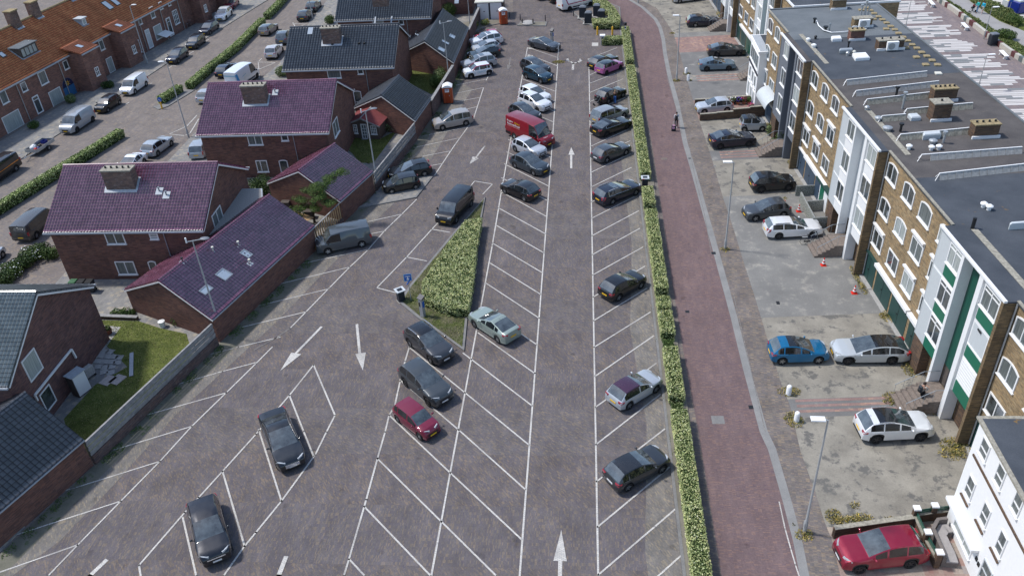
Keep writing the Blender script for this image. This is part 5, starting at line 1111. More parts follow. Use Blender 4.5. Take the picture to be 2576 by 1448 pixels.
H3 = house('brick house with a dark grey tiled roof and broad chimney in the middle', -35.5, -22.1, 93.5, 104.9, 5.0, 8.3, 'tile_black', 'flat', 'brick_red', tw=0.33, tl_=0.36,
  wins=[(T_(1,0,710,698), T_(1,0,862,785), dict(mull=(), pane='glass_mid')), (T_(1,0,1017,685), T_(1,0,1085,745), dict(mull=(), pane='glass')), (T_(1,0,800,928), T_(1,0,903,1022), dict(mull=(), pane='glass_pale'))],
  door=(T_(1,0,975,915), T_(1,0,1075,1040)), chim=(812, 856, 106, 7.2, 8.75), pipes=[T_(1,0,1100,680)], vents=[((837,115),'box'),((904,112),'box'),((917,112),'box'),((781,80),'light')])
H4 = house('brick house with a dark grey tiled roof cut by the top edge', -33.8, -20.55, 112.2, 123.6, 5.0, 8.3, 'tile_black', 'flat', 'brick_red', tw=0.33, tl_=0.36,
  wins=[(T_(1,0,1170,200), T_(1,0,1290,265), dict(mull=(), pane='glass_pale')), (T_(1,0,1432,193), T_(1,0,1490,248), dict(mull=(), pane='glass'))],
  door=(T_(1,0,1395,400), T_(1,0,1475,515)), pipes=[T_(1,0,1515,190)], chim=(938, 975, 12, 7.2, 8.7))
H5 = house('brick house with a bright orange tiled roof cut by the top edge', -32.0, -16.9, 129.6, 139.5, 4.2, 7.8, 'tile_orange2', 'pan', 'brick_red', vents=[((1149,3),'light')])
H0 = house('brick house with a glazed grey-blue tiled roof at the left edge', -50.0, -36.45, 37.7, 49.1, 5.0, 8.3, 'tile_blue', 'pan', 'brick_red2', wins=[])
FG = Frame((-36.75, 0), (0,1), (1,0))
for ft, nb, kw in ((T_(0,2,335,598), T_(0,2,310,950), {}),):
 pass
for pts, kw in (([T_(0,2,335,598), T_(0,2,435,800), T_(0,2,310,950), T_(0,2,203,745)], dict(mull=(), pane='glass_pale')), ([T_(0,2,487,958), T_(0,2,570,1130), T_(0,2,470,1250), T_(0,2,388,1080)], dict(mull=(), pane='glass'))):
 q = [FG.px(*p) for p in pts]; aa = [p[0] for p in q]; zz = [p[1] for p in q]
 a0, a1 = (q[0][0]+q[1][0])/2, (q[2][0]+q[3][0])/2; z1, z0 = (q[0][1]+q[3][1])/2, (q[1][1]+q[2][1])/2
 H0.r; a = sorted(aa); z = sorted(zz); win(H0, FG, (a[0]+a[1])/2, (a[2]+a[3])/2, max(0.3,(z[0]+z[1])/2), (z[2]+z[3])/2, sill=False, **kw)
m = MB(); pp = [FG.p(*(lambda q: (q[0], 0.12, q[1]))(FG.px(*T_(0,2,x,y), 0.12))) for x, y in ((378,1130),(350,1075),(718,615),(765,700))]
for a, b in zip(pp[:-1], pp[1:]): m.beam(a, b, 0.12, 0.12)
H0.part('white_frame', m, M['white'])
def annex(label, near, far, zL, zA, mat, style, skew_far=None, vents=(), lights=(), group='single storey brick garages along the car park', brick='brick_red', tw=0.3, tl_=0.34):
 """near/far: (left eave, right eave) plan points; ridge halfway"""
 (nl, nr), (fl, fr) = near, far; nl, nr, fl, fr = map(lambda p: V3(p[0], p[1], 0), (nl, nr, fl, fr))
 B = Bld('brick_garage', tuple(nr), label, 'garage', group)
 na, fa = (nl+nr)/2, (fl+fr)/2; Z = lambda p, z: V3(p[0], p[1], z)
 ins = lambda p, c: p+(c-p)/np.linalg.norm(c-p)*0.12
 cN = (nl+nr+fl+fr)/4; w_ = [ins(p, cN) for p in (nl, nr, fr, fl)]
 m = MB(); a, b, c, d = w_; an, af = (a+b)/2, (c+d)/2
 m.add([Z(a,0),Z(b,0),Z(c,0),Z(d,0),Z(a,zL-.1),Z(b,zL-.1),Z(c,zL-.1),Z(d,zL-.1),Z(an,zA-.12),Z(af,zA-.12)], [(0,1,5,8,4),(1,2,6,5),(2,3,7,9,6),(3,0,4,7)])
 B.part('wall', m, M[brick])
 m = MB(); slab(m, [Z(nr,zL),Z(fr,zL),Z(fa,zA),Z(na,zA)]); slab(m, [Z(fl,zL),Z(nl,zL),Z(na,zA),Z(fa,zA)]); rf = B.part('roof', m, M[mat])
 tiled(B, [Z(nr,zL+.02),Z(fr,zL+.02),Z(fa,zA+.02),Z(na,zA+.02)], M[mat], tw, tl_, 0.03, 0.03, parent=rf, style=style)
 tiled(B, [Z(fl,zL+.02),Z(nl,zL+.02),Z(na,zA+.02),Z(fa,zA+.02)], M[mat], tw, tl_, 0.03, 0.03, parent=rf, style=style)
 m = MB(); m.tube(Z(na,zA+.03), Z(fa,zA+.03), 0.11, n=8); B.part('ridge_tiles', m, M[mat], rf)
 m = MB(); m.beam(Z(nr,zL-.07), Z(fr,zL-.07), 0.1, 0.1); m.beam(Z(nl,zL-.07), Z(fl,zL-.07), 0.1, 0.1); B.part('gutter', m, M['lead'])
 m = MB()
 for p, q in ((nl, na), (nr, na), (fl, fa), (fr, fa)): m.beam(Z(p,zL-.14), Z(q,zA-.14), 0.05, 0.1)
 B.part('barge_board', m, M['white'])
 n = np.cross(Z(fr,zL)-Z(nr,zL), Z(na,zA)-Z(nr,zL)); n /= np.linalg.norm(n); n = n if n[2] > 0 else -n
 ud = (fr-nr)/np.linalg.norm(fr-nr); vd = np.cross(n, ud); vd = vd if vd[2] > 0 else -vd
 def hit(px):
  d = _fw*F_PX+_rt*(px[0]-1288)-_up*(px[1]-724); C = V3(0,0,CAM_H); t = ((Z(nr,zL)-C)@n)/(d@n); return C+d*t
 for px, kind in vents:
  q = hit(px)+n*0.03; m = MB(); m.tube(q-V3(0,0,.1), q+V3(0,0,0.4), 0.05, n=8); m.tube(q+V3(0,0,.38), q+V3(0,0,0.45), 0.12, 0.1, n=10); v_ = B.part('vent_pipe', m, M['cream'] if kind == 'w' else M['black'], rf)
  m = MB(); m.poly([q+ud*a_*.22+vd*b_*.22+n*.04 for a_, b_ in ((-1,-1),(1,-1),(1,1),(-1,1))]); B.part('lead_flashing', m, M['lead'], v_)
 for px, w2, h2 in lights:
  q = hit(px); m = MB()
  for a0, a1, b0, b1 in ((-w2,w2,-h2,-h2+.09),(-w2,w2,h2-.09,h2),(-w2,-w2+.09,-h2+.09,h2-.09),(w2-.09,w2,-h2+.09,h2-.09)):
   m.add([q+ud*a+vd*b+n*c_ for c_ in (0.02,0.12) for a, b in ((a0,b0),(a1,b0),(a1,b1),(a0,b1))], [(3,2,1,0),(4,5,6,7),(0,1,5,4),(1,2,6,5),(2,3,7,6),(3,0,4,7)])
  f_ = B.part('rooflight', m, M['zinc'], rf); m = MB(); m.poly([q+ud*a+vd*b+n*.09 for a, b in ((-w2+.08,-h2+.08),(w2-.08,-h2+.08),(w2-.08,h2-.08),(-w2+.08,h2-.08))]); B.part('pane', m, M['glass_sky'], f_)
 return B
A1 = annex('long brick garage with purple tiles and square rooflights beside the nearer purple house', ((-36.6,52.4),(-27.82,48.4)), ((-31.9,65.6),(-23.65,62.0)), 2.25, 4.45, 'tile_purple', 'pan',
  vents=[((460,660),'b'),((537,633),'w'),((601,619),'w'),((629,664),'w')], lights=[((563,692),0.5,0.5),((619,640),0.32,0.45),((518,730),0.5,0.32)])
A2 = annex('brick garage with purple tiles behind the windswept pine', ((-30.6,70.4),(-22.4,66.4)), ((-28.3,76.0),(-20.57,72.3)), 2.25, 4.45, 'tile_purple', 'pan')
A3 = annex('brick garage with dark grey tiles behind the red-roofed summer house', ((-26.2,88.6),(-18.43,84.4)), ((-25.2,94.4),(-17.64,90.6)), 2.25, 4.4, 'tile_black', 'flat', tw=0.36, tl_=0.36)
A4 = annex('brick garage with dark grey tiles and three rooflights far along the wall', ((-24.1,106.5),(-16.5,102.4)), ((-23.4,120.0),(-16.15,116.2)), 2.25, 4.4, 'tile_black', 'flat', tw=0.36, tl_=0.36, lights=[((1137,93),0.55,0.4),((1120,108),0.32,0.5),((1110,126),0.55,0.45)], vents=[((1048,88),'b')])
A0 = annex('brick garage with dark grey tiles in the left bottom corner', ((-42.0,32.5),(-34.0,29.0)), ((-39.5,39.6),(-31.5,35.9)), 2.25, 4.5, 'tile_black', 'flat', tw=0.33, tl_=0.36)
Bf = Bld('flat_roof_link', (-33.5,57.5,0), 'flat gravel-roofed link between the purple house and its garage', 'building')
m = MB(); pl_ = [(-34.5,57.3),(-30.9,57.3),(-28.4,63.4),(-29.4,66.3),(-34.5,66.3)]; m.prism(pl_, 0, 3.6); Bf.part('wall', m, M['brick_red'])
m = MB(); m.prism(pl_, 3.602, 3.78); Bf.part('roof_edge', m, M['lead']); m = MB(); m.prism(inset(pl_, 0.12), 3.785, 3.80); Bf.part('gravel', m, M['gravel'])
OU = (22.55, 46.8); UU = (-0.0689, 0.9976); NN = (-0.9976, -0.0689)
def apt_module(B, F, off, style, garage, floors=True, bay=True, fac=(0.0, 10.6), H=10.75, detail=True, wide_low=False):
 P_, rec, post = {'green': ('green','green_dark','white'), 'white': ('white','panel_grey','white'), 'slate': ('panel_slate','panel_dark','panel_slate'), 'whitegreen': ('white','green_dark','white')}[style]
 ub = lambda a: a+off
 cols = [(8.15,9.95,(0.5,)),(5.15,6.95,(0.5,)),(2.35,4.12,()),(-0.08 if not bay else 0.12,1.05,())]
 for r_, (z0, z1) in enumerate(((8.8,10.2),(6.0,7.4),(3.22,4.6))):
  for c_, (a0, a1, mu) in enumerate(cols):
   if not (fac[0]-0.2 <= a0 and a1 <= fac[1]+0.2): continue
   mu2 = mu if c_ != 2 else ((0.5,) if (r_ or off) else ())
   if wide_low: mu2 = (0.33, 0.66)
   rect = (r_ == 2) or (r_ == 1 and c_ in (2, 3)); pane = rp()
   win(B, F, ub(a0), ub(a1), z0, z1-(0.0 if rect else 0.0), mull=mu2, arch=0.0 if rect else 0.22, pane=pane, t=0.1)
   if rect and rnd.random() < 0.75 and detail:
    m = MB(); obox(m, F, ub(a0)-0.1, ub(a1)+0.1, 0.0, 0.2, z1+0.22, z1+0.36); obox(m, F, ub(a0)-0.06, ub(a0)-0.02, 0.0, 0.05, z0+0.7, z1+0.22); B.part('awning_box', m, M['white'])
 for k, (a0, a1) in enumerate(((8.3,10.5),(5.2,8.0),(2.1,4.95),(0.15,1.7))):
  if not (fac[0]-0.2 <= a0 and a1 <= fac[1]+0.2): continue
  dm = garage[k % len(garage)]; m = MB(); obox(m, F, ub(a0), ub(a1), -0.01, 0.03, 0.06, 2.2)
  d_ = B.part('garage_door', m, M[dm]); m = MB(); obox(m, F, ub((a0+a1)/2)-0.012, ub((a0+a1)/2)+0.012, 0.03, 0.04, 0.1, 2.15); obox(m, F, ub((a0+a1)/2)+0.06, ub((a0+a1)/2)+0.2, 0.03, 0.08, 1.0, 1.05); B.part('handle', m, M['black'], d_)
  m = MB(); obox(m, F, ub(a0)-0.12, ub(a1)+0.12, 0.0, 0.32 if k else 0.2, 2.28, 2.52 if k else 2.42); B.part('canopy', m, M['white' if (k or garage[0] != 'door_green') else 'door_green'])
  m = MB(); obox(m, F, ub(a0)-0.1, ub(a1)+0.1, 0.0, 0.35, 0.0, 0.05); B.part('threshold', m, M['concrete'])
 if bay:
  vb = 0.72; a0, a1 = -8.2, -0.45
  m = MB(); obox(m, F, ub(-8.45), ub(-8.2), -0.3, vb+0.06, 0, H-0.02); B.part('brick_pier', m, M['brick_olive'])
  m = MB(); obox(m, F, ub(-1.85), ub(-0.45), 0, vb-0.05, 0, 2.5); B.part('brick_pier', m, M['brick_dark'])
  m = MB(); obox(m, F, ub(-8.2), ub(-6.05), 0.0, vb-0.06, 2.5, H-0.06); obox(m, F, ub(-3.55), ub(a1), 0.0, vb-0.06, 2.5, H-0.06); B.part('bay_wall', m, M['white' if post == 'white' else post])
  m = MB(); obox(m, F, ub(-6.05), ub(-3.55), 0.0, 0.08, 2.55, H-0.05); B.part('stair_panel', m, M[rec])
  m = MB(); obox(m, F, ub(-6.15), ub(-5.72), 0.085, vb+0.1, 0.0, H-0.04); B.part('column', m, M[post]); m = MB(); obox(m, F, ub(-3.72), ub(-3.45), 0.085, vb+0.06, 0.0, H-0.04); B.part('column', m, M[post])
  m = MB(); obox(m, F, ub(-8.55), ub(-0.35), vb-0.04, vb+0.14, H-0.035, H+0.1); B.part('roof_edge', m, M['white'])
  m = MB(); obox(m, F, ub(a1), ub(a1)+0.06, 0.0, vb-0.03, 2.5, H-0.06); B.part('end_panel', m, M['panel_grey' if post == 'white' else post])
  for k, (zw0, zw1, zp0, zp1) in enumerate(((9.05,10.5,8.1,8.98),(6.28,7.9,5.35,6.2),(3.53,5.2,2.55,3.45))):
   for s_, (b0, b1) in enumerate(((-8.1,-6.3),(-3.42,-1.82))):
    m = MB(); obox(m, F, ub(b0), ub(b1), vb-0.06, vb-0.02, zp0, zp1); B.part('panel', m, M[P_])
    if s_ == 0 and style == 'green' and k == 1:
     m = MB(); obox(m, F, ub(b0), ub(b1), vb-0.06, vb+0.0, zp1+0.0, zp1+0.1); obox(m, F, ub(b0), ub(b0)+0.07, vb-0.06, vb, zw0, zw1); B.part('balcony_rail', m, M['white'])
     m = MB(); obox(m, F, ub(b0)+0.1, ub(b1)-0.02, vb-0.055, vb-0.05, zw0, zw1-0.08); B.part('balcony_opening', m, M['panel_grey'])
    elif s_ == 0 and style == 'green' and k == 2:
     m = MB();
     for q in range(16): obox(m, F, ub(b0)+0.03, ub(b1)-0.03, vb-0.05, vb-0.0-(0.012 if q % 2 else 0), zw0+(zw1-zw0)*q/16, zw0+(zw1-zw0)*(q+1)/16)
     B.part('roller_shutter', m, M['white'])
    else: win(B, F, ub(b0), ub(b1), zw0, zw1, v=vb-0.05, mull=(0.5,), trans=(0.78,) if style == 'green' else (), pane=rp(), sill=True, t=0.09)
   if style != 'slate' and s_:
    m = MB(); obox(m, F, ub(-1.8), ub(-0.5), vb-0.06, vb-0.025, zp0, zw1); B.part('panel', m, M['panel_grey'])
  m = MB(); obox(m, F, ub(-5.5), ub(-4.4), 0.0, 0.05, 1.05, 2.5); B.part('entrance_door', m, M['panel_dark'])
  m = MB(); obox(m, F, ub(-4.35), ub(-3.75), 0.0, 0.04, 1.05, 2.5); B.part('entrance_side', m, M['wood_dark'])
  m = MB()
  for k in range(6):
   obox(m, F, ub(-5.68), ub(-3.75), 0.09, 1.25+0.3*(6-k), 0.175*k+0.002*k, 0.175*(k+1))
  B.part('steps', m, M['step_stone'])
  m = MB(); obox(m, F, ub(-8.2), ub(-6.2), 0.0, 0.02, 0, 2.5); B.part('undercroft', m, M['brick_dark'])
  for a in (-5.62, -3.8):
   m = MB(); top = [F.p(ub(a), 2.9, 0.95), F.p(ub(a), 1.25, 1.95), F.p(ub(a), 0.25, 1.95)]
   m.path(top, 0.022, 6)
   for v_, zb in ((2.85,0.17),(2.35,0.5),(1.85,0.85),(1.3,1.05)): m.tube(F.p(ub(a), v_, zb), F.p(ub(a), v_, np.interp(v_, [1.25,2.9],[1.95,0.95])), 0.012, n=5)
   B.part('stair_rail', m, M['zinc'])
  m = MB(); m.tube(F.p(ub(-8.55), 0.1, 0.2), F.p(ub(-8.55), 0.1, H-0.1), 0.055, n=8); B.part('downpipe', m, M['steel'])
APT = Bld('apartment_block', (21.5, 60.0, 0), 'long ochre brick apartment block with garages below and a flat dark roof', 'apartment building')
FA = Frame(OU, UU, NN); HB = 10.75
m = MB(); obox(m, FA, -14.2, 44.6, -11.1, 0.0, 0, HB-0.12); APT.part('wall', m, M['brick_yellow'])
for i, (a0, a1, mt) in enumerate(((-14.2,5.9,'felt'),(5.9,24.3,'felt_brown'),(24.3,34.8,'felt'),(34.8,44.6,'felt_pale'))):
 m = MB(); obox(m, FA, a0, a1, -11.2, 0.12, HB-0.12+0.002, HB+0.003*i); APT.part('roof', m, M[mt])
for off in (0.0, 18.67, 37.34):
 m = MB(); obox(m, FA, off-8.5, off-0.4, 0.12, 0.70, HB-0.1, HB+0.002); APT.part('bay_roof', m, M['felt' if off < 30 else 'felt_brown'])
 m = MB(); obox(m, FA, off-9.3, off-1.0, -1.15, -0.75, HB+0.012, HB+0.03); APT.part('roof_patch', m, M['conc_old'])
for a0, a1 in ((-14.2,-8.5),(-0.4,10.1),(18.3,28.8),(37.0,44.6)):
 m = MB(); obox(m, FA, a0, a1, 0.0, 0.16, HB+0.012, HB+0.09); APT.part('coping', m, M['conc_old'])
m = MB(); obox(m, FA, -14.2, 44.6, -11.26, -11.1, HB+0.012, HB+0.1); obox(m, FA, 44.45, 44.7, -11.0, 0.0, HB+0.012, HB+0.1); APT.part('roof_edge', m, M['felt_pale'])
apt_module(APT, FA, -18.67, 'green', ['door_green'], bay=False, fac=(5.0,10.6), wide_low=False)
apt_module(APT, FA, 0.0, 'green', ['door_green'])
apt_module(APT, FA, 18.67, 'white', ['door_blue','door_blue','door_blue','door_blue'], fac=(2.0,10.6))
apt_module(APT, FA, 37.34, 'slate', ['door_blue'], fac=(0.0,7.2))
for (a0, a1, pn) in ((18.9,20.15,None),(20.4,22.6,'green')):
 m = MB(); obox(m, FA, a0-0.37, a1-0.4, 0.0, 0.05, 0.05, 2.3); g_ = APT.part('garage_front', m, M['white'])
 if pn: m = MB(); obox(m, FA, a0+0.6, a1-0.6, 0.05, 0.07, 0.3, 2.1); APT.part('door_panel', m, M['green'], g_)
m = MB(); obox(m, FA, 18.5, 22.5, 0.0, 0.45, 2.38, 2.5); APT.part('canopy', m, M['door_green'])
def rz_(x, y, z=10.75):
 X = G(x, y, z)-FA.o; return float(X@FA.u), float(X@FA.n)
for k, (p, q, mt) in enumerate(((T_(3,0,795,865),T_(3,0,1605,775),'concrete'),(T_(3,0,890,975),T_(3,0,1725,875),'concrete'),(T_(3,0,1000,1062),T_(3,0,1680,985),'conc_old'),(T_(3,0,1400,1160),T_(3,0,2065,1098),'conc_old'),(T_(3,0,1150,1232),T_(3,0,1390,1212),'conc_old'),(T_(3,0,1335,1420),T_(3,0,2265,1330),'conc_old'),(T_(3,1,1550,178),T_(3,1,2560,100),'concrete'),(T_(3,1,1730,370),T_(3,1,2600,270),'concrete'))):
 a, b = G(*p, HB), G(*q, HB); d = (b-a); L = np.linalg.norm(d); d /= L; nrm = V3(-d[1], d[0], 0); nrm = nrm if nrm[1] > 0 else -nrm
 m = MB(); z0 = HB+0.01; n = max(2, int(L/0.55))
 for j in range(n):
  if k in (6,) and j == 0: continue
  s0, s1 = a+d*(L*j/n+0.012), a+d*(L*(j+1)/n-0.012); h = 0.4
  A_, B_ = V3(s0[0],s0[1],z0), V3(s1[0],s1[1],z0); C_, D_ = B_+nrm*0.22+V3(0,0,h), A_+nrm*0.2+V3(0,0,h)
  m.add([A_,B_,C_,D_]+[p_+nrm*0.05 for p_ in (A_,B_,C_,D_)], [(0,1,2,3),(7,6,5,4),(0,4,5,1),(1,5,6,2),(2,6,7,3),(3,7,4,0)])
 s = APT.part('panel_screen', m, M[mt])
 m = MB(); A_, B_ = V3(a[0],a[1],z0+0.43)+nrm*0.24, V3(b[0],b[1],z0+0.43)+nrm*0.24; m.beam(A_, B_, 0.09, 0.03)
 m.beam(V3(a[0],a[1],z0+0.03)-d*0.35, V3(a[0],a[1],z0+0.42)+nrm*0.22, 0.03, 0.03)
 for j in range(0, n, 3): e = a+d*(L*j/n); m.beam(V3(e[0],e[1],z0+0.4)+nrm*0.24, V3(e[0],e[1],z0+0.02)+nrm*0.55, 0.04, 0.04)
 APT.part('screen_rail', m, M['white'], s)
def roofchim(pl, pr, h, mat, cap, pots=4, dep=0.85):
 a0, v0 = rz_(*pl); a1, v1 = rz_(*pr); m = MB(); aa = (a0+a1)/2
 obox(m, FA, aa, aa+dep, v0, v1, HB, HB+h); c = APT.part('chimney', m, M[mat]); m = MB(); obox(m, FA, aa-0.05, aa+dep+0.05, v0+0.05, v1-0.05, HB+h+0.002, HB+h+0.09); APT.part('chimney_cap', m, M[cap], c)
 m = MB(); obox(m, FA, aa-0.14, aa-0.01, v0+0.12, v1-0.12, HB+0.01, HB+0.22); APT.part('flashing', m, M['white'], c)
 m = MB()
 for k in range(pots): q = FA.p(aa+dep/2, v0+(v1-v0)*(k+0.5)/pots, HB+h+0.09); m.tube(q, q+V3(0,0,0.14), 0.08, n=8)
 APT.part('chimney_pots', m, M['black'], c); return aa, v0, v1
roofchim(T_(3,0,640,103), T_(3,0,780,97), 0.95, 'brick_olive', 'conc_old', 3)
c2_ = roofchim(T_(3,0,862,285), T_(3,0,1040,272), 0.8, 'brick_olive', 'conc_old', 0)
roofchim(T_(3,0,822,412), T_(3,0,965,408), 0.9, 'brick_red', 'lichen', 3, 0.8)
c4_ = roofchim(T_(3,0,1112,520), T_(3,0,1350,492), 0.85, 'brick_dark', 'conc_old', 3)
roofchim(T_(3,0,1655,1030), T_(3,0,1888,1018), 1.0, 'brick_dark', 'lichen', 5)
roofchim(T_(3,0,1642,1222), T_(3,0,1825,1218), 1.35, 'brick_dark', 'conc_old', 1, 1.0)
roofchim(T_(3,0,2060,1398), T_(3,0,2308,1385), 1.0, 'brick_dark', 'lichen', 4)
for (aa, v0, v1), sz in ((c2_, 0.9), (c4_, 0.95)):
 vm = (v0+v1)/2; m = MB(); obox(m, FA, aa-0.42, aa-0.12, vm-0.5, vm+0.5, HB+0.12, HB+0.12+sz*0.8); ac = APT.part('air_conditioner', m, M['render_white'])
 q = FA.p(aa-0.425, vm+0.12, HB+0.5); m = MB(); m.tube(q, q-FA.u*0.02, 0.3, n=20); APT.part('fan_grille', m, M['steel'], ac)
m = MB(); pp = [G(*T_(3,0,*q), HB+0.15) for q in ((490,210),(510,260),(560,305),(640,328),(760,322),(880,308),(990,290))]; m.path(pp, 0.05, 6); APT.part('insulated_pipe', m, M['render_white'])
for (x, y, h, r0, mt) in ((465,235,0.4,0.12,'black'),(575,318,0.4,0.16,'black'),(615,320,0.7,0.07,'zinc'),(967,190,1.7,0.1,'steel'),(1000,190,1.5,0.1,'steel'),(928,190,1.3,0.1,'steel'),(1350,1098,1.3,0.11,'steel'),(1280,1005,1.0,0.12,'black'),(1330,1325,0.55,0.12,'black'),(1760,1440,0.8,0.11,'steel'),(805,488,0.55,0.09,'black')):
 q = G(*T_(3,0,x,y), HB); m = MB(); m.tube(q, q+V3(0,0,h), r0*0.8, n=10); m.tube(q+V3(0,0,h), q+V3(0,0,h+0.12), r0*1.5, n=10); APT.part('flue', m, M[mt])
for (x, y, r0, mt) in ((402,420,0.2,'render_white'),(476,395,0.15,'black'),(458,480,0.24,'render_white'),(798,560,0.18,'steel'),(864,548,0.16,'cream'),(1108,1215,0.3,'steel'),(1197,1315,0.36,'steel'),(992,1108,0.2,'steel'),(1655,1445,0.3,'steel')):
 q = G(*T_(3,0,x,y), HB); m = MB(); m.lathe([(r0*0.75,q[2]),(r0*0.75,q[2]+0.18),(r0,q[2]+0.2),(r0,q[2]+0.28),(r0*0.5,q[2]+0.36)], q[0], q[1], 12); APT.part('roof_vent', m, M[mt])
for (x, y) in ((1415,52),(1640,62),(1715,55),(2165,635),(2220,662)):
 q = G(*T_(3,1,x,y), HB); m = MB(); m.lathe([(0.13,q[2]),(0.13,q[2]+0.2),(0.22,q[2]+0.22),(0.22,q[2]+0.3),(0.1,q[2]+0.38)], q[0], q[1], 12); APT.part('roof_vent', m, M['render_white'])
q = G(*T_(3,1,2055,850), HB); m = MB(); m.tube(q, q+V3(0,0,0.75), 0.11, n=10); APT.part('flue', m, M['black'])
def rooflight(px4, mt='render_white', h=0.25):
 P4 = [G(*p, HB) for p in px4]; m = MB(); c = sum(P4)/4
 m.add([p for p in P4]+[p+V3(0,0,h) for p in P4]+[c+(p-c)*0.85+V3(0,0,h+0.09) for p in P4], [(0,1,5,4),(1,2,6,5),(2,3,7,6),(3,0,4,7),(4,5,9,8),(5,6,10,9),(6,7,11,10),(7,4,8,11),(8,9,10,11)]); APT.part('rooflight', m, M[mt])
rooflight([T_(3,0,*q) for q in ((645,425),(740,420),(725,392),(632,398))]); rooflight([T_(3,0,*q) for q in ((878,618),(1022,608),(982,560),(845,568))]); rooflight([T_(3,0,*q) for q in ((1437,1222),(1535,1215),(1490,1175),(1400,1182))], 'panel_grey')
rooflight([T_(3,0,*q) for q in ((715,548),(848,538),(846,520),(714,528))], 'steel', 0.3); rooflight([T_(3,1,*q) for q in ((2420,865),(2620,850),(2620,830),(2418,845))], 'panel_grey', 0.35)
rooflight([T_(3,0,*q) for q in ((1555,1412),(1732,1398),(1725,1362),(1540,1375))], 'panel_grey', 0.35)
m = MB(); a0, a1 = 37.7, 41.6; n = 8
for k in range(n):
 t0, t1 = math.pi/2*k/n, math.pi/2*(k+1)/n
 m.add([FA.p(a0, 1.25*math.sin(t0), 2.5+1.1*math.cos(t0)), FA.p(a1, 1.25*math.sin(t0), 2.5+1.1*math.cos(t0)), FA.p(a1, 1.25*math.sin(t1), 2.5+1.1*math.cos(t1)), FA.p(a0, 1.25*math.sin(t1), 2.5+1.1*math.cos(t1))], [(3,2,1,0)])
aw = APT.part('curved_awning', m, M['panel_grey'], smooth=40)
APB = Bld('apartment_block', (21.5, 130.0, 0), 'further ochre brick apartment block set back behind the first, cut by the top edge', 'apartment building')
FB = Frame(FA.p(0, -2.75, 0), UU, NN)
m = MB(); obox(m, FB, 44.75, 99, -10.9, 0.0, 0, HB); APB.part('wall', m, M['brick_yellow']); m = MB(); obox(m, FB, 44.72, 99, -11.0, 0.2, HB+0.002, HB+0.2); APB.part('roof_edge', m, M['white']); m = MB(); obox(m, FB, 44.9, 98.9, -10.8, 0.05, HB+0.205, HB+0.21); APB.part('roof', m, M['felt'])
apt_module(APB, FB, 58.1, 'whitegreen', ['door_green','door_green','green_dark','door_blue'], detail=False); apt_module(APB, FB, 76.8, 'white', ['door_blue'], detail=False)
WH = Bld('white_house', (19.7, 32.5, 0), 'white rendered house with small paired windows in the right bottom corner', 'house')
FW = Frame((19.75, 32.5), (0,-1), (-1,0)); zw = 7.7
m = MB(); obox(m, FW, 0, 16, -10, 0, 0, zw); WH.part('wall', m, M['render_white'])
m = MB(); obox(m, FW, -0.1, 16, -10, 0.22, zw+0.002, zw+0.12); WH.part('roof_edge', m, M['conc_old']); m = MB(); obox(m, FW, 0.12, 16, -9.9, 0.02, zw+0.125, zw+0.13); WH.part('roof', m, M['felt'])
def wq(B, F, pts, v=0.0, **kw):
 q = [F.px(*p, v) for p in pts]; a = sorted(p[0] for p in q); z = sorted(p[1] for p in q)
 return win(B, F, (a[0]+a[1])/2, (a[2]+a[3])/2, (z[0]+z[1])/2, (z[2]+z[3])/2, v, **kw)
for pts in (((2180,40),(2250,150),(2190,310),(2120,190)),((2345,300),(2410,410),(2340,590),(2270,460)),((2520,590),(2590,700),(2510,860),(2440,740)),((2040,420),(2100,520),(2040,700),(1975,590)),((2195,700),(2255,790),(2195,970),(2120,860)),((2365,980),(2420,1080),(2345,1270),(2275,1150))):
 wq(WH, FW, [T_(3,3,*p) for p in pts], mull=(), trans=(0.42,), pane='glass_mid', t=0.07, sill=True)
wq(WH, FW, [T_(3,3,*p) for p in ((1915,790),(2100,1080),(2040,1270),(1860,950))], mull=(0.6,), pane='glass_pale', t=0.08)
a0, z1 = FW.px(*T_(3,3,2190,1260)); win(WH, FW, a0, a0+1.0, 0.1, z1, mull=(), trans=(0.4,0.7), pane='glass_mid', name='door', frame='panel_grey', sill=False)
m = MB(); a0, z_ = FW.px(*T_(3,3,2075,215)); obox(m, FW, a0, 15, 0, 0.07, z_-0.12, z_); WH.part('string_course', m, M['brick_dark'])
a0, z_ = FW.px(*T_(3,3,1870,640)); a1, _ = FW.px(*T_(3,3,2150,1140)); m = MB(); obox(m, FW, a0, a1, 0, 0.4, z_-0.18, z_+0.02); WH.part('ledge', m, M['render_white'])
for p in ((1950,605),(2095,870),(2245,1150)):
 a0, z_ = FW.px(*T_(3,3,*p)); m = MB(); obox(m, FW, a0, a0+0.95, 0, 0.1, z_-0.08, z_); WH.part('window_sill', m, M['brick_dark'])
for p in ((2105,1270),(2125,1325)):
 a0, z_ = FW.px(*T_(3,3,*p)); m = MB(); obox(m, FW, a0-0.1, a0+0.08, 0.0, 0.06, z_-0.14, z_+0.08); WH.part('wall_plaque', m, M['black'])
WF = Bld('white_house', (18.8, 90.0, 0), 'small white house with a zinc roof set against the far end of the ochre block', 'house')
FF_ = Frame((18.75, 90.0), (0,1), (-1,0))
m = MB(); obox(m, FF_, 0, 5.4, -3.2, 0, 0, 6.5); WF.part('wall', m, M['render_white']); m = MB(); obox(m, FF_, -0.15, 5.6, -3.3, 0.2, 6.502, 6.75); WF.part('roof_edge', m, M['render_white'])
m = MB(); obox(m, FF_, 0.05, 5.4, -3.1, 0.0, 6.755, 6.77); WF.part('roof', m, M['conc_grey'] if False else M['lead']); m = MB(); obox(m, FF_, 1.8, 5.3, -3.0, -0.9, 6.772, 6.79); WF.part('roof_patch', m, M['felt'])
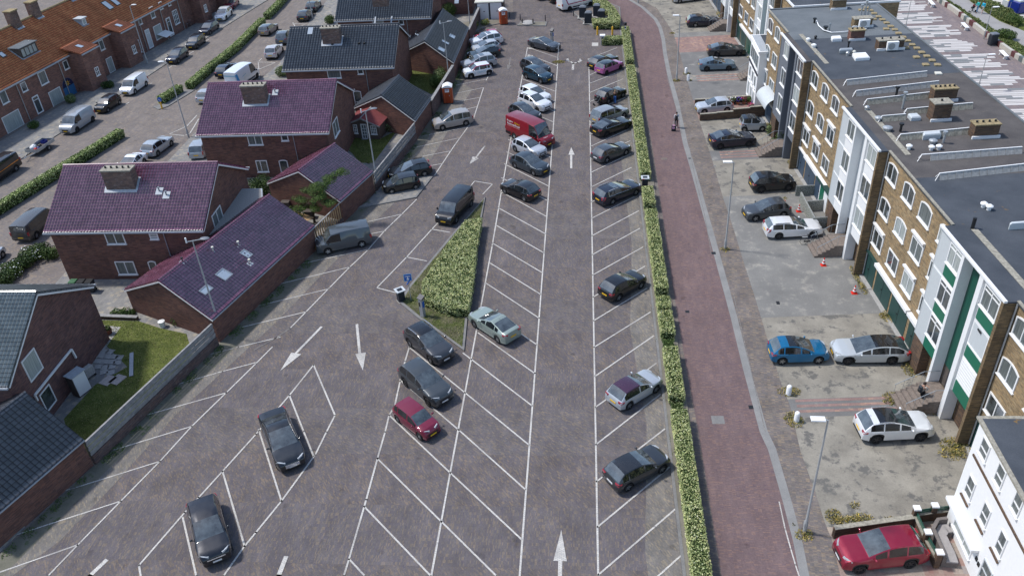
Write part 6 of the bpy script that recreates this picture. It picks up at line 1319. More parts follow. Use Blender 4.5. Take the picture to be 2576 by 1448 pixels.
win(WF, FF_, 0.35, 4.9, 4.5, 6.1, mull=(0.25,0.5,0.75), pane='glass_mid'); m = MB(); obox(m, FF_, 0, 5.4, 0, 0.08, 3.95, 4.2); WF.part('string_course', m, M['panel_dark'])
for a in (0.6, 2.1, 3.8): win(WF, FF_, a, a+0.8, 2.35, 3.7, mull=(), pane='glass_mid'); win(WF, FF_, a, a+0.9, 0.2, 1.9, mull=(), pane='glass_pale')
FT = Frame((-68.9, 89.4), (0.1644, 0.9864), (0.9864, -0.1644))
ZE, ZR, DP = 5.05, 9.3, 9.6
TG = 'brick terrace houses along the left street'
tl = ['terrace house at the left edge with a small roof window', 'terrace house with the dark box dormer', 'terrace house with the blue arched passage gate', 'terrace house with the small white dormer', 'terrace house with two long rooflights', 'terrace house with a white door and a white awning', 'terrace house with a small-paned window and dark door', 'terrace house with motor scooters in front', 'last terrace houses cut by the top edge']
xs_ = [-14.0, -3.0, 3.4, 9.2, 15.4, 20.8, 26.6, 32.4, 38.2, 50.0]
TH = []
for k in range(9):
 s0, s1 = xs_[k], xs_[k+1]; q = FT.p(s0, 0, 0)
 B = Bld('terrace_house', (q[0], q[1], 0), tl[k], 'house', TG); B.s = (s0, s1); TH.append(B)
 m = MB(); m.add([FT.p(a, v, z) for a in (s0, s1) for v, z in ((0,0),(-DP,0),(-DP,ZE),(-DP/2,ZR-0.1),(0,ZE))], [(0,5,9,4),(1,2,7,6),(0,4,3,2,1),(5,6,7,8,9)]); B.part('wall', m, M['brick_terrace'])
 e0, e1, r1, r0 = FT.p(s0,0.35,ZE-0.1), FT.p(s1,0.35,ZE-0.1), FT.p(s1,-DP/2,ZR), FT.p(s0,-DP/2,ZR)
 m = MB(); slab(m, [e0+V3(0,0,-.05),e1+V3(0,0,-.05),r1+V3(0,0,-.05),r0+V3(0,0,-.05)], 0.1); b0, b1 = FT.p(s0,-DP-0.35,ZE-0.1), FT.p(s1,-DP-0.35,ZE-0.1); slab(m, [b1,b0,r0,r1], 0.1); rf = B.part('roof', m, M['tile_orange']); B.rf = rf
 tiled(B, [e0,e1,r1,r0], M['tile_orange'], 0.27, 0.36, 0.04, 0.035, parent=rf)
 m = MB(); m.tube(FT.p(s0,-DP/2,ZR+0.02), FT.p(s1,-DP/2,ZR+0.02), 0.14, n=8); B.part('ridge_tiles', m, M['lichen'], rf)
 m = MB(); obox(m, FT, s0, s1, 0.33, 0.47, ZE-0.28, ZE-0.12); obox(m, FT, s0, s1, 0.0, 0.33, ZE-0.3, ZE-0.22); B.part('gutter', m, M['lead'])
def tb(s):
 for B in TH:
  if B.s[0] <= s < B.s[1]: return B
 return TH[-1]
def tw_(pts, **kw):
 q = [FT.px(*p) for p in pts]; a = sum(p[0] for p in q)/4; return wq(tb(a), FT, pts, **kw)
z0_ = lambda *p: tuple((x/4, y/4) for x, y in p)
for pts, kw in (((( -10,920),(45,905),(97,1025),(10,1060)),dict(pane='glass_mid')), (((190,850),(245,815),(280,900),(235,935)),dict()), (((370,735),(445,705),(490,825),(415,865)),dict(pane='glass_mid')), (((620,625),(665,600),(700,685),(655,705)),dict()), (((700,590),(745,560),(775,635),(735,665)),dict()),
   (((10,1180),(185,1100),(245,1260),(75,1350)),dict(pane='glass_pale')), (((480,930),(595,875),(655,1015),(540,1085)),dict(pane='glass_pale')), (((985,420),(1025,395),(1060,495),(1015,510)),dict(pane='glass_mid')), (((1055,600),(1115,565),(1165,710),(1110,740)),dict(pane='glass_pale')),
   (((1240,250),(1300,225),(1325,290),(1270,300)),dict()), (((1370,185),(1405,160),(1435,235),(1405,255)),dict()), (((1490,85),(1530,65),(1567,170),(1530,190)),dict(pane='glass_mid')), (((1590,30),(1620,15),(1640,85),(1612,105)),dict()), (((1675,0),(1700,-20),(1720,50),(1695,68)),dict()),
   (((1535,280),(1605,230),(1650,370),(1575,400)),dict(pane='glass_pale')), (((1725,115),(1770,95),(1812,225),(1765,255)),dict(trans=(0.33,0.66), mull=(0.33,0.66))), (((1365,420),(1385,395),(1430,520),(1405,535)),dict())):
 kw.setdefault('mull', ()); kw.setdefault('pane', 'glass'); tw_(z0_(*pts), **kw)
for pts, mt in ((((310,985),(380,960),(480,1190),(400,1220)),'glass'), (((1450,310),(1495,285),(1555,490),(1500,495)),'panel_grey'), (((1665,165),(1690,150),(1735,330),(1710,335)),'glass')):
 q = [FT.px(*p) for p in z0_(*pts)]; a = sum(p[0] for p in q)/4; z1 = max(p[1] for p in q); win(tb(a), FT, a-0.55, a+0.55, 0.15, max(2.2, min(2.9, z1)), mull=(), trans=(0.78,), pane=mt, name='door', sill=False, t=0.14)
for x, y in ((160,850),(590,640),(1100,345),(1390,190),(1600,70),(1780,0)):
 a, z_ = FT.px(x/4, y/4, 0.1); q = FT.p(a, 0.1, 0); m = MB(); m.tube(q, q+V3(0,0,ZE-0.2), 0.05, n=8); tb(a).part('downpipe', m, M['steel'])
a, z_ = 11.3, 0; B = TH[2]; ww = 1.05; m = MB(); pts = [(a-ww,0.05),(a+ww,0.05)]+[(a+ww*math.cos(math.pi*k/10), 1.35+ww*math.sin(math.pi*k/10)) for k in range(11)]
m.poly([FT.p(p, 0.02, z) for p, z in pts]); fix_n(m, FT.n); gt = B.part('passage_gate', m, M['blue_dark'] if False else plain('gate_blue', (0.03, 0.13, 0.28, 1), 0.5, 0.4))
m = MB(); pts = [(a+ww*0.98*math.cos(math.pi*k/10), 1.35+ww*0.98*math.sin(math.pi*k/10)) for k in range(11)]; m.poly([FT.p(p, 0.03, z) for p, z in pts]); fix_n(m, FT.n); B.part('gate_fanlight', m, plain('gate_navy', (0.01, 0.015, 0.06, 1), 0.5, 0.4), gt)
m = MB()
for k in range(7):
 t = math.pi*2*k/7+0.3; c0 = (a, 1.75); m.poly([FT.p(c0[0]+0.12*math.cos(t-0.5), 0.04, c0[1]+0.12*math.sin(t-0.5)), FT.p(c0[0]+0.55*math.cos(t), 0.04, c0[1]+0.5*math.sin(t)), FT.p(c0[0]+0.12*math.cos(t+0.5), 0.04, c0[1]+0.12*math.sin(t+0.5))]); fix_n(m, FT.n)
B.part('painted_sun', m, M['yellow'], gt)
TOW = ((16.0, 3.1, 2.2, TH[2]), (24.6, 3.1, 2.0, TH[4]), (44.0, 2.4, 1.9, TH[7]), (51.5, 2.4, 1.9, TH[8]))
for a, wd, v, B in TOW:
 tall = ZE+0.35
 m = MB(); obox(m, FT, a-wd, a, 0, v, 0, tall-0.3); B.part('stair_tower', m, M['brick_terrace'])
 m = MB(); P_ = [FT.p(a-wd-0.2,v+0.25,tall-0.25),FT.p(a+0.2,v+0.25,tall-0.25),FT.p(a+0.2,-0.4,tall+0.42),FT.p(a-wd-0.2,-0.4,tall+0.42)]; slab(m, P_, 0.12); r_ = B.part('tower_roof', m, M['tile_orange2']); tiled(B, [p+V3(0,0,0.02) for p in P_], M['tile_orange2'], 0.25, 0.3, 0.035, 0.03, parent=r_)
 m = MB(); obox(m, FT, a-wd-0.2, a+0.2, v+0.22, v+0.36, tall-0.45, tall-0.3); B.part('gutter', m, M['lead'])
 m = MB(); c0 = (P_[0]+P_[2])/2; ud = FT.u; vd = (P_[3]-P_[0])/np.linalg.norm(P_[3]-P_[0]); nn = np.cross(ud, vd); nn = nn if nn[2] > 0 else -nn
 m.poly([c0+ud*p_*0.3+vd*q_*0.45+nn*0.12 for p_, q_ in ((-1,-1),(1,-1),(1,1),(-1,1))]); fix_n(m, nn); B.part('rooflight', m, M['glass_sky'], r_)
 FV = Frame(FT.p(0, v, 0), FT.u, FT.n); win(B, FV, a-1.7, a-0.95, 1.6, 2.7, mull=(0.5,), trans=(0.5,), pane='glass')
nrm_t = np.cross(FT.u, (FT.p(0,-DP/2,ZR)-FT.p(0,0.35,ZE-0.1))); nrm_t /= np.linalg.norm(nrm_t); nrm_t = nrm_t if nrm_t[2] > 0 else -nrm_t; vdt = np.cross(nrm_t, FT.u); vdt = vdt if vdt[2] > 0 else -vdt
def ht(px):
 d = _fw*F_PX+_rt*(px[0]-1288)-_up*(px[1]-724); C = V3(0,0,CAM_H); t = ((FT.p(0,0.35,ZE-0.1)-C)@nrm_t)/(d@nrm_t); return C+d*t
for px, w2, h2 in (((270,15),0.55,0.8),((288,5),0.5,0.8),((5,139),0.4,0.45)):
 q = ht(px); B = tb(float((q-FT.o)@FT.u)); m = MB(); m.poly([q+FT.u*a*w2+vdt*b*h2+nrm_t*0.1 for a, b in ((-1,-1),(1,-1),(1,1),(-1,1))]); fix_n(m, nrm_t); f_ = B.part('rooflight', m, M['black'], B.rf); m = MB(); m.poly([q+FT.u*a*(w2-.12)+vdt*b*(h2-.12)+nrm_t*0.12 for a, b in ((-1,-1),(1,-1),(1,1),(-1,1))]); fix_n(m, nrm_t); B.part('pane', m, M['glass_sky'], f_)
def dormer(pbl, pbr, h, wallm, roofm, framem, mull, B):
 a0 = float((ht(pbl)-FT.o)@FT.u); a1 = float((ht(pbr)-FT.o)@FT.u); q = ht(pbl); v = float((q-FT.o)@FT.n); z = q[2]; sl_ = (ZR-ZE+0.1)/(DP/2+0.35); back = h/sl_
 m = MB(); m.add([FT.p(a, v_, z_) for a in (a0, a1) for v_, z_ in ((v,z),(v,z+h),(v-back,z+h))], [(0,3,4,1),(0,1,2),(3,5,4)]); d_ = B.part('dormer', m, M[wallm])
 m = MB(); obox(m, FT, a0-0.15, a1+0.15, v+0.2, v-back, z+h, z+h+0.1); B.part('dormer_roof', m, M[roofm], d_)
 FD = Frame(FT.p(0, v, 0), FT.u, FT.n); win(B, FD, a0+0.12, a1-0.12, z+0.12, z+h-0.08, mull=mull, pane='glass_pale', frame=framem, t=0.08, sill=False)
 m = MB(); m.beam(FT.p(a0-0.1, v+0.1, z+0.03), FT.p(a1+0.1, v+0.1, z+0.03), 0.3, 0.06); m.beam(FT.p(a0-0.08, v+0.1, z+0.05), FT.p(a0-0.08, v-back, z+h+0.05), 0.14, 0.05); B.part('lead_flashing', m, M['lead'], d_)
dormer((57,150), (100,131), 1.3, 'wood_dark', 'felt_pale', 'wood_dark', (0.25,0.5,0.75), TH[1]); dormer((209,67), (219,61), 0.95, 'lead', 'panel_grey', 'white', (), TH[3])
for px, w2 in (((50,70),0.75),((100,44),0.75),((185,0),0.7)):
 q = ht(px); a = float((q-FT.o)@FT.u); v = float((q-FT.o)@FT.n); B = tb(a); m = MB(); obox(m, FT, a-w2, a+w2*0.6, v-0.9, v+0.1, q[2]-1, ZR+1.6); c = B.part('chimney', m, M['brick_chim'])
 m = MB(); obox(m, FT, a-w2-0.08, a+w2*0.6+0.08, v-0.98, v+0.18, ZR+1.602, ZR+1.75); B.part('chimney_cap', m, M['lichen'], c); m = MB(); m.poly([q+FT.u*a_*0.6+vdt*b_*0.3+nrm_t*0.1 for a_, b_ in ((-1,-1),(1,-1),(1,1),(-1,1))]); fix_n(m, nrm_t); B.part('lead_flashing', m, M['lead'], c)
a, z_ = FT.px(*z0_((1640,400))[0]); B = tb(a); m = MB(); m.add([FT.p(a-1.1,0.05,1.5),FT.p(a+1.1,0.05,1.5),FT.p(a+1.1,1.5,1.1),FT.p(a-1.1,1.5,1.1)]+[FT.p(a-1.1,0.05,1.44),FT.p(a+1.1,0.05,1.44),FT.p(a+1.1,1.5,1.04),FT.p(a-1.1,1.5,1.04)], [(0,1,2,3),(7,6,5,4),(2,6,7,3),(1,5,6,2),(0,3,7,4)]); B.part('white_table_awning', m, M['white'])
# ================================================================== vegetation
def inpoly(P, poly):
 x, y = P[:,0], P[:,1]; c = np.zeros(len(P), bool); n = len(poly)
 for i in range(n):
  x0, y0 = poly[i-1]; x1, y1 = poly[i]
  with np.errstate(divide='ignore', invalid='ignore'):
   c ^= ((y0 > y) != (y1 > y)) & (x < (x1-x0)*(y-y0)/(y1-y0+1e-12)+x0)
 return c
def bump(x, y): return 0.5*np.sin(x*2.1+1.3*np.sin(y*0.9))*np.sin(y*1.7+0.5)+0.35*np.sin(x*5.3+y*3.1)+0.3*np.sin(y*6.1-x*2.2)
def hedge(label, poly, h, dens=230, size=0.055, mat='hedge', name='hedge', cat='hedge', group='clipped hedges', z0=0.1, amp=0.07, extra=None, wob=0.06):
 poly = [tuple(map(float, p)) for p in poly]
 a = sum(poly[i-1][0]*poly[i][1]-poly[i][0]*poly[i-1][1] for i in range(len(poly)))
 if a < 0: poly = poly[::-1]
 c = np.mean(poly, axis=0); root = thing(name, (c[0], c[1], z0), label, cat, group)
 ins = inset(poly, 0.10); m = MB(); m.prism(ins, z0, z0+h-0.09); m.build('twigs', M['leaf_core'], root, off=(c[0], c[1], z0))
 bb0, bb1 = np.min(poly, axis=0), np.max(poly, axis=0); A = abs(a)/2
 n = int(A*dens); P = np.random.rand(int(n*1.15*np.prod(bb1-bb0)/max(A, .01))+10, 2)*(bb1-bb0)+bb0; P = P[inpoly(P, poly)][:n]
 Z = z0+h+amp*bump(P[:,0], P[:,1])-np.random.rand(len(P))**2*0.12
 dmin = np.full(len(P), 9.0); C = []; N_ = []
 for i in range(len(poly)):
  p0, p1 = np.array(poly[i-1]), np.array(poly[i]); L = np.linalg.norm(p1-p0); d = (p1-p0)/L; nn = np.array([d[1], -d[0]])
  r = P-p0; t = np.clip(r@d, 0, L); dd = np.linalg.norm(r-t[:,None]*d, axis=1); dmin = np.minimum(dmin, dd)
  k = int(L*h*dens*0.8); tt = np.random.rand(k); zz = np.random.rand(k)**0.8; q = p0+(p1-p0)*tt[:,None]; w_ = wob*bump(q[:,0]*1.7+zz*3, q[:,1]*1.7)
  shrink = 0.10*np.clip((zz-0.75)/0.25, 0, 1)**2+0.06*(1-zz)
  q = q+nn*(w_-shrink-np.random.rand(k)**2*0.10)[:,None]; C.append(np.column_stack([q, z0+0.03+zz*(h-0.02)])); N_.append(np.column_stack([np.tile(nn, (k, 1)), np.full(k, 0.35)]))
 Z -= 0.10*np.clip(1-dmin/0.16, 0, 1)**2
 C.append(np.column_stack([P, Z])); N_.append(np.tile([0, 0, 1.0], (len(P), 1)))
 C = np.vstack(C)-np.array([c[0], c[1], z0]); N_ = np.vstack(N_)
 o = quads_obj('foliage', leaf_quads(C, N_, size, 0.6), M[mat], root)
 if extra: extra(root, c, poly, h, z0)
 return root
def strip(pts, wL, wR):
 """polyline -> polygon, wL to the left"""
 P = [np.array(p, float) for p in pts]; L, Rr = [], []
 for i, p in enumerate(P):
  d = P[min(i+1, len(P)-1)]-P[max(i-1, 0)]; d /= np.linalg.norm(d); n = np.array([-d[1], d[0]]); L.append(tuple(p+n*wL)); Rr.append(tuple(p-n*wR))
 return L+Rr[::-1]
Yp = lambda px: float(G(*px, 0.6)[1])
def hx(y): return np.interp(y, [20, 40, 60, 80, 118], [5.88, 5.84, 5.78, 5.72, 5.66])
def hseg(label, ya, yb, h=1.0, w_=0.54, mat='hedge', **kw):
 n = max(2, int((yb-ya)/3)+1); ys = np.linspace(ya, yb, n); return hedge(label, strip([(hx(y), y) for y in ys], w_, w_), h, mat=mat, **kw)
hseg('long clipped hedge beside the red road, nearest stretch at the bottom of the picture', 17, Yp((1708,1040)), size=0.05, dens=300)
hseg('hedge stretch beside the red road level with the purple-roofed car', Yp((1700,1005)), Yp((1676,882)), dens=260)
hseg('hedge stretch just beyond the one level with the purple-roofed car', Yp((1668,845)), Yp((1662,790)), 0.95, dens=260)
hseg('short tuft of hedge beside two gaps by the red road', Yp((1660,782)), Yp((1657,752)), 0.9, dens=260)
hseg('hedge stretch beside the red road between the bin and the black hatchback', Yp((1650,735)), Yp((1625,535)), dens=240)
hseg('small square piece of hedge just nearer than the hedge bin', Yp((1625,520)), Yp((1618,478)), dens=240)
hseg('long far hedge stretch between the hedge bin and the car park exit', Yp((1613,445)), Yp((1575,172)), dens=200, size=0.06)
hseg('hedge piece at the car park exit behind the pink car', Yp((1572,160)), 118.3, dens=190, size=0.06)
HG = [4,3,2,1,0]
for ya, yb, mt in ((Yp((1707,1040)),Yp((1700,1007)),'leaf_pale'),(Yp((1676,880)),Yp((1668,848)),'leaf_mid'),(Yp((1657,750)),Yp((1650,738)),'leaf_pale'),(Yp((1625,533)),Yp((1622,522)),'leaf_dark'),(Yp((1574,170)),Yp((1571,161)),'leaf_dry')):
 hseg(('low pale weeds in the hedge gap nearest the camera','low green weeds in the hedge gap by the empty bays','low yellowish weeds in the hedge gap beside the lone black hatchback','low dark shrub in the hedge gap just nearer than the bin','dry yellow weeds in the hedge gap behind the pink car')[HG.pop()], ya+0.1, yb-0.1, 0.5, 0.42, mt, cat='weeds', name='low_shrub', group='low growth in the hedge gaps', dens=200)
ya_ = float(G(1530,116)[1]); ARM = [(2.3,ya_),(5.15,ya_),(5.15,ya_+1.5),(2.3,ya_+1.5)]
hedge('short hedge arm beside the pay column at the car park exit', ARM, 0.95, dens=190, size=0.06, z0=0.02)
isl_h = [tuple(G(*p, 1.0)[:2]) for p in ((1170,552),(1213,545),(1200,620),(1192,700),(1180,775),(1130,775),(1060,748),(1062,705),(1098,650),(1140,592))]
hedge('broad pale hedge filling the triangular kerbed island', isl_h, 0.9, dens=300, size=0.055, z0=0.12, amp=0.1, wob=0.12)
hedge('pale hedge curving around the underground waste containers', [tuple(G(*p, 1.0)[:2]) for p in ((1489,46),(1530,46),(1529,30),(1508,14),(1490,2),(1484,-25),(1515,-25),(1528,2),(1548,20),(1561,42),(1560,58),(1492,58))], 0.95, dens=190, size=0.065, z0=0.12)
sA = [tuple(G(*p, 0)[:2]) for p in ((-60,582),(0,545),(147,452),(240,395),(318,345))]
hedge('median hedge of the left street, nearer piece behind the purple roofs', strip(sA, 1.0, 0.0), 1.0, dens=170, size=0.075, mat='hedge_st', z0=0.05)
sB = [tuple(G(*p, 0)[:2]) for p in ((487,226),(540,180),(605,128),(671,60))]
hedge('median hedge of the left street, longest piece between the two lamp posts', strip(sB, 1.05, 0.0), 0.95, dens=150, size=0.08, mat='hedge_st', z0=0.05)
sC = [tuple(G(*p, 0)[:2]) for p in ((680,50),(710,20),(740,-15))]
hedge('median hedge of the left street, farthest piece at the top edge', strip(sC, 1.05, 0.0), 0.95, dens=140, size=0.08, mat='hedge_st', z0=0.05)
sD = [tuple(G(*p, 0)[:2]) for p in ((415,264),(465,232))]
mb = MB(); pk = strip([tuple(G(*p)[:2]) for p in ((397,276),(420,268),(486,228))], 1.25, 0.25); mb.prism(pk, 0, 0.1); struct('median_kerb', mb, M['kerb'])
hedge('small rounded hedge on the median nose with a blue arrow sign', strip(sD, 1.0, 0.0), 0.95, dens=160, size=0.075, mat='hedge_st', z0=0.1)
def bush(px, r, h, label, mat='leaf_mid', dens=150, size=0.07, z=0.0, name='bush', cat='bush', group=None, flowers=None, lumps=5):
 c = G(*px, z); root = thing(name, (c[0], c[1], z), label, cat, group)
 m = MB()
 for k in range(4): a = k*1.7; m.tube((0,0,0), (math.cos(a)*r*0.4, math.sin(a)*r*0.4, h*0.6), 0.03, 0.012, 5)
 m.build('stem', M['bark'], root)
 Ps, Ns = [], []
 for k in range(lumps):
  a = 2*math.pi*k/lumps+rnd.random(); rr = r*0.45 if k else 0; cc = (math.cos(a)*rr, math.sin(a)*rr, h*(0.5+0.12*rnd.random())); n = int(dens*(r*0.7)**2*6)
  p, d = blob_pts(n, cc, (r*0.62, r*0.62, h*0.48), 0.6); p[:,2] = np.maximum(p[:,2], 0.02); Ps.append(p); Ns.append(d)
 P = np.vstack(Ps); quads_obj('foliage', leaf_quads(P, np.vstack(Ns), size, 0.7), M[mat], root)
 if flowers:
  k = np.random.choice(len(P), max(6, len(P)//25)); q = P[k]*1.03+[0,0,0.03]; quads_obj('flowers', leaf_quads(q, np.tile([0,0,1.0], (len(q),1)), size*0.9, 0.4, 1.0), M[flowers], root)
 return root
bush((661,492), 1.5, 1.9, 'dark dense evergreen bush beside the purple garage behind the pine', 'leaf_dark')
bush((698,503), 0.7, 0.9, 'low dark bush between the evergreen and the pine', 'leaf_dark')
bush((866,290), 0.9, 2.3, 'tall green shrub against the wall of the second purple house', 'leaf_mid')
bush((1014,158), 1.2, 1.7, 'rounded bush at the foot of the far grey garage gable', 'leaf_pale'); bush((1095,161), 1.1, 1.5, 'pale bush in the far garden by the car park wall', 'leaf_pale')
for k, (x, y) in enumerate(((1128,172),(1122,190),(1112,205),(1102,222))): bush((x, y), 1.0, 1.5, 'bush inside the car park wall, '+('by the lamp post top','second along from the far garage','third along from the far garage','nearest to the near grey garage')[k], 'leaf_mid' if k % 2 else 'leaf_pale', group='bushes along the inside of the wall')
bush((987,330), 0.9, 1.2, 'leafy shrub between the summer house and the slatted fence', 'leaf_pale'); bush((1005,322), 0.7, 1.0, 'smaller leafy shrub behind the slatted fence by the summer house', 'leaf_mid')
bush((1133,42), 1.3, 2.0, 'dark bush below the orange tiled roof at the top', 'leaf_dark'); bush((1175,30), 0.7, 1.3, 'small bush at the end of the orange-roofed house', 'leaf_mid')
bush((716,192), 1.1, 1.3, 'pale bush at the corner of the grey-roofed house by the street', 'leaf_pale'); bush((832,60), 1.0, 1.2, 'bush behind the ridge of the grey-roofed house', 'leaf_mid')
for k, (x, y, r) in enumerate(((15,715,1.0),(38,690,1.2),(62,672,1.1),(88,650,1.3),(112,640,0.9),(135,648,0.8))): bush((x, y), r, 1.0, 'flowering shrub in the left edge verge, '+('nearest to the corner','second from the corner','third from the corner','fourth from the corner','fifth from the corner','last one by the house wall')[k], 'leaf_mid' if k % 2 else 'leaf_dark', group='shrubs in the left verge', flowers='panel_grey' if k in (1,3) else None)
bush((90,322), 0.8, 0.8, 'low shrub at the foot of the terrace wall beside the open door', 'leaf_mid'); bush((183,258), 0.9, 1.0, 'yellowish shrub under the terrace passage gate', 'leaf_pale'); bush((275,222), 0.9, 0.9, 'dark shrub by the first brick stair tower', 'leaf_dark')
bush((295,793), 0.45, 0.5, 'leafy plant on the garden edging, nearest to the house', 'leaf_mid'); bush((316,791), 0.5, 0.55, 'leafy plant in the middle of the garden edging', 'leaf_mid'); bush((335,792), 0.4, 0.5, 'leafy plant on the garden edging by the garage wall', 'leaf_mid')
bush((448,815), 0.55, 0.9, 'shrub between the garage gable and the slatted fence', 'leaf_mid'); bush((1100,55), 0.01+0.9, 1.2, 'bush between two garages near the top of the wall', 'leaf_dark')
bush((1195,68), 0.8, 0.8, 'green and yellow weeds left of the white garage doors', 'leaf_pale', flowers='flower_y', z=0.12); bush((1222,62), 0.8, 0.7, 'yellow-flowered weeds in front of the white garage doors', 'leaf_pale', flowers='flower_y', z=0.12); bush((1172,82), 0.8, 0.6, 'weeds at the kerb beside the crimson hatchback', 'leaf_mid', z=0.12)
c = G(792, 562); root = thing('pine_tree', (c[0], c[1], 0), 'windswept pine with flat dark green branches over the plank fence', 'tree')
pts = [((788,540),0.9),((792,520),1.9),((795,498),2.9),((815,470),3.9),((838,447),4.7),((858,432),5.2),((775,485),3.2),((755,500),2.6),((762,520),2.0),((745,530),1.6),((826,508),2.7),((808,492),3.3),((793,468),4.0),((822,455),4.5),((735,540),1.4)]
m = MB(); W0 = V3(0,0,0); tips = [G(*p, z)-c for p, z in pts]; spine = [W0, tips[0], tips[1], tips[2], tips[3], tips[4], tips[5]]
for i, (a, b) in enumerate(zip(spine[:-1], spine[1:])): m.tube(a, b, 0.13-0.017*i, 0.115-0.017*i, 7)
for t in tips[6:]: m.tube(tips[2], t, 0.05, 0.02, 5)
m.build('trunk', M['bark'], root); Ps, Ns = [], []
for i, t in enumerate(tips[1:]):
 for k in range(4):
  q, d = blob_pts(420, t+np.random.normal(0, 0.28, 3)*[1.1,1,0.4], (0.62*rnd.uniform(.6,1.1), 0.55, 0.2), 0.35); Ps.append(q); Ns.append(d)
quads_obj('crown', leaf_quads(np.vstack(Ps), np.vstack(Ns)+[0,0,0.7], 0.055, 0.7, 0.35), M['leaf_dark'] if False else leaf('pine_needles', [(0,(0.015,0.035,0.008,1)),(0.5,(0.05,0.1,0.02,1)),(1,(0.14,0.2,0.04,1))]), root)
def weeds(name, spots, mat, size=0.09, dens=240, hh=0.22, kind='stuff'):
 P, N_ = [], []
 for x, y, rx, ry in spots:
  n = int(dens*rx*ry*3.1); a = np.random.rand(n)*6.28; r = np.random.rand(n)**0.6; q = np.column_stack([x+np.cos(a)*r*rx, y+np.sin(a)*r*ry, 0.02+np.random.rand(n)*hh*(1.1-r)]); P.append(q); N_.append(np.tile([0.3,-0.5,0.5], (n,1)))
 o = quads_obj(name, leaf_quads(np.vstack(P), np.vstack(N_), size, 0.9, 0.3), M[mat]); tag(o, kind=kind); return o
ws = []
for px, rx, ry in (((2150,690),0.25,1.3),((2170,725),0.3,0.9),((2235,797),0.55,0.8),((2265,880),0.4,0.9),((2288,930),0.5,0.8),((2250,995),0.8,0.35),((2240,1010),0.5,0.4),((1985,985),0.8,0.5),((1997,1055),0.6,0.8),((2350,1030),0.9,0.5),((2380,1035),0.7,0.4),((2405,1120),1.0,0.7),((2395,1140),0.8,0.6),((2098,1300),0.5,0.6),((2130,1310),0.9,0.4),((2165,1303),0.8,0.35),((2023,1345),0.55,0.45),((2240,1305),0.3,0.2),((2150,1270),0.3,0.3),((1702,203),0.5,0.5),((1727,186),0.5,0.4),((1733,203),0.4,0.3),((1824,628),0.4,0.4),((1990,410),0.4,0.6),((2010,120),0.5,2.0),((1815,40),0.6,3.5),((1830,60),0.5,1.5),((1855,92),0.7,0.5),((1890,145),0.6,0.3),((2225,795),0.4,0.4),((1975,500),0.2,0.2),((1405,157),0.9,0.6),((1985,240),0.3,0.3),((1885,293),0.8,0.3),((1930,315),0.5,0.5),((1572,90),0.5,0.5),((1995,1320),0.1,0.1),((1690,85),0.4,0.3)):
 q = G(*px); ws.append((q[0], q[1], rx, ry))
weeds('dry_weeds', ws, 'leaf_dry')
weeds('green_weeds', [(x+0.1, y, rx*0.6, ry*0.6) for x, y, rx, ry in ws if rx > 0.35], 'leaf_mid', 0.08, 110)
fw_ = []
for a, b in zip(BND[:-1], BND[1:]):
 L = math.dist(a, b); n = int(L/0.8)
 for k in range(n):
  if rnd.random() < 0.62: t = (k+rnd.random())/n; fw_.append((lerp(a[0],b[0],t)+0.3+rnd.random()*0.25, lerp(a[1],b[1],t), 0.2+0.3*rnd.random(), 0.3+0.5*rnd.random()))
weeds('wall_foot_weeds', fw_, 'leaf_mid', 0.07, 170, 0.2)
kw_ = [(5.05+rnd.random()*0.15, rnd.uniform(20,104), 0.12, 0.3+rnd.random()*0.5) for _ in range(44)]
weeds('kerb_weeds', kw_, 'leaf_mid', 0.06, 200, 0.16)
P = np.random.rand(26000, 2)*[6.5,25]+[-15.2,47]; isl_i = inset(isl, 0.25); P = P[inpoly(P, isl_i)]; o = quads_obj('island_grass_blades', leaf_quads(np.column_stack([P, 0.14+np.random.rand(len(P))*0.1]), np.tile([0.2,-0.3,0.8], (len(P),1)), 0.055, 0.7, 0.35), leaf('grass_blades', [(0,(0.05,0.07,0.015,1)),(0.5,(0.11,0.14,0.035,1)),(1,(0.3,0.27,0.12,1))])); tag(o, kind='stuff'); M['blades'] = o.data.materials[0]
def lawn(name, pts, z=0.11):
 mb = MB(); mb.prism(pts, 0.02, z); struct(name, mb, M['grass']); bb0, bb1 = np.min(pts, axis=0), np.max(pts, axis=0); n = int(np.prod(bb1-bb0)*170)
 P = np.random.rand(n, 2)*(bb1-bb0)+bb0; P = P[inpoly(P, pts)]; o = quads_obj(name+'_blades', leaf_quads(np.column_stack([P, z+np.random.rand(len(P))*0.05]), np.tile([0.1,-0.2,0.9], (len(P),1)), 0.05, 0.6, 0.4), M['blades']); tag(o, kind='stuff')
lawn('garden_lawn', [tuple(G(203,806)[:2]),tuple(G(350,810)[:2]),tuple(G(405,828)[:2]),tuple(G(470,842)[:2]),(-28.6,45.6),(-32.0,36.4),(-34.4,38.0),(-35.8,40.0),(-35.3,43.5),(-33.8,45.5)], 0.112)
lawn('garden_lawn', [tuple(p) for p in gp((1003,178),(1098,176),(1105,225),(1085,240),(1025,208))], 0.112)
lawn('garden_lawn', [tuple(p) for p in gp((868,330),(905,345),(935,392),(905,405),(868,372))]+[(-22.5,78.3)], 0.112)
lawn('garden_lawn', [tuple(p) for p in gp((866,360),(960,350),(1000,330),(940,412),(905,412))], 0.116)
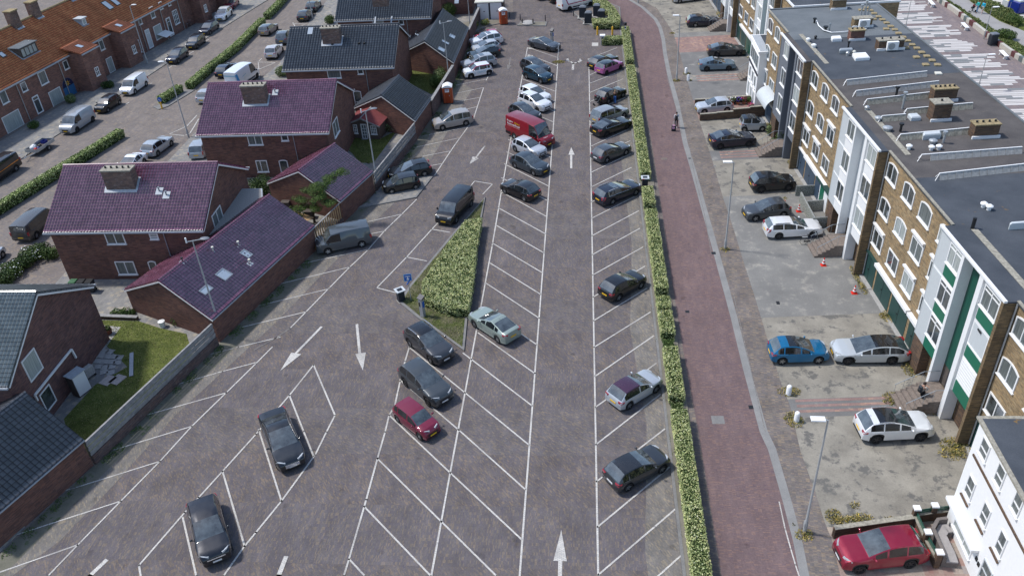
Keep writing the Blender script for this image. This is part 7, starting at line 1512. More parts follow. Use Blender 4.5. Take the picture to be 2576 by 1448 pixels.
# ================================================================== fences and walls
def fence(label, a, b, base_h, top, kind, mat, group='garden boundaries along the car park', name='garden_fence', cat='fence'):
 a, b = V3(a[0], a[1], 0), V3(b[0], b[1], 0); L = np.linalg.norm(b-a); d = (b-a)/L; n = V3(d[1], -d[0], 0); root = thing(name, a, label, cat, group); off = tuple(a)
 if base_h > 0:
  m = MB(); m.beam(a+V3(0,0,base_h/2), b+V3(0,0,base_h/2), 0.24, base_h); m.build('brick_base', M['brick_garden'], root, off=off)
 if kind == 'slats':
  m = MB(); k = 6; hh = (top-base_h)/k
  for j in range(k): z = base_h+hh*(j+0.5); m.beam(a+n*0.06*(j % 2)+V3(0,0,z), b+n*0.06*(j % 2)+V3(0,0,z), 0.03, hh*0.97)
  m.build('slats', M[mat], root, off=off)
  m = MB(); m.beam(a+V3(0,0,top+0.03), b+V3(0,0,top+0.03), 0.14, 0.045); m.build('top_rail', M['wood_grey'], root, off=off)
 elif kind == 'planks':
  m = MB(); k = int(L/0.17)
  for j in range(k):
   q = a+d*(L*(j+0.5)/k); m.beam(q+n*0.03*(1 if j % 2 else -1)+V3(0,0,base_h), q+n*0.03*(1 if j % 2 else -1)+V3(0,0,top+0.03*math.sin(j)), 0.13, 0.02)
  m.build('planks', M[mat], root, off=off)
  m = MB(); m.beam(a+V3(0,0,top+0.06), b+V3(0,0,top+0.06), 0.12, 0.04); m.build('top_rail', M['wood_grey'], root, off=off)
 elif kind == 'wall':
  m = MB(); m.beam(a+V3(0,0,top/2), b+V3(0,0,top/2), 0.26, top); m.build('brick_wall', M[mat], root, off=off); m = MB(); m.beam(a+V3(0,0,top+0.03), b+V3(0,0,top+0.03), 0.34, 0.06); m.build('coping', M['wood_grey'], root, off=off)
 if kind in ('slats', 'planks'):
  k = max(2, int(L/2))
  for j in range(k+1): q = a+d*(L*j/k)-n*0.06; m = MB(); m.beam(q+V3(0,0,base_h), q+V3(0,0,top), 0.08, 0.08); m.build('post', M['wood_dark'], root, off=off)
 return root
fence('long grey slatted fence on a low brick wall in front of the left garden', (-31.55,35.95), (-27.9,48.25), 0.75, 1.95, 'slats', 'wood_grey')
fence('fence of new upright planks by the windswept pine', (-23.68,62.1), (-22.5,66.3), 0.6, 2.05, 'planks', 'wood_new')
fence('weathered slatted fence beside the garden of the red-roofed summer house', (-20.6,72.4), (-18.55,84.3), 0.85, 2.0, 'slats', 'wood_dark' if False else 'wood_grey')
fence('brick garden wall behind the nearer orange toilet', (-17.72,90.7), (-16.62,102.3), 0, 1.9, 'wall', 'brick_garden', name='garden_wall', cat='wall')
fence('garden wall at the far end of the row near the white garage doors', (-16.2,116.3), (-15.8,127.5), 0, 1.9, 'wall', 'brick_garden', name='garden_wall', cat='wall')
fence('low brick edging across the left garden', tuple(G(198,800)[:2]), tuple(G(349,806)[:2]), 0, 0.35, 'wall', 'brick_dark', name='garden_edging', cat='wall', group=None)
def lwall(label, pa, pb, hs, th=0.25, mat='brick_dark'):
 a, b = G(*pa), G(*pb); root = thing('low_wall', a, label, 'wall', 'low walls between the forecourts'); n = len(hs); m = MB(); c = MB()
 for k, h in enumerate(hs):
  p, q = a+(b-a)*k/n, a+(b-a)*(k+1)/n; m.beam(p+V3(0,0,h/2), q+V3(0,0,h/2), th, h); c.beam(p+V3(0,0,h+0.025), q+V3(0,0,h+0.025), th+0.05, 0.05)
 m.build('brickwork', M[mat], root, off=tuple(a)); c.build('coping', M['conc_old'], root, off=tuple(a)); return root
lwall('stepped low dark wall in front of the silver hatchback with potted flowers', (1760,303.5), (1925,291), (0.75,0.8,1.05,1.15), mat='brick_dark')
lwall('low dark wall behind the silver hatchback with potted flowers', (1747.5,263), (1888,256), (0.6,0.65,0.7))
lwall('low dark brick wall behind the crimson crossover', (2094,1350), (2290,1322), (0.75,0.75))
root = thing('terrace_screen', G(2300,1420), 'low wall with white-capped pillars and green glass around the wicker sofa', 'wall'); of = tuple(G(2300,1420)); pil = [G(*p) for p in ((2296,1312),(2341,1305),(2385,1300),(2323,1372),(2352,1423))]
segs = [(0,1),(1,2),(0,3),(3,4)]
m = MB()
for i, j in segs: m.beam(pil[i]+V3(0,0,0.3), pil[j]+V3(0,0,0.3), 0.2, 0.6)
m.build('brickwork', M['brick_dark'], root, off=of); m = MB()
for i, j in segs: m.beam(pil[i]+V3(0,0,0.63), pil[j]+V3(0,0,0.63), 0.26, 0.06)
m.build('coping', M['conc_old'], root, off=of)
for q in pil: m = MB(); m.beam(q, q+V3(0,0,1.1), 0.28, 0.28); p_ = m.build('pillar', M['brick_dark'], root, off=of); m = MB(); m.beam(q+V3(0,0,1.1), q+V3(0,0,1.2), 0.36, 0.36); m.build('cap', M['white'], p_, off=of)
for i, j in segs: m = MB(); m.beam(pil[i]+V3(0,0,0.83), pil[j]+V3(0,0,0.83), 0.02, 0.3); m.build('glass_panel', plain('green_glass', (0.03,0.11,0.08,1), 0.1, 0.8, var=0), root, off=of)
root = thing('gabion_fence', G(2076,560), 'stone-filled gabion fence around the bins by the white stair bay', 'fence'); of = tuple(G(2076,560)); gab = rough_ground('gabion_stones', (0.06,0.07,0.05,1), (0.42,0.42,0.38,1), 9, 22)
for pa, pb, nm in (((2000,492),(2050,490),0),((2028,531),(2075,527),0),((2041,573),(2078,571),0),((2012,508),(2045,572),1)):
 a, b = G(*pa), G(*pb); m = MB(); m.beam(a+V3(0,0,0.5), b+V3(0,0,0.5), 0.16, 1.0); q = m.build('gabion', gab, root, off=of); m = MB(); m.beam(a+V3(0,0,1.02), b+V3(0,0,1.02), 0.05, 0.04)
 for e in (a, b): m.beam(e, e+V3(0,0,1.02), 0.05, 0.05)
 m.build('frame', M['steel'], q, off=of)
# ================================================================== street furniture
def lamp(px, h, head, label, ang=math.pi, name='street_lamp', group='street lamps', r=0.075):
 c = G(*px); root = thing(name, c, label, 'street lamp', group); m = MB(); m.lathe([(r*1.5,0),(r*1.5,0.9),(r,1.0),(r*0.6,h)], n=10); m.build('pole', M['pole'], root, smooth=50)
 ca, sa = math.cos(ang), math.sin(ang); e = V3(ca*0.9, sa*0.9, h+0.12)
 if head == 'flat':
  m = MB(); m.tube((0,0,h), (ca*0.25, sa*0.25, h+0.06), 0.04, n=6); m.build('arm', M['pole'], root)
  m = MB(); a, b = V3(ca*0.15, sa*0.15, h+0.08), V3(ca*0.85, sa*0.85, h+0.1); m.beam(a, b, 0.34, 0.07); m.build('lamp_head', M['render_white'], root)
 elif head == 'cobra':
  m = MB(); m.path([(0,0,h),(ca*0.3, sa*0.3, h+0.15)], 0.035, 6); m.build('arm', M['pole'], root); m = MB(); m.ell((ca*0.6, sa*0.6, h+0.17), (0.38 if abs(ca) > .7 else 0.16, 0.16 if abs(ca) > .7 else 0.38, 0.08), 12, 6); m.build('lamp_head', M['render_white'], root, smooth=60)
 elif head == 'double':
  m = MB(); m.tube((-ca*0.4,-sa*0.4,h+0.02), (ca*0.7, sa*0.7, h+0.05), 0.035, n=6); m.build('arm', M['pole'], root)
  m = MB(); m.ell((ca*0.85, sa*0.85, h+0.08), (0.36, 0.22, 0.07), 12, 6); m.build('lamp_head', M['panel_slate'], root, smooth=60); m = MB(); m.tube((-ca*0.42,-sa*0.42,h-0.05), (-ca*0.42,-sa*0.42,h+0.35), 0.06, n=8); m.build('camera_box', M['render_white'], root)
 m = MB(); m.box(-r*1.2,-r*1.2,0.5,r*1.2,r*1.65,0.85); m.build('service_door', M['steel'], root); return root
lamp((2023,1338), 8.45, 'flat', 'tall street lamp growing out of yellow weeds beside the nearest forecourt'); lamp((1824,627), 8.05, 'flat', 'street lamp on the footway level with the white estate car')
lamp((561,847), 8.6, 'double', 'street lamp at the near corner of the long purple garage', 0.3); lamp((475,346), 8.8, 'cobra', 'street lamp in the left street beside the second purple house', math.pi); lamp((951,473), 8.1, 'double', 'street lamp by the raised bay with two black cars', 0.6)
lamp((1130,205), 7.4, 'double', 'street lamp behind the nearer orange toilet', 0.5); lamp((1702,203), 7.85, 'flat', 'street lamp on the footway near two far white stone bollards'); lamp((787,50), 8.0, 'cobra', 'thin lamp post cut by the top edge between two dark hatchbacks', math.pi)
lamp((1184,85), 6.0, 'cobra', 'leaning-looking lamp post at the end of the garden wall by the weeds', math.pi); lamp((1605,8), 8.0, 'flat', 'lamp post foot at the top edge beside the red road'); lamp((1263,43), 6.5, 'cobra', 'lamp post rising behind the farther orange toilet', math.pi)
lamp((371,160), 8.0, 'cobra', 'slim lamp post on the terrace footway', 0.2)
pg = 'lamp posts on the promenade'
for px, lb in ((T_(3,0,1378,305),'promenade lamp post among the white paving stripes, farther one'),(T_(3,0,2110,905),'promenade lamp post rising from behind the dark roof edge'),(T_(3,0,2170,395),'promenade lamp post standing against the low promenade wall')): lamp(px, 4.0, 'flat', lb, 0.0 if lb.startswith('promenade lamp post st') else math.pi*0, group=pg, r=0.05)
def toilet(px, ang, label):
 c = G(*px); r = thing('portable_toilet', c, label, 'portable toilet', 'portable toilets in the car park', ang); m = MB(); m.rbox(-0.56,-0.56,0.05,0.56,0.56,2.02,0.05); m.build('cabin', M['orange'], r)
 m = MB(); m.box(-0.58,-0.58,0,0.58,0.58,0.1); m.build('skid', M['black'], r)
 m = MB(); n = 8; P_ = [(-0.6+1.2*k/n, 2.03+0.26*math.sin(math.pi*k/n)) for k in range(n+1)]
 m.add([(x,-0.6,2.0) for x, z in P_]+[(x,-0.6,z) for x, z in P_]+[(x,0.6,z) for x, z in P_]+[(x,0.6,2.0) for x, z in P_], [(k,k+1,n+2+k,n+1+k) for k in range(n)]+[(n+1+k,n+2+k,2*n+3+k,2*n+2+k) for k in range(n)]+[(2*n+2+k,2*n+3+k,3*n+4+k,3*n+3+k) for k in range(n)]); m.build('roof', M['render_white'], r)
 m = MB(); m.box(-0.36,-0.585,0.12,0.3,-0.562,1.95); d = m.build('door', plain('orange_door', (0.36,0.05,0.012,1), 0.45, 0.4, var=0.1), r); m = MB(); m.box(0.18,-0.605,0.95,0.24,-0.586,1.1); m.build('handle', M['steel'], d)
 for x in (-0.4, 0.33): m = MB(); m.box(x,-0.6,0.1,x+0.05,-0.563,1.98); m.build('door_jamb', plain('orange_pale', (0.5,0.17,0.07,1), 0.5, 0.4, var=0), r)
 m = MB(); m.box(-0.28,-0.597,1.45,0.22,-0.587,1.85); s = m.build('notice', M['render_white'], d); m = MB(); m.box(-0.22,-0.600,1.72,0.15,-0.598,1.8); m.build('notice_print', M['blue_dark'], s if False else d); m = MB(); m.box(-0.22,-0.600,1.6,0.1,-0.598,1.66); m.build('notice_print', M['orange'], d)
 return r
toilet((1129,257), R(4), 'orange portable toilet with white roof beside the brick garden wall'); toilet((1267,60), R(14), 'orange portable toilet beside the white garage doors')
c = G(1233,50); r = thing('garage_pair', c, 'double garage with two white doors and a pale rounded roof edge', 'garage'); m = MB(); m.box(-2.0,0.1,0,2.0,3.6,2.5); m.build('wall', M['brick_dark'], r); m = MB(); m.rbox(-2.2,-0.05,2.51,2.2,3.8,2.7,0.08); m.build('roof', M['cream'], r)
for x in (-1.85, 0.12): m = MB(); m.box(x,0.04,0.05,x+1.72,0.09,2.45); d = m.build('door', M['panel_grey'] if False else M['white'], r); m = MB(); m.box(x+0.9,0.02,1.2,x+1.15,0.038,1.28); m.build('handle', M['black'], d)
for x in (-2.02,-0.1,1.87): m = MB(); m.box(x,-0.02,0,x+0.2,0.098,2.5); m.build('door_post', M['blue_dark'] if False else M['panel_dark'], r)
def bollard(px, h, r_, mat, label, group, top='flat', z=0.0, name='bollard'):
 c = G(*px, z); o = thing(name, c, label, 'bollard', group); m = MB(); m.lathe([(r_*1.05,0),(r_,h*0.85),(r_*0.75,h*0.97),(r_*0.3,h)], n=12); m.build('post', M[mat], o, smooth=50); m = MB(); m.lathe([(r_*1.25,0),(r_*1.2,0.05)], n=12); m.build('foot', M['conc_old'], o); return o
for px, lb in (((1309,52),'black bollard left behind the planted kerb island'),((1372,54),'black bollard right behind the planted kerb island'),((1443,41.5),'black bollard between the striped white van and the waste containers'),((1471,63),'black bollard in front of the waste containers'),((1282,46),'dark bollard beside the farther orange toilet')): bollard(px, 0.95, 0.07, 'panel_dark', lb, 'black bollards at the north end')
for px, lb in (((1314,61),'short brown post left of the pale stone on the planted island'),((1341,61),'short brown post right of the pale stone on the planted island')): bollard(px, 0.8, 0.1, 'wood_dark', lb, 'brown posts on the planted island', z=0.12)
c = G(1328,59,0.12); r = thing('stone_disc', c, 'pale flat round stone on the planted kerb island', 'stone'); m = MB(); m.lathe([(0.95,0),(1.0,0.12),(0.8,0.24),(0.2,0.27)], n=18); m.build('stone', M['concrete'], r, smooth=40)
for px, lb in (((1983,992),'white stone bollard in dry weeds at the striped crossing'),((2003,1059),'white stone bollard beside the yellow flowers near the lamp head'),((1725.5,186),'far white stone bollard nearer the lamp post'),((1731,204),'far white stone bollard just nearer than its twin')):
 bollard(px, 0.8, 0.17, 'render_white', lb, 'white stone bollards', name='stone_bollard')
for px, lb in (((1503,89),'yellow post left of the exit barrier gap'),((1540.5,89),'yellow post right of the exit barrier gap')): bollard(px, 1.25, 0.12, 'yellow', lb, 'yellow posts at the exit')
c = G(1573,93); r = thing('banded_post', c, 'white post with blue bands and a dark square head at the exit', 'post'); m = MB(); m.lathe([(0.09,0),(0.09,1.6)], n=12); m.build('post', M['render_white'], r)
for z in (0.35,0.85,1.2): m = MB(); m.lathe([(0.095,z),(0.095,z+0.2)], n=12); m.build('band', M['blue_dark'], r)
m = MB(); m.rbox(-0.17,-0.17,1.6,0.17,0.17,2.0,0.03); m.build('head', M['black'], r)
def container(px, ang, h, label):
 c = G(*px, 0.13); r = thing('waste_container', c, label, 'waste container', 'underground waste containers', ang); m = MB(); s = 0.5
 m.rbox(-s,-s*0.8,0.03,s,s*0.8,h,0.06); m.build('body', M['bin_dark'], r); m = MB(); m.add([(-s,-s*.82,h+.002),(s,-s*.82,h+.002),(s,s*.82,h+.002),(-s,s*.82,h+.002),(-s*.55,-s*.5,h+.22),(s*.55,-s*.5,h+.22),(s*.55,s*.5,h+.22),(-s*.55,s*.5,h+.22)], [(0,1,5,4),(1,2,6,5),(2,3,7,6),(3,0,4,7),(4,5,6,7)]); m.build('lid', M['panel_slate'], r)
 m = MB(); m.box(-s-0.25,-s*0.8-0.3,0,s+0.25,s*0.8+0.3,0.025); m.build('ground_plate', M['concrete'], r); m = MB(); m.box(-s-0.012,-0.2,h*0.55,-s+0.02,0.25,h*0.85); m.build('hatch', M['steel'], r); return r
container((1466,44), R(-8), 1.55, 'dark waste container with a red side strip, left of the group'); container((1501,40), R(-8), 1.55, 'dark waste container farthest back, against the hedge'); container((1480,58), R(-8), 1.5, 'dark waste container nearest the hedge corner, with a green sticker'); container((1513,44), R(-8), 1.0, 'low waste container half hidden by the hedge')
def meter(px, h, ang, label, solar):
 c = G(*px, 0.0); r = thing('ticket_machine', c, label, 'ticket machine', 'parking ticket machines', ang); m = MB(); m.rbox(-0.2,-0.14,0.06,0.2,0.14,h,0.03); m.build('cabinet', M['steel'], r); m = MB(); m.box(-0.22,-0.16,0,0.22,0.16,0.08); m.build('plinth', M['black'], r)
 m = MB(); m.box(-0.14,-0.152,h*0.62,0.0,-0.141,h*0.85); m.build('screen', M['black'], r); m = MB(); m.box(0.202,-0.1,h*0.6,0.212,0.1,h*0.9); m.build('blue_panel', M['blue'], r)
 m = MB(); m.add([(-0.22,-0.16,h+.005),(0.22,-0.16,h+.005),(0.22,0.16,h+.005),(-0.22,0.16,h+.005),(-0.25,-0.2,h+.1),(0.25,-0.2,h+.1),(0.25,0.2,h+solar),(-0.25,0.2,h+solar)], [(0,1,5,4),(1,2,6,5),(2,3,7,6),(3,0,4,7),(4,5,6,7)]); m.build('solar_lid', M['panel_dark'], r); return r
meter((1065,798), 1.75, R(-35), 'grey ticket machine at the nose of the hedge island', 0.28); meter((1389,108), 1.6, R(-35), 'blue and grey ticket machine behind the slate electric saloon', 0.42)
c = G(1515.5,113.5); r = thing('pay_column', c, 'grey pay column with a bright square cap beside the hedge arm', 'pay column'); m = MB(); m.rbox(-0.22,-0.2,0,0.22,0.2,1.25,0.02); m.build('column', M['steel'], r); m = MB(); m.box(-0.12,-0.21,0.1,0.05,-0.201,1.1); m.build('front_panel', M['black'], r); m = MB(); m.rbox(-0.36,-0.34,1.26,0.36,0.34,1.4,0.02); m.build('cap', M['render_white'], r)
def litter(px, label, s=1.0, red=False):
 c = G(*px); r = thing('litter_bin', c, label, 'bin', 'square litter bins', R(35) if not red else 0); m = MB(); m.rbox(-0.27,-0.25,0.05,0.27,0.25,1.05,0.03); m.build('body', M['bin_dark'], r)
 m = MB()
 for a in ((-0.38,-0.36,0.38,-0.22),(-0.38,0.22,0.38,0.36),(-0.38,-0.218,-0.22,0.218),(0.22,-0.218,0.38,0.218)): m.box(a[0],a[1],1.06,a[2],a[3],1.13)
 m.build('rim', M['panel_grey'], r); m = MB(); m.box(-0.3,-0.3,0,0.3,0.3,0.06); m.build('foot', M['concrete'], r)
 if red: m = MB(); m.box(-0.3,-0.385,1.06,-0.1,-0.365,1.12); m.build('sticker', M['red'], r)
litter((1010,757), 'square dark litter bin with a pale rim at the corner of the hedge island'); litter((1622,472), 'square dark litter bin with a pale and red rim set in the long hedge', red=True)
def sign(px, h, label, bw, bh, ang, face, tilt=0, arrow_=False, bent=False):
 c = G(*px); r = thing('road_sign', c, label, 'sign', None, ang); m = MB(); m.tube((0,0,0), (0,0,h), 0.03, n=8); m.build('pole', M['steel'], r); m = MB(); m.box(-bw/2,-0.05,h-bh,bw/2,-0.032,h+0.02); f = m.build('board', M[face], r)
 m = MB(); t = 0.03
 for a in ((-bw/2,h-bh,bw/2,h-bh+t),(-bw/2,h+0.02-t,bw/2,h+0.02),(-bw/2,h-bh+t,-bw/2+t,h+0.02-t),(bw/2-t,h-bh+t,bw/2,h+0.02-t)): m.box(a[0],-0.054,a[1],a[2],-0.0505,a[3])
 m.build('border', M['white'] if not bent else txt_b, f)
 if arrow_:
  m = MB(); zc = h-bh*0.62; m.box(-0.04,-0.054,zc-0.02,0.04,-0.051,zc+0.16); m.poly([(-0.14,-0.053,zc-0.02),(0,-0.053,zc-0.18),(0.14,-0.053,zc-0.02)]); m.box(-bw*0.36,-0.054,h-0.16,bw*0.36,-0.051,h-0.13); m.box(-bw*0.36,-0.054,h-0.24,bw*0.36,-0.051,h-0.21); m.build('arrow_sign_print', M['white'], f)
 if bent: m = MB(); m.tube((0.12,-0.03,h-bh), (-0.15,-0.03,h-bh-0.32), 0.05, n=6); m.build('lower_arrow', M['blue'], r)
 return r
sign((1035,760), 2.7, 'blue parking sign with a white arrow on a thin bent pole at the hedge island', 0.62, 0.62, R(12), 'blue', arrow_=True, bent=True); sign((1405,152), 2.2, 'grey-backed upright sign on a pole beside the slate electric saloon', 0.32, 1.15, R(70), 'panel_grey')
c = G(408,273,0.1); r = thing('keep_right_post', c, 'blue round arrow sign on a yellow post at the median nose', 'sign'); m = MB(); m.lathe([(0.1,0),(0.1,0.85)], n=10); m.build('post', M['yellow'], r); m = MB(); m.tube((0,-0.03,1.15), (0,0.03,1.15), 0.28, n=18); d = m.build('disc', M['blue'], r); m = MB(); m.tube((-0.12,-0.04,1.22), (0.12,-0.04,1.02), 0.03, n=5); m.build('arrow', M['white'], d)
c = G(352,135,0); r = thing('street_sign', c, 'small blue direction sign by the terrace', 'sign', None); m = MB(); m.tube((0,0,0), (0,0,2.4), 0.03, n=6); m.build('pole', M['steel'], r); m = MB(); m.box(-0.02,-0.03,2.15,0.7,0.03,2.4); m.build('board', M['blue'], r)
def cone(px, label):
 c = G(*px); r = thing('traffic_cone', c, label, 'traffic cone', 'traffic cones on the forecourts'); rd = plain('cone_red', (0.6,0.03,0.015,1), 0.5, 0.4, var=0.05); m = MB(); m.rbox(-0.22,-0.22,0,0.22,0.22,0.05,0.02); m.build('foot', rd, r)
 m = MB(); m.lathe([(0.16,0.05),(0.13,0.2),(0.085,0.42),(0.05,0.6),(0.03,0.72)], n=14); b = m.build('cone', rd, r, smooth=50)
 for z in (0.2, 0.44): r0, r1 = np.interp(z, [0.05,0.72], [0.165,0.036]), np.interp(z+0.12, [0.05,0.72], [0.165,0.036]); m = MB(); m.lathe([(r0,z),(r1,z+0.12)], n=14); m.build('white_band', M['white'], b)
cone((2009,532), 'red and white traffic cone by the gabion fence, farthest'); cone((2071,667), 'red and white traffic cone in the middle of the empty grey forecourt'); cone((2148.5,737), 'red and white traffic cone near the dark green garage doors')
def wbin(x, y, label, lid, ang=0, s=1.0, group='wheeled bins'):
 r = thing('wheeled_bin', (x, y, 0.11), label, 'wheeled bin', group, ang); m = MB(); b = 0.24*s; t = 0.29*s; h = 0.98*s
 m.add([(-b,-b,0.04),(b,-b,0.04),(b,b,0.04),(-b,b,0.04),(-t,-t,h),(t,-t,h),(t,t*1.1,h),(-t,t*1.1,h)], [(3,2,1,0),(0,1,5,4),(1,2,6,5),(2,3,7,6),(3,0,4,7)]); m.build('body', M['bin_dark'] if lid != 'bin_green' else M['bin_green'], r)
 m = MB(); m.rbox(-t-0.02,-t-0.03,h+.002,t+0.02,t*1.15,h+0.09,0.03); m.build('lid', M[lid], r)
 for sx in (-1, 1): m = MB(); m.tube((sx*b*0.95,b,0.1), (sx*b*1.15,b,0.1), 0.1, n=10); m.build('wheel', M['rubber'], r)
for k, (lid, lb) in enumerate((('bin_green','wheeled bin with a green lid under the purple-roofed house'),('black','black wheeled bin between the green-lidded one and another black one'),('black','black wheeled bin at the right end of the three under the house'))): q = G(196+k*20, 733); wbin(q[0], q[1]-0.1, lb, lid)
q = G(884,278); wbin(q[0], q[1], 'dark wheeled bin by the back door of the grey-roofed house', 'bin_dark'); q = G(868,272); wbin(q[0], q[1], 'grey-lidded wheeled bin near the back door of the grey-roofed house', 'panel_grey')
F1 = [G(*p) for p in ((884,349),(957,353))]; d = (F1[1]-F1[0]); L = np.linalg.norm(d); d /= L; FS = Frame(F1[0], (d[0], d[1]), (d[1], -d[0]))
SH = Bld('summer_house', tuple(F1[0]), 'wooden summer house with a red felt roof and white paned windows', 'summer house'); D_ = 3.1; ze, zr = 2.0, 2.75
m = MB(); m.add([FS.p(a, v, z) for a in (0, L) for v, z in ((0,0),(-D_,0))]+[FS.p(a, v, ze) for a in (0, L) for v in (0, -D_)]+[FS.p(L/2, 0, zr-.08), FS.p(L/2, -D_, zr-.08)], [(0,2,6,8,4),(2,3,7,6),(3,1,5,9,7),(1,0,4,5)]); SH.part('wall', m, M['wood_dark'] if False else plain('shed_boards', (0.13,0.1,0.085,1), 0.85, 0.2, var=0.2))
m = MB(); slab(m, [FS.p(-.35,.5,ze-.12),FS.p(L/2,.5,zr),FS.p(L/2,-D_-.2,zr),FS.p(-.35,-D_-.2,ze-.12)], 0.05); slab(m, [FS.p(L/2,.5,zr),FS.p(L+.35,.5,ze-.12),FS.p(L+.35,-D_-.2,ze-.12),FS.p(L/2,-D_-.2,zr)], 0.05); rf = SH.part('roof', m, M['felt_red'])
m = MB(); m.beam(FS.p(-.37,.53,ze-.2), FS.p(L/2,.53,zr-.08), 0.04, 0.16); m.beam(FS.p(L/2,.53,zr-.08), FS.p(L+.37,.53,ze-.2), 0.04, 0.16); SH.part('barge_board', m, M['wood_grey'], rf); m = MB(); m.beam(FS.p(L/2,.5,zr+.02), FS.p(L/2,-D_-.2,zr+.02), 0.14, 0.03); SH.part('ridge_strip', m, M['wood_grey'], rf)
win(SH, FS, 0.25, 0.95, 0.7, 1.75, mull=(0.36,0.64), trans=(0.35,0.65)); win(SH, FS, L-0.95, L-0.25, 0.7, 1.75, mull=(0.36,0.64), trans=(0.35,0.65)); win(SH, FS, L/2-0.36, L/2+0.36, 0.05, 1.85, mull=(0.5,), trans=(0.3,0.5,0.7), name='door', sill=False, t=0.12, pane='glass_mid')
def pos(px, z=0.11): return G(*px, z)
c = pos((208,985)); r = thing('storage_cabinet', c, 'tall brown cabinet with a white door and glass roof against the left house wall', 'cabinet', None, R(68)); m = MB(); m.box(-0.55,-0.35,0,0.55,0.35,1.75); m.build('case', M['wood_dark'], r); m = MB(); m.box(-0.5,-0.38,0.1,0.5,-0.352,1.7); m.build('door', M['white'], r); m = MB(); m.box(-0.6,-0.45,1.76,0.6,0.4,1.8); m.build('roof', M['lead'], r)
c = pos((228,948)); r = thing('heat_pump', c, 'grey heat pump box beside the brown cabinet', 'heat pump', None, R(68)); m = MB(); m.rbox(-0.4,-0.2,0.2,0.4,0.2,0.95,0.03); m.build('case', M['concrete'], r); m = MB(); m.box(-0.4,-0.18,0,-0.3,0.18,0.2); m.box(0.3,-0.18,0,0.4,0.18,0.2); m.build('feet', M['black'], r)
c = pos((275,839)); r = thing('plant_pot', c, 'brown pot with a green plant on the garden slabs', 'plant pot'); m = MB(); m.lathe([(0.2,0),(0.3,0.35),(0.31,0.4),(0.27,0.4)], n=14); m.build('pot', plain('terracotta', (0.16,0.06,0.04,1), 0.8, 0.2), r); p, d_ = blob_pts(260, (0,0,0.55), (0.27,0.27,0.22), 0.4); quads_obj('plant', leaf_quads(p, d_, 0.06), M['leaf_mid'], r)
c = pos((241,815)); r = thing('plant_pot', c, 'empty orange clay bowl by the garden edging', 'plant pot'); m = MB(); m.lathe([(0.2,0),(0.33,0.16),(0.33,0.2),(0.28,0.2),(0.2,0.08)], n=14); m.build('pot', plain('clay', (0.35,0.13,0.07,1), 0.8, 0.2), r)
c = pos((410,821)); r = thing('bucket', c, 'white bucket on the lawn by the garage gable', 'bucket'); m = MB(); m.lathe([(0.2,0),(0.25,0.5),(0.27,0.52),(0.22,0.52)], n=14); m.build('body', M['render_white'], r); m = MB(); m.path([(0.25*math.cos(a),0,0.5+0.0+0.18*math.sin(a)) for a in np.linspace(0, math.pi, 7)], 0.012, 5); m.build('handle', M['steel'], r)
mb = MB(); q = [tuple(p) for p in gp((210,828),(250,820),(305,825),(250,900),(232,880))]; mb.prism(q, 0.02, 0.125); struct('garden_slabs', mb, M['concrete'])
for k, (x, y) in enumerate(((262,884),(277,884),(255,895),(271,896),(288,897),(247,908),(264,909),(281,910),(300,899),(248,922),(264,924),(281,922),(295,912),(262,935),(278,937))):
 c = pos((x, y), 0.12); o = MB(); a = 0.28; o.box(-a,-a*0.9,0,a,a*0.9,0.035); b = o.build('paving_slab', M['concrete']); b.location = (c[0], c[1], 0.115); b.rotation_euler = (0,0,R(-18+k*3)); tag(b, 'one of the loose grey slabs laid in the grass of the left garden', 'paving slab', 'slabs in the left garden')
for x, y, lb in ((272,957,'larger pinkish slab lying in the left garden, nearer the cabinet'),(296,955,'larger pinkish slab lying in the left garden, nearer the fence')): c = pos((x, y)); o = MB(); o.box(-0.42,-0.5,0,0.42,0.5,0.05); b = o.build('paving_slab', plain('slab_pink', (0.42,0.37,0.34,1), 0.9, 0.2), None); b.location = (c[0], c[1], 0.118); b.rotation_euler = (0,0,R(-20)); tag(b, lb, 'paving slab')
a, b = pos((331,887), 0.18), pos((330,945), 0.18); m = MB(); m.beam(a, b, 0.28, 0.05); o = m.build('loose_plank', M['lead'], None, off=tuple(a)); o.location = tuple(a); tag(o, 'long grey plank lying in the grass beside the slatted fence', 'plank')
c = pos((228,838)); o = MB(); o.box(-0.5,-0.8,0,0.5,0.8,0.08); b = o.build('board', plain('board_cream', (0.55,0.45,0.28,1), 0.8, 0.2), None); b.location = (c[0]-0.2, c[1], 0.14); b.rotation_euler = (0,0,R(-15)); tag(b, 'cream board lying on the slabs against the left house wall', 'board')
for k in range(6):
 a, b = pos((712-2*k,523+3*k), 0.9+0.06*k), pos((788-3*k,548+1.5*k), 0.9+0.06*k); m = MB(); m.beam(a, b, 0.16, 0.04); o = m.build('timber', M['wood_new'], None, off=tuple(a)); o.location = tuple(a); tag(o, ('nearest','second','third','fourth','fifth','farthest')[k]+' of the six new timber planks stacked behind the pine', 'timber plank', 'stacked timber planks')
m = MB(); a = pos((712,530), 0.0); b = pos((785,553), 0.0); [m.box(q[0]-0.4,q[1]-0.3,0.1,q[0]+0.4,q[1]+0.3,0.86) for q in (a+V3(0.3,0.3,0), b+V3(-0.3,0.3,0))]; o = m.build('trestles', M['wood_dark'], None, off=tuple(a)); o.location = tuple(a); tag(o, 'dark timber supports under the new planks behind the pine', 'trestle')
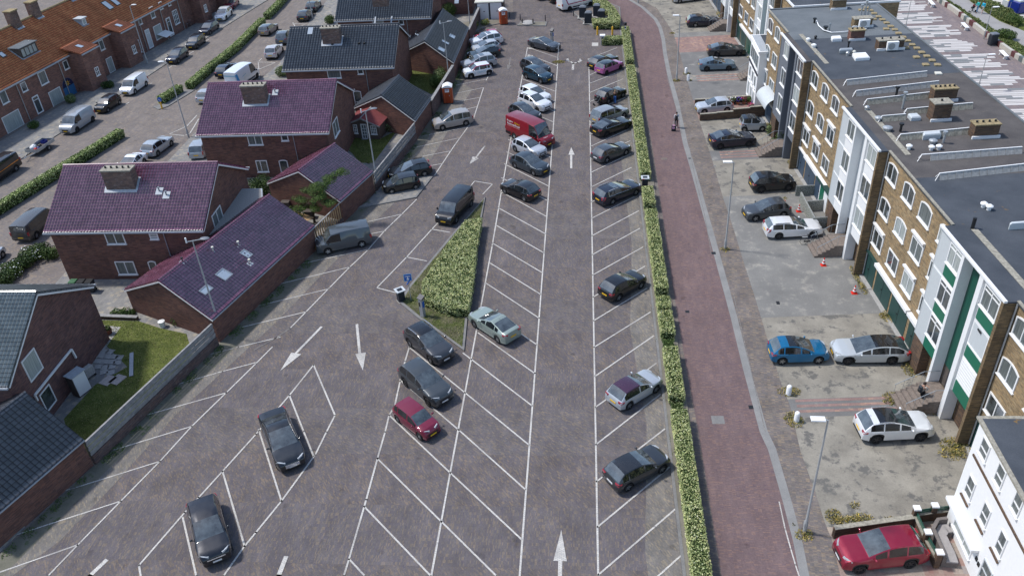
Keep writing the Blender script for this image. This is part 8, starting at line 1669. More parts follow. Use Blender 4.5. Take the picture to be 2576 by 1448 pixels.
def bicycle(pr, pf, label, col=(0.012,0.02,0.05,1), lean=0.06):
 a, b = G(*pr), G(*pf); ang = math.atan2(b[1]-a[1], b[0]-a[0]); c = (a+b)/2; r = thing('bicycle', c, label, 'bicycle', None, ang); L = 1.08; pm = plain('bike_frame_%d' % int(col[2]*1000), col, 0.4, 0.5, var=0); R_ = 0.34
 for x, nm in ((-L/2,'rear'),(L/2,'front')):
  m = MB(); pts = [(x+R_*math.cos(t), 0, R_+R_*math.sin(t)) for t in np.linspace(0, 2*math.pi, 25)]; m.path(pts, 0.018, 5); w_ = m.build('wheel', M['rubber'], r); m = MB()
  for t in np.linspace(0, math.pi, 7)[:-1]: m.tube((x-R_*math.cos(t)*.97,0,R_-R_*math.sin(t)*.97), (x+R_*math.cos(t)*.97,0,R_+R_*math.sin(t)*.97), 0.004, n=3)
  m.build('spokes', M['steel'], w_)
 m = MB(); bb = (-0.1,0,0.3); hd = (L/2-0.17,0,0.85); st = (-0.24,0,0.78); m.path([(-L/2,0,R_), bb, hd], 0.02); m.path([bb, st], 0.02); m.path([st, (-L/2,0,R_)], 0.012); m.path([st, (L/2-0.15,0,0.76)], 0.018); m.path([hd, (L/2-0.02,0,R_)], 0.018); m.build('frame', pm, r)
 m = MB(); m.path([(L/2-0.2,0,0.86),(L/2-0.22,0,1.05),(L/2-0.2,0.27,1.08),(L/2-0.38,0.28,1.06)], 0.014); m.path([(L/2-0.22,0,1.05),(L/2-0.2,-0.27,1.08),(L/2-0.38,-0.28,1.06)], 0.014); m.build('handlebar', M['steel'], r)
 m = MB(); m.ell((-0.28,0,0.95), (0.14,0.08,0.04), 8, 4); m.tube((-0.25,0,0.78), (-0.28,0,0.94), 0.015); m.build('saddle', M['black'], r); m = MB(); m.box(-L/2-0.2,-0.07,0.72,-0.3,0.07,0.735); m.build('carrier', M['steel'], r); m = MB(); m.rbox(-L/2-0.02,-0.05,0.26,0.0,-0.02,0.38,0.01); m.build('chain_case', M['black'], r); return r
bicycle((2019.5,614.7), (2056,613.5), 'dark city bicycle standing by the front wheel of the long white estate'); bicycle((505,57), (520,47), 'dark bicycle leaning near the terrace beside the scooter', (0.01,0.01,0.012,1)); bicycle((470,75), (486,64), 'dark bicycle parked below the small-paned terrace window', (0.02,0.02,0.022,1))
c = G(507,52); r = thing('motor_scooter', c, 'dark motor scooter with a blue panel beside the white crossover', 'scooter', None, R(100)); m = MB(); m.ell((-0.3,0,0.55), (0.42,0.16,0.22)); m.ell((0.45,0,0.6), (0.14,0.2,0.32)); m.box(-0.2,-0.14,0.25,0.4,0.14,0.32); m.build('body', M['black'], r, smooth=50)
for x in (-0.5,0.55): m = MB(); m.tube((x,-0.06,0.24), (x,0.06,0.24), 0.24, n=14); m.build('wheel', M['rubber'], r)
m = MB(); m.path([(0.42,0,0.8),(0.36,0,1.0)], 0.03); m.path([(0.33,-0.3,1.02),(0.33,0.3,1.02)], 0.02); m.build('handlebar', M['black'], r); m = MB(); m.ell((-0.28,0,0.8), (0.36,0.13,0.07)); m.build('saddle', M['blue_dark'], r)
c = G(109.5,386); a = pang((239,305), (194,336))+math.pi; r = thing('car_trailer', (c[0]-0.6, c[1]+0.75, 0), 'open galvanised trailer loaded with bags and a blue crate behind the black van', 'trailer', None, a); Lx, Wy = 3.1, 1.5
m = MB(); m.box(-Lx/2,-Wy/2,0.5,Lx/2,Wy/2,0.56)
m.build('bed', M['wood_dark'], r)
for nm, b in (('side',(-Lx/2,-Wy/2-.03,0.5,Lx/2,-Wy/2,0.86)),('side',(-Lx/2,Wy/2,0.5,Lx/2,Wy/2+.03,0.86)),('side',(-Lx/2-.03,-Wy/2,0.5,-Lx/2,Wy/2,0.86)),('side',(Lx/2,-Wy/2,0.5,Lx/2+.03,Wy/2,0.86))): m = MB(); m.box(*b); m.build('side_panel', M['steel'], r)
for s_ in (-1, 1):
 wo = add_mesh_obj('wheel', wheel_mesh(0.29, 0.21, 'steel')[0], r, (0.2, s_*(Wy/2+0.12), 0.3)); add_mesh_obj('rim', wheel_mesh(0.29, 0.21, 'steel')[1], wo)
m = MB(); m.path([(-Lx/2,-0.5,0.45),(-Lx/2-1.3,0,0.42)], 0.04); m.path([(-Lx/2,0.5,0.45),(-Lx/2-1.3,0,0.42)], 0.04); m.tube((-Lx/2-1.3,0,0.42), (-Lx/2-1.5,0,0.45), 0.05); m.build('drawbar', M['steel'], r)
tq = lambda x, y: (r.location.x+math.cos(a)*x-math.sin(a)*y, r.location.y+math.sin(a)*x+math.cos(a)*y)
for x, y, rr, mt, lb in ((-1.0,0.1,0.36,'render_white','large white bag at the front of the trailer load'),(-0.5,0.35,0.3,'render_white','smaller white bag in the middle of the trailer load'),(-1.1,-0.3,0.22,'red','red bag at the front of the trailer load'),(-0.3,-0.25,0.26,'black','black bag in the middle of the trailer load'),(-0.75,-0.4,0.2,'blue_dark','blue bag on the trailer')):
 q = tq(x, y); m = MB(); m.ell((0,0,rr*0.75), (rr, rr*0.85, rr*0.75), 10, 6); m.ell((rr*0.3,0.0,rr*1.35), (rr*0.3, rr*0.28, rr*0.25), 8, 5); o = m.build('bag', M[mt], None, smooth=70); o.location = (q[0], q[1], 0.56); tag(o, lb, 'bag')
q = tq(0.9, 0.1); m = MB(); [m.box(*b) for b in ((-0.3,-0.25,0,0.3,0.25,0.04),(-0.3,-0.25,0.04,-0.27,0.25,0.3),(0.27,-0.25,0.04,0.3,0.25,0.3),(-0.27,-0.25,0.04,0.27,-0.22,0.3),(-0.27,0.22,0.04,0.27,0.25,0.3))]; o = m.build('crate', M['blue_dark']); o.location = (q[0], q[1], 0.56); o.rotation_euler = (0,0,a); tag(o, 'blue open crate at the rear of the trailer', 'crate')
wk = NG('wicker'); v_ = wk.uv(); wc, _f = wk.brick(v_, (0.24,0.21,0.19,1), (0.17,0.15,0.14,1), (0.08,0.07,0.065,1), 0.09, 0.035, 0.004); M['wicker'] = wk.out(wc, 0.8, 0.2)
sp = [G(*p) for p in ((2375,1325),(2352,1328),(2340,1350),(2350,1375),(2362,1400),(2370,1425))]
r = thing('wicker_sofa', sp[2], 'curved grey wicker corner sofa behind the glass screen', 'sofa'); of = tuple(sp[2]); m = MB(); mb2 = MB(); cush = MB()
sm = []
for i in range(len(sp)-1):
 for t in (0, 0.5): sm.append(sp[i]*(1-t)+sp[i+1]*t)
sm.append(sp[-1]); ctr = G(2395,1380)
NS = []
for i in range(len(sm)):
 d = sm[min(i+1, len(sm)-1)]-sm[max(i-1, 0)]; d /= np.linalg.norm(d); n = V3(-d[1], d[0], 0); NS.append(n if n@(ctr-sm[i]) > 0 else -n)
def sweep(mb_, v0, v1, z0, z1):
 k = len(sm); vs = [sm[i]+NS[i]*v+V3(0,0,z) for i in range(k) for v, z in ((v0,z0),(v1,z0),(v1,z1),(v0,z1))]
 mb_.add(vs, [(4*i+j, 4*i+4+j, 4*i+4+(j+1)%4, 4*i+(j+1)%4) for i in range(k-1) for j in range(4)]+[(0,1,2,3),(4*k-1,4*k-2,4*k-3,4*k-4)])
sweep(m, 0.09, 0.72, 0.0, 0.36); sweep(mb2, -0.1, 0.085, 0.0, 0.78); sweep(cush, 0.12, 0.7, 0.365, 0.46)
m.build('seat', M['wicker'], r, off=of); mb2.build('backrest', M['wicker'], r, off=of); cush.build('cushion', plain('cushion_grey', (0.33,0.31,0.3,1), 0.9, 0.2, var=0.1), r, off=of)
for k, (x, y, mt, fl, lb) in enumerate(((1842,262,'leaf_pale','white','pot with pale leaves and white blooms, left of the row by the low wall'),(1856,263,'leaf_dark','purple','pot of purple flowers by the low wall'),(1871,262,'leaf_mid','pink','pot of pink flowers by the low wall'),(1884,262,'leaf_mid',None,'terracotta trough with green plants by the low wall'),(1897,270,'leaf_dark','purple','flower pot by the white house door'),(1888,278,'leaf_pale','pink','flower tub at the corner of the white house'))):
 fm = {'purple': plain('bloom_purple', (0.12,0.06,0.35,1), 0.7, 0.2), 'pink': plain('bloom_pink', (0.6,0.08,0.22,1), 0.7, 0.2), 'white': M['white'], None: None}[fl]
 c = G(x, y); r = thing('flower_pot', c, lb, 'flower pot', 'pots on the walled forecourt'); m = MB(); m.lathe([(0.16,0),(0.23,0.3),(0.25,0.34),(0.2,0.34)], n=12); m.build('pot', plain('clay_pot', (0.3,0.12,0.07,1), 0.8, 0.2), r); p, d_ = blob_pts(220, (0,0,0.58), (0.34,0.34,0.28), 0.4); quads_obj('plant', leaf_quads(p, d_, 0.08), M[mt], r)
 if fm: k_ = p[np.random.choice(len(p), 60)]*[1.05,1.05,1.04]; quads_obj('flowers', leaf_quads(k_, np.tile([0,0,1.0], (60,1)), 0.085, 0.5, 1.0), fm, r)
c = G(1914.5,283); r = thing('metal_pail', c, 'grey metal pail with a lid by the dark low wall', 'pail'); m = MB(); m.lathe([(0.2,0),(0.25,0.5)], n=14); m.build('body', M['steel'], r); m = MB(); m.lathe([(0.28,0.5),(0.27,0.55),(0.05,0.6)], n=14); m.build('lid', M['panel_grey'], r)
c = G(1963,390); r = thing('planter', c, 'white square planter with a green bush at the foot of the slate stair bay', 'planter'); m = MB(); m.add([(-.22,-.22,0),(.22,-.22,0),(.22,.22,0),(-.22,.22,0),(-.3,-.3,.45),(.3,-.3,.45),(.3,.3,.45),(-.3,.3,.45)], [(3,2,1,0),(0,1,5,4),(1,2,6,5),(2,3,7,6),(3,0,4,7),(4,5,6,7)]); m.build('box', M['render_white'], r); p, d_ = blob_pts(260, (0,0,0.7), (0.34,0.34,0.28), 0.4); quads_obj('plant', leaf_quads(p, d_, 0.07), M['leaf_mid'], r)
bush((1961,370), 0.55, 1.7, 'small leafy tree in front of the slate stair bay', 'leaf_mid', name='small_tree', cat='tree'); bush((1940,340), 0.6, 1.2, 'ragged shrub beside the slate stair bay', 'leaf_pale'); bush((1945,362), 0.4, 0.6, 'low plant at the foot of the slate bay steps', 'leaf_mid')
for k, (x, y) in enumerate(((938,108),(998,88),(1030,113),(1068,143),(1112,176),(1062,200),(1150,206),(1192,238),(1235,273),(1188,300),(1275,306),(1313,343),(1283,408),(1360,383),(1403,418),(1385,486),(1450,458),(1497,493),(1545,535),(1493,583),(1597,573),(1650,616),(1585,658),(1705,660),(1713,746))):
 c = G(*T_(3,0,x,y), HB); m = MB(); m.rbox(-0.26,-0.26,0,0.26,0.26,0.12,0.02); o = m.build('roof_paver', M['lichen' if k != 24 else 'cream']); o.location = (c[0], c[1], HB+0.012); o.rotation_euler = (0,0,R(-4+rnd.uniform(-6,6)))
 if k == 24: tag(o, 'single white ballast slab on the brown part of the flat roof', 'roof slab', 'ballast slabs on the roof')
 else: tag(o, 'lichen-yellow ballast slab in the double row along the far roof edge', 'roof slab', 'ballast slabs on the roof')
# ================================================================== promenade on the sea side
pe = gp(T_(3,0,1640,-20), T_(3,0,1720,30), T_(3,0,1860,125), T_(3,0,2030,255), T_(3,0,2230,410), T_(3,0,2400,535), T_(3,0,2574,650))
pe = [tuple(p) for p in pe]; dlast = np.array(pe[-1])-np.array(pe[-2]); pe = [(pe[0][0]-1.5, pe[0][1]+40)]+pe+[tuple(np.array(pe[-1])+dlast*4)]
sheet('promenade', [(33.0, 60)]+[(33.0, 180)]+pe+[(54.5,60)], 0.004, M['prom'])
mb = MB(); mb2 = MB(); y = 84.0; q = random.Random(3)
while y < 137:
 xr_ = float(np.interp(y, [p[1] for p in pe[::-1]], [p[0] for p in pe[::-1]]))-1.3
 for k in range(9):
  a = q.uniform(0.5, 2.6); h = 0.3 if k % 2 else 0.5; x1 = xr_-a-(0.6 if k in (0,8) else 0)
  mb.poly([(34,y,0.010),(x1,y,0.010),(x1,y+h,0.010),(34,y+h,0.010)])
  if q.random() < 0.75:
   s0 = q.uniform(xr_-9, xr_-4); L = q.uniform(1.2, 3.0); mb2.poly([(s0,y+0.03,0.014),(s0+L,y+0.03,0.014),(s0+L,y+h+0.1,0.014),(s0,y+h+0.1,0.014)])
  y += h+0.12
 y += 0.95
struct('promenade_stripe', mb, M['prom_white']); struct('promenade_inlay', mb2, M['prom_grey'])
r = thing('promenade_wall', (pe[3][0], pe[3][1], 0), 'low pale promenade wall with dark red and grey painted blocks', 'wall'); of = (pe[3][0], pe[3][1], 0)
m = MB(); L_ = 0; pts = [V3(p[0], p[1], 0) for p in pe]; cols = {'a': MB(), 'b': MB()}; s = 0
for a, b in zip(pts[:-1], pts[1:]):
 d = b-a; L = np.linalg.norm(d); d /= L; m.beam(a+V3(0.2,0,0.3), b+V3(0.2,0,0.3), 0.4, 0.6)
 t = 0
 while t < L:
  k = int((s+t)/0.9) % 9
  if k in (0, 2, 4): key = 'b' if k == 2 else 'a'; e = min(L, t+0.85); cols[key].beam(a+d*t+V3(0.195,0,0.305), a+d*e+V3(0.195,0,0.305), 0.42, 0.62)
  t += 0.9
 s += L
m.build('wall', M['cream'] if False else plain('prom_wall_stone', (0.48,0.46,0.41,1), 0.9, 0.2, var=0.15), r, off=of); cols['a'].build('red_block', plain('block_red', (0.12,0.05,0.05,1), 0.9, 0.2), r, off=of); cols['b'].build('grey_block', plain('block_grey', (0.13,0.16,0.16,1), 0.9, 0.2), r, off=of)
vg = [(p[0]+0.42, p[1]) for p in pe]; p2 = gp(T_(3,0,1860,-30), T_(3,0,2000,50), T_(3,0,2130,130), T_(3,0,2300,240), T_(3,0,2450,330), T_(3,0,2600,430)); p2 = [(p2[0][0]-1, p2[0][1]+40)]+[tuple(p) for p in p2]+[(p2[-1][0]+0.6, 60)]
GR = M['grass']
sheet('verge', vg+[(vg[-1][0]+4, 60)]+[tuple(p) for p in [(62,60)]]+[(75,60),(75,190),(50,190)], 0.002, GR)
pa = [tuple(p) for p in gp(T_(3,0,1730,-40), T_(3,0,1790,15), T_(3,0,1950,115), T_(3,0,2230,290), T_(3,0,2430,400), T_(3,0,2600,500))]; pb = [tuple(p) for p in gp(T_(3,0,1980,-40), T_(3,0,2040,20), T_(3,0,2190,125), T_(3,0,2330,215), T_(3,0,2520,290), T_(3,0,2700,370))]
sheet('dune_path', pa+pb[::-1], 0.008, M['path_grey'])
sa = [tuple(p) for p in gp(T_(3,0,2150,-60), T_(3,0,2230,15), T_(3,0,2360,90), T_(3,0,2500,160), T_(3,0,2700,250))]
sheet('beach_sand', sa+[(160,90),(200,500),(60,500)], 0.012, M['sand'])
sheet('beach_sand', [(75,0),(400,0),(400,600),(75,600)], 0.003, M['sand'])
def grassband(name, pairs, n, mat='leaf_dune', size=0.16, h=0.45):
 A = np.array([p[0] for p in pairs]); B_ = np.array([p[1] for p in pairs]); k = len(pairs)-1; t = np.random.rand(n)*k; i = np.clip(t.astype(int), 0, k-1); f = (t-i)[:,None]; s_ = np.random.rand(n)[:,None]
 P = (A[i]*(1-f)+A[i+1]*f)*(1-s_)+(B_[i]*(1-f)+B_[i+1]*f)*s_; hh = h*(0.4+0.6*np.abs(bump(P[:,0]*0.6, P[:,1]*0.6)))
 o = quads_obj(name, leaf_quads(np.column_stack([P, 0.02+np.random.rand(n)*hh]), np.tile([0.2,-0.4,0.4], (n,1)), size, 0.9, 0.3), M[mat]); tag(o, kind='stuff')
grassband('verge_grass', [(np.array(a)+[0.7,0], np.array(b)) for a, b in zip([tuple(p) for p in gp(T_(3,0,1720,30), T_(3,0,1860,125), T_(3,0,2030,255), T_(3,0,2230,410), T_(3,0,2574,650))], [tuple(p) for p in gp(T_(3,0,1800,15), T_(3,0,1960,115), T_(3,0,2140,240), T_(3,0,2400,390), T_(3,0,2700,560))])], 26000)
grassband('dune_grass', [(np.array(a), np.array(b)) for a, b in zip([tuple(p) for p in gp(T_(3,0,2000,-10), T_(3,0,2200,125), T_(3,0,2340,210), T_(3,0,2500,285))], [tuple(p) for p in gp(T_(3,0,2180,-10), T_(3,0,2360,90), T_(3,0,2450,140), T_(3,0,2530,215))])], 18000, h=0.8)
def bench(px, label):
 c = G(*px); r = thing('bench', c, label, 'bench', 'white promenade benches', R(-4)); m = MB(); m.rbox(-0.25,-1.1,0.42,0.25,1.1,0.5,0.02); m.build('seat', M['render_white'], r)
 for y_ in (-0.75, 0.75): m = MB(); m.add([(-0.25,y_-.06,0),(0.25,y_-.06,0),(0.12,y_-.06,0.42),(-0.12,y_-.06,0.42),(-0.25,y_+.06,0),(0.25,y_+.06,0),(0.12,y_+.06,0.42),(-0.12,y_+.06,0.42)], [(0,1,2,3),(7,6,5,4),(0,4,5,1),(1,5,6,2),(2,6,7,3),(3,7,4,0)]); m.build('leg', M['render_white'], r)
bench(T_(3,0,1640,60), 'white bench by the promenade wall, nearest the top edge'); bench(T_(3,0,1975,290), 'white bench by the promenade wall between two lamp posts'); bench(T_(3,0,2365,575), 'white bench by the promenade wall at the right edge')
c = G(*T_(3,0,2250,455)); r = thing('waste_container', c, 'dark waste container beside the promenade wall', 'waste container', None, R(10)); m = MB(); m.rbox(-0.45,-0.4,0.1,0.45,0.4,1.4,0.08); m.build('body', M['bin_dark'], r); m = MB(); m.rbox(-0.47,-0.42,1.402,0.47,0.42,1.55,0.07); m.build('lid', M['panel_slate'], r); m = MB(); m.box(-0.4,-0.35,0,0.4,0.35,0.1); m.build('foot', M['concrete'], r)
for px, s_, lb in ((T_(3,0,2530,118),1.3,'large dark blue rubbish skip at the right top corner'),(T_(3,0,2460,45),1.1,'dark blue rubbish container behind the yellow-topped one'),):
 c = G(*px); r = thing('rubbish_skip', c, lb, 'skip', 'blue beach containers', R(20)); m = MB(); m.rbox(-s_,-s_*0.8,0.15,s_,s_*0.8,1.6,0.12); m.build('body', M['blue_dark'], r); m = MB(); m.rbox(-s_*0.9,-s_*0.7,1.602,s_*0.9,s_*0.7,1.85,0.1); m.build('lid', M['panel_grey'] if s_ > 1.2 else M['blue_dark'], r)
 for x in (-s_*.8, s_*.8): m = MB(); m.tube((x,-s_*.8,0.12), (x,s_*.8,0.12), 0.12, n=8); m.build('wheel', M['rubber'], r)
c = G(*T_(3,0,2430,75)); r = thing('rubbish_skip', c, 'grey container with a yellow lid near the top right corner', 'skip', None, R(15)); m = MB(); m.rbox(-0.9,-0.6,0.1,0.9,0.6,1.1,0.08); m.build('body', M['panel_grey'], r); m = MB(); m.rbox(-0.85,-0.55,1.102,0.85,0.55,1.2,0.04); m.build('lid', plain('lid_yellow', (0.75,0.6,0.15,1), 0.6, 0.3), r)
c = G(*T_(3,0,2415,145)); r = thing('path_sign', c, 'thin post with a small round blue sign in the dune grass', 'sign'); m = MB(); m.tube((0,0,0), (0,0,2.4), 0.03, n=6); m.build('pole', M['steel'], r); m = MB(); m.tube((0,-0.04,1.9), (0,-0.06,1.9), 0.22, n=16); m.build('disc', M['blue'], r)
for px, lb in ((T_(3,0,2390,390),'green dune shrub beside the path near the right edge'),(T_(3,0,2480,240),'dark dune shrub at the edge of the sand')): bush(px, 1.3, 1.1, lb, 'leaf_mid')
# ================================================================== people
def skin_obj(name, V, E_, rad, mat, root, sub=1):
 me = bpy.data.meshes.new(name); me.from_pydata([tuple(v) for v in V], E_, []); me.materials.append(mat); o = bpy.data.objects.new(name, me); COL.objects.link(o); o.parent = root
 md = o.modifiers.new('skin', 'SKIN'); md.use_smooth_shade = True
 if not me.skin_vertices: me.attributes  # layer is made by the modifier
 sk = me.skin_vertices[0].data if me.skin_vertices else None
 for i, r_ in enumerate(rad): sk[i].radius = (r_, r_)
 sk[0].use_root = True
 ss = o.modifiers.new('sub', 'SUBSURF'); ss.levels = sub; ss.render_levels = sub
 return o
def person(px, ang, label, shirt, trousers, hair='hair', H=1.72, z=0.0, pose='stand', hair_long=False, sleeves=True, shorts=False, zc=None):
 c = G(*px, z); r = thing('person', (c[0], c[1], z), label, 'person', None, ang); k = H/1.72
 P = dict(pel=(0,0,.95), sp=(0.0,0,1.15), ch=(0,0,1.34), nk=(0,0,1.49), hd=(.02,0,1.60), ht=(.02,0,1.70))
 st = {'stand': (0.02,-0.02), 'walk': (0.22,-0.2), 'slow': (0.12,-0.1)}[pose if pose in ('stand','walk') else 'slow']
 J = {}
 for s_, nm, f in ((1,'l',st[0]),(-1,'r',st[1])):
  J[nm+'h'] = (0,.09*s_,.92); J[nm+'k'] = (f*0.55+.02,.10*s_,.50); J[nm+'a'] = (f,.10*s_,.09 if f > -0.1 else .13); J[nm+'t'] = (f+.14,.115*s_,.035 if f > -0.1 else .05)
  J[nm+'s'] = (0,.18*s_,1.42)
 arms = {'stand': ((.02,.22,1.15),(.10,.23,.92)), 'walk': ((.03,.22,1.14),(.15,.22,.92)), 'phone': ((.05,.22,1.17),(.27,.10,1.25)), 'push': ((.08,.2,1.17),(.32,.17,1.03)), 'pull': ((-.1,.22,1.16),(-.22,.24,.93)), 'carry': ((.04,.22,1.16),(.24,.14,1.05))}
 ap = {'stand': ('stand','stand'), 'walk': ('walk','walk'), 'phone': ('phone','phone'), 'push': ('push','push'), 'pull': ('stand','pull'), 'carry': ('carry','carry')}[pose]
 for s_, nm, kind in ((1,'l',ap[0]),(-1,'r',ap[1])):
  e, w_ = arms[kind]; J[nm+'e'] = (e[0], e[1]*s_, e[2]); J[nm+'w'] = (w_[0], w_[1]*s_, w_[2])
  d = np.array(J[nm+'w'])-np.array(J[nm+'e']); d /= np.linalg.norm(d); pa_ = np.array(J[nm+'w'])+d*0.07; J[nm+'p'] = tuple(pa_)
  side = np.array([0.0, 1.0, 0.0]) if abs(d[1]) < 0.7 else np.array([1.0,0,0])
  for q, (off, ln) in enumerate(((-.03,.05),(-.012,.072),(.006,.078),(.024,.07),(.04,.055))): J[nm+'f%d' % q] = tuple(pa_+side*off+d*ln*(0.6 if q == 0 else 1)+np.array([0,0,-.012]))
 K = list(P.items())+list(J.items()); ix = {n_: i for i, (n_, _) in enumerate(K)}; V = [np.array(v)*k for _, v in K]
 E_ = [('pel','sp'),('sp','ch'),('ch','nk'),('nk','hd'),('hd','ht')]
 for nm in 'lr': E_ += [('pel',nm+'h'),(nm+'h',nm+'k'),(nm+'k',nm+'a'),(nm+'a',nm+'t'),('ch',nm+'s'),(nm+'s',nm+'e'),(nm+'e',nm+'w'),(nm+'w',nm+'p')]+[(nm+'p',nm+'f%d' % q) for q in range(5)]
 rad = {'pel':.10,'sp':.10,'ch':.115,'nk':.05,'hd':.085,'ht':.07}
 def rr(n_):
  if n_ in rad: return rad[n_]
  return {'h':.075,'k':.052,'a':.036,'t':.034,'s':.05,'e':.038,'w':.026,'p':.03}.get(n_[1], .009)
 skin_obj('body', V, [(ix[a], ix[b]) for a, b in E_], [rr(n_)*k for n_, _ in K], M['skin'], r)
 def sub(names, edges, grow, mat, nm):
  id2 = {n_: i for i, n_ in enumerate(names)}; D = dict(K); skin_obj(nm, [np.array(D[n_])*k for n_ in names], [(id2[a], id2[b]) for a, b in edges], [(rr(n_)+grow)*k for n_ in names], mat, r)
 nm = ['sp','ch','pel','ls','rs','le','re']+(['lw','rw'] if sleeves else []); ed = [('sp','ch'),('sp','pel'),('ch','ls'),('ch','rs'),('ls','le'),('rs','re')]+([('le','lw'),('re','rw')] if sleeves else [])
 sub(nm, ed, 0.02, shirt, 'shirt')
 nm = ['pel','lh','rh','lk','rk']+([] if shorts else ['la','ra']); ed = [('pel','lh'),('pel','rh'),('lh','lk'),('rh','rk')]+([] if shorts else [('lk','la'),('rk','ra')]); sub(nm, ed, 0.018, trousers, 'trousers')
 m = MB(); hz = 1.655*k; m.ell((-.005*k,0,hz), (.11*k,.095*k,.095*k), 12, 8)
 if hair_long: m.ell((-.07*k,0,1.53*k), (.06*k,.09*k,.14*k), 10, 6)
 m.build('hair', M[hair], r, smooth=70)
 m = MB(); m.ell((.115*k,0,1.615*k), (.016,.012,.02), 6, 4); [m.ell((.01*k,s_*.092*k,1.61*k), (.018,.01,.028), 6, 4) for s_ in (1,-1)]; m.build('nose_and_ears', M['skin'], r); m = MB(); [m.ell((.098*k,s_*.032*k,1.64*k), (.01,.014,.009), 6, 4) for s_ in (1,-1)]; m.build('eyes', M['black'], r); m = MB(); m.box(.10*k,-.025*k,1.572*k,.108*k,.025*k,1.58*k); m.build('mouth', plain('lips', (0.4,0.12,0.1,1), 0.6, 0.3, var=0), r)
 for s_, n_ in ((1,'l'),(-1,'r')): a_ = np.array(J[n_+'a'])*k; m = MB(); m.ell((a_[0]+.07, a_[1], .045 if a_[2] < .12*k else .06), (.135,.05,.042), 10, 5); m.build('shoe', M['render_white'] if shorts or pose in ('phone','pull') else M['black'], r, smooth=60)
 return r
jeans = plain('jeans_blue', (0.03,0.1,0.3,1), 0.8, 0.2); blackc = plain('cloth_black', (0.012,0.012,0.014,1), 0.85, 0.2); whitec = plain('cloth_white', (0.62,0.62,0.62,1), 0.85, 0.2); beigec = plain('cloth_beige', (0.5,0.45,0.4,1), 0.85, 0.2); turq = plain('cloth_turquoise', (0.03,0.42,0.42,1), 0.8, 0.2); cyan = plain('cloth_cyan', (0.02,0.45,0.65,1), 0.8, 0.2); jean2 = plain('jeans_pale', (0.12,0.24,0.38,1), 0.8, 0.2); khaki = plain('cloth_khaki', (0.45,0.42,0.36,1), 0.85, 0.2)
person((1547,262), R(70), 'woman with long fair hair, black top and blue jeans beside a black car', blackc, jeans, 'hair_fair', 1.7, hair_long=True, pose='carry', sleeves=False)
pr = person((1700.5,321), R(85), 'man in a white shirt with a dark backpack pulling a suitcase up the red road', whitec, blackc, 'hair', 1.78, pose='pull')
q = G(2314,1016); person((2313,1012), R(20), 'person with a dark backpack on the green entrance steps looking at a phone', beigec, blackc, 'hair', 1.7, pose='phone', z=0.36)
person(T_(3,0,2098,132), R(205), 'person in a turquoise shirt and jeans pushing a pushchair on the dune path', turq, jean2, 'hair', 1.72, pose='push'); person(T_(3,0,2150,140), R(215), 'person in a bright blue shirt and pale shorts walking on the dune path', cyan, khaki, 'hair', 1.72, pose='walk', shorts=True)
def pack(px, ang, label, H=1.72, z=0.0):
 c = G(px[0], px[1], z); x = c[0]-math.cos(ang)*0.2; y = c[1]-math.sin(ang)*0.2; r = thing('backpack', (x, y, 1.02+z), label, 'backpack', None, ang); m = MB(); m.rbox(-0.11,-0.15,0,0.03,0.15,0.46,0.04); m.build('bag', M['bin_dark'], r); m = MB(); m.rbox(-0.16,-0.11,0.03,-0.105,0.11,0.25,0.02); m.build('pocket', M['black'], r)
 for s_ in (1,-1): m = MB(); m.path([(0.03,s_*.1,.44),(0.17,s_*.11,.48),(0.32,s_*.11,.3),(0.2,s_*.14,.05),(0.03,s_*.13,.03)], 0.016, 5); m.build('strap', M['black'], r)
pack((1700.5,321), R(85), 'dark backpack worn by the man on the red road'); pack((2313,1012), R(20), 'dark backpack worn by the person on the entrance steps', z=0.36)
c = G(1694.5,330); r = thing('suitcase', c, 'dark suitcase with a pink pattern pulled along the red road', 'suitcase', None, R(80)); m = MB(); m.rbox(-0.14,-0.24,0.06,0.14,0.24,0.68,0.05); m.build('shell', M['bin_dark'], r); m = MB(); m.ell((-0.14,0.02,0.42), (0.02,0.17,0.14)); m.ell((-0.02,0,0.68), (0.1,0.17,0.02)); m.build('pink_print', plain('pink_print', (0.55,0.3,0.42,1), 0.7, 0.2), r)
m = MB(); m.path([(0.1,-0.1,0.68),(0.32,-0.1,1.0),(0.32,0.1,1.0),(0.1,0.1,0.68)], 0.012, 5); m.build('handle', M['steel'], r)
for s_ in (1,-1): m = MB(); m.tube((0.08,s_*.2,0.04), (0.08,s_*.24,0.04), 0.04, n=8); m.build('wheel', M['rubber'], r)
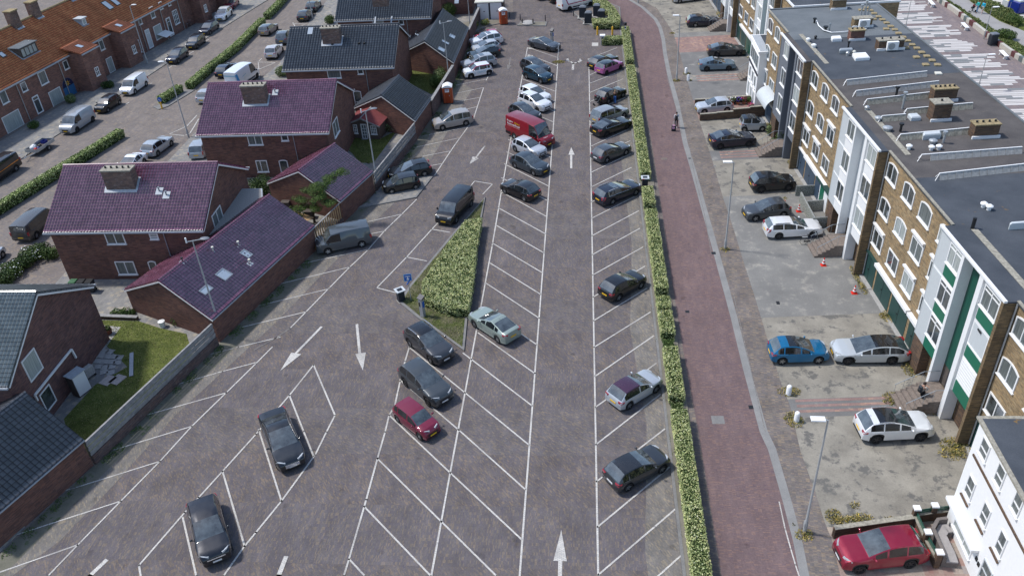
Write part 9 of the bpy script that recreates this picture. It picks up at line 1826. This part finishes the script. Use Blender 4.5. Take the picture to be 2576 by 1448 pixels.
def pram(px, ang, label, hood):
 c = G(*px); r = thing('pushchair', c, label, 'pushchair', 'pushchairs', ang); m = MB(); n = 9; P_ = []
 m.ell((0.0,0,0.62), (0.34,0.21,0.17), 12, 6); m.build('seat', M['black'], r, smooth=60); m = MB(); m.ell((-0.16,0,0.84), (0.2,0.22,0.2), 12, 6); m.build('hood', hood, r, smooth=60)
 m = MB(); m.path([(-0.42,-0.22,1.0),(0.0,-0.22,0.5),(0.36,-0.2,0.15)], 0.016, 5); m.path([(-0.42,0.22,1.0),(0.0,0.22,0.5),(0.36,0.2,0.15)], 0.016, 5); m.path([(-0.42,-0.22,1.0),(-0.42,0.22,1.0)], 0.02, 5); m.path([(-0.3,-0.24,0.16),(0.0,-0.22,0.5)], 0.016, 5); m.path([(-0.3,0.24,0.16),(0.0,0.22,0.5)], 0.016, 5); m.build('frame', M['steel'], r)
 for x, y_, rr_ in ((-0.32,0.27,0.15),(-0.32,-0.27,0.15),(0.38,0.14,0.1),(0.38,-0.14,0.1)): m = MB(); m.tube((x,y_-.025,rr_), (x,y_+.025,rr_), rr_, n=14); m.build('wheel', M['rubber'], r)
pram((1502,264), R(200), 'black pushchair standing behind the black hatchback', M['black']); pram(T_(3,0,2052,122), R(205), 'dark red pushchair on the dune path', plain('pram_red', (0.12,0.02,0.03,1), 0.8, 0.2))
q = FA.p(-6.6, 0.66, 6.32); r = thing('broom', tuple(q), 'black broom standing on the open white balcony', 'broom'); m = MB(); m.tube((0,0,0), (0.05,-0.45,1.35), 0.015, n=6); m.build('stick', M['steel'], r); m = MB(); m.box(-0.05,-0.65,1.33,0.1,-0.25,1.42); m.build('head', M['black'], r)
def letters(txt, F, a, z, size, v, mat, parent):
 vv, ff = text_mesh(txt, size); m = MB(); m.add([F.p(a-p[0], v, z+p[1]) for p in vv], ff); fix = m
 P0 = [np.array(m.v[i]) for i in m.f[0]]
 return parent.part('door_number', m, M[mat])
letters('3 5 7 9', FA, 14.2, 2.75, 0.28, 0.09, 'blue_dark', APT)
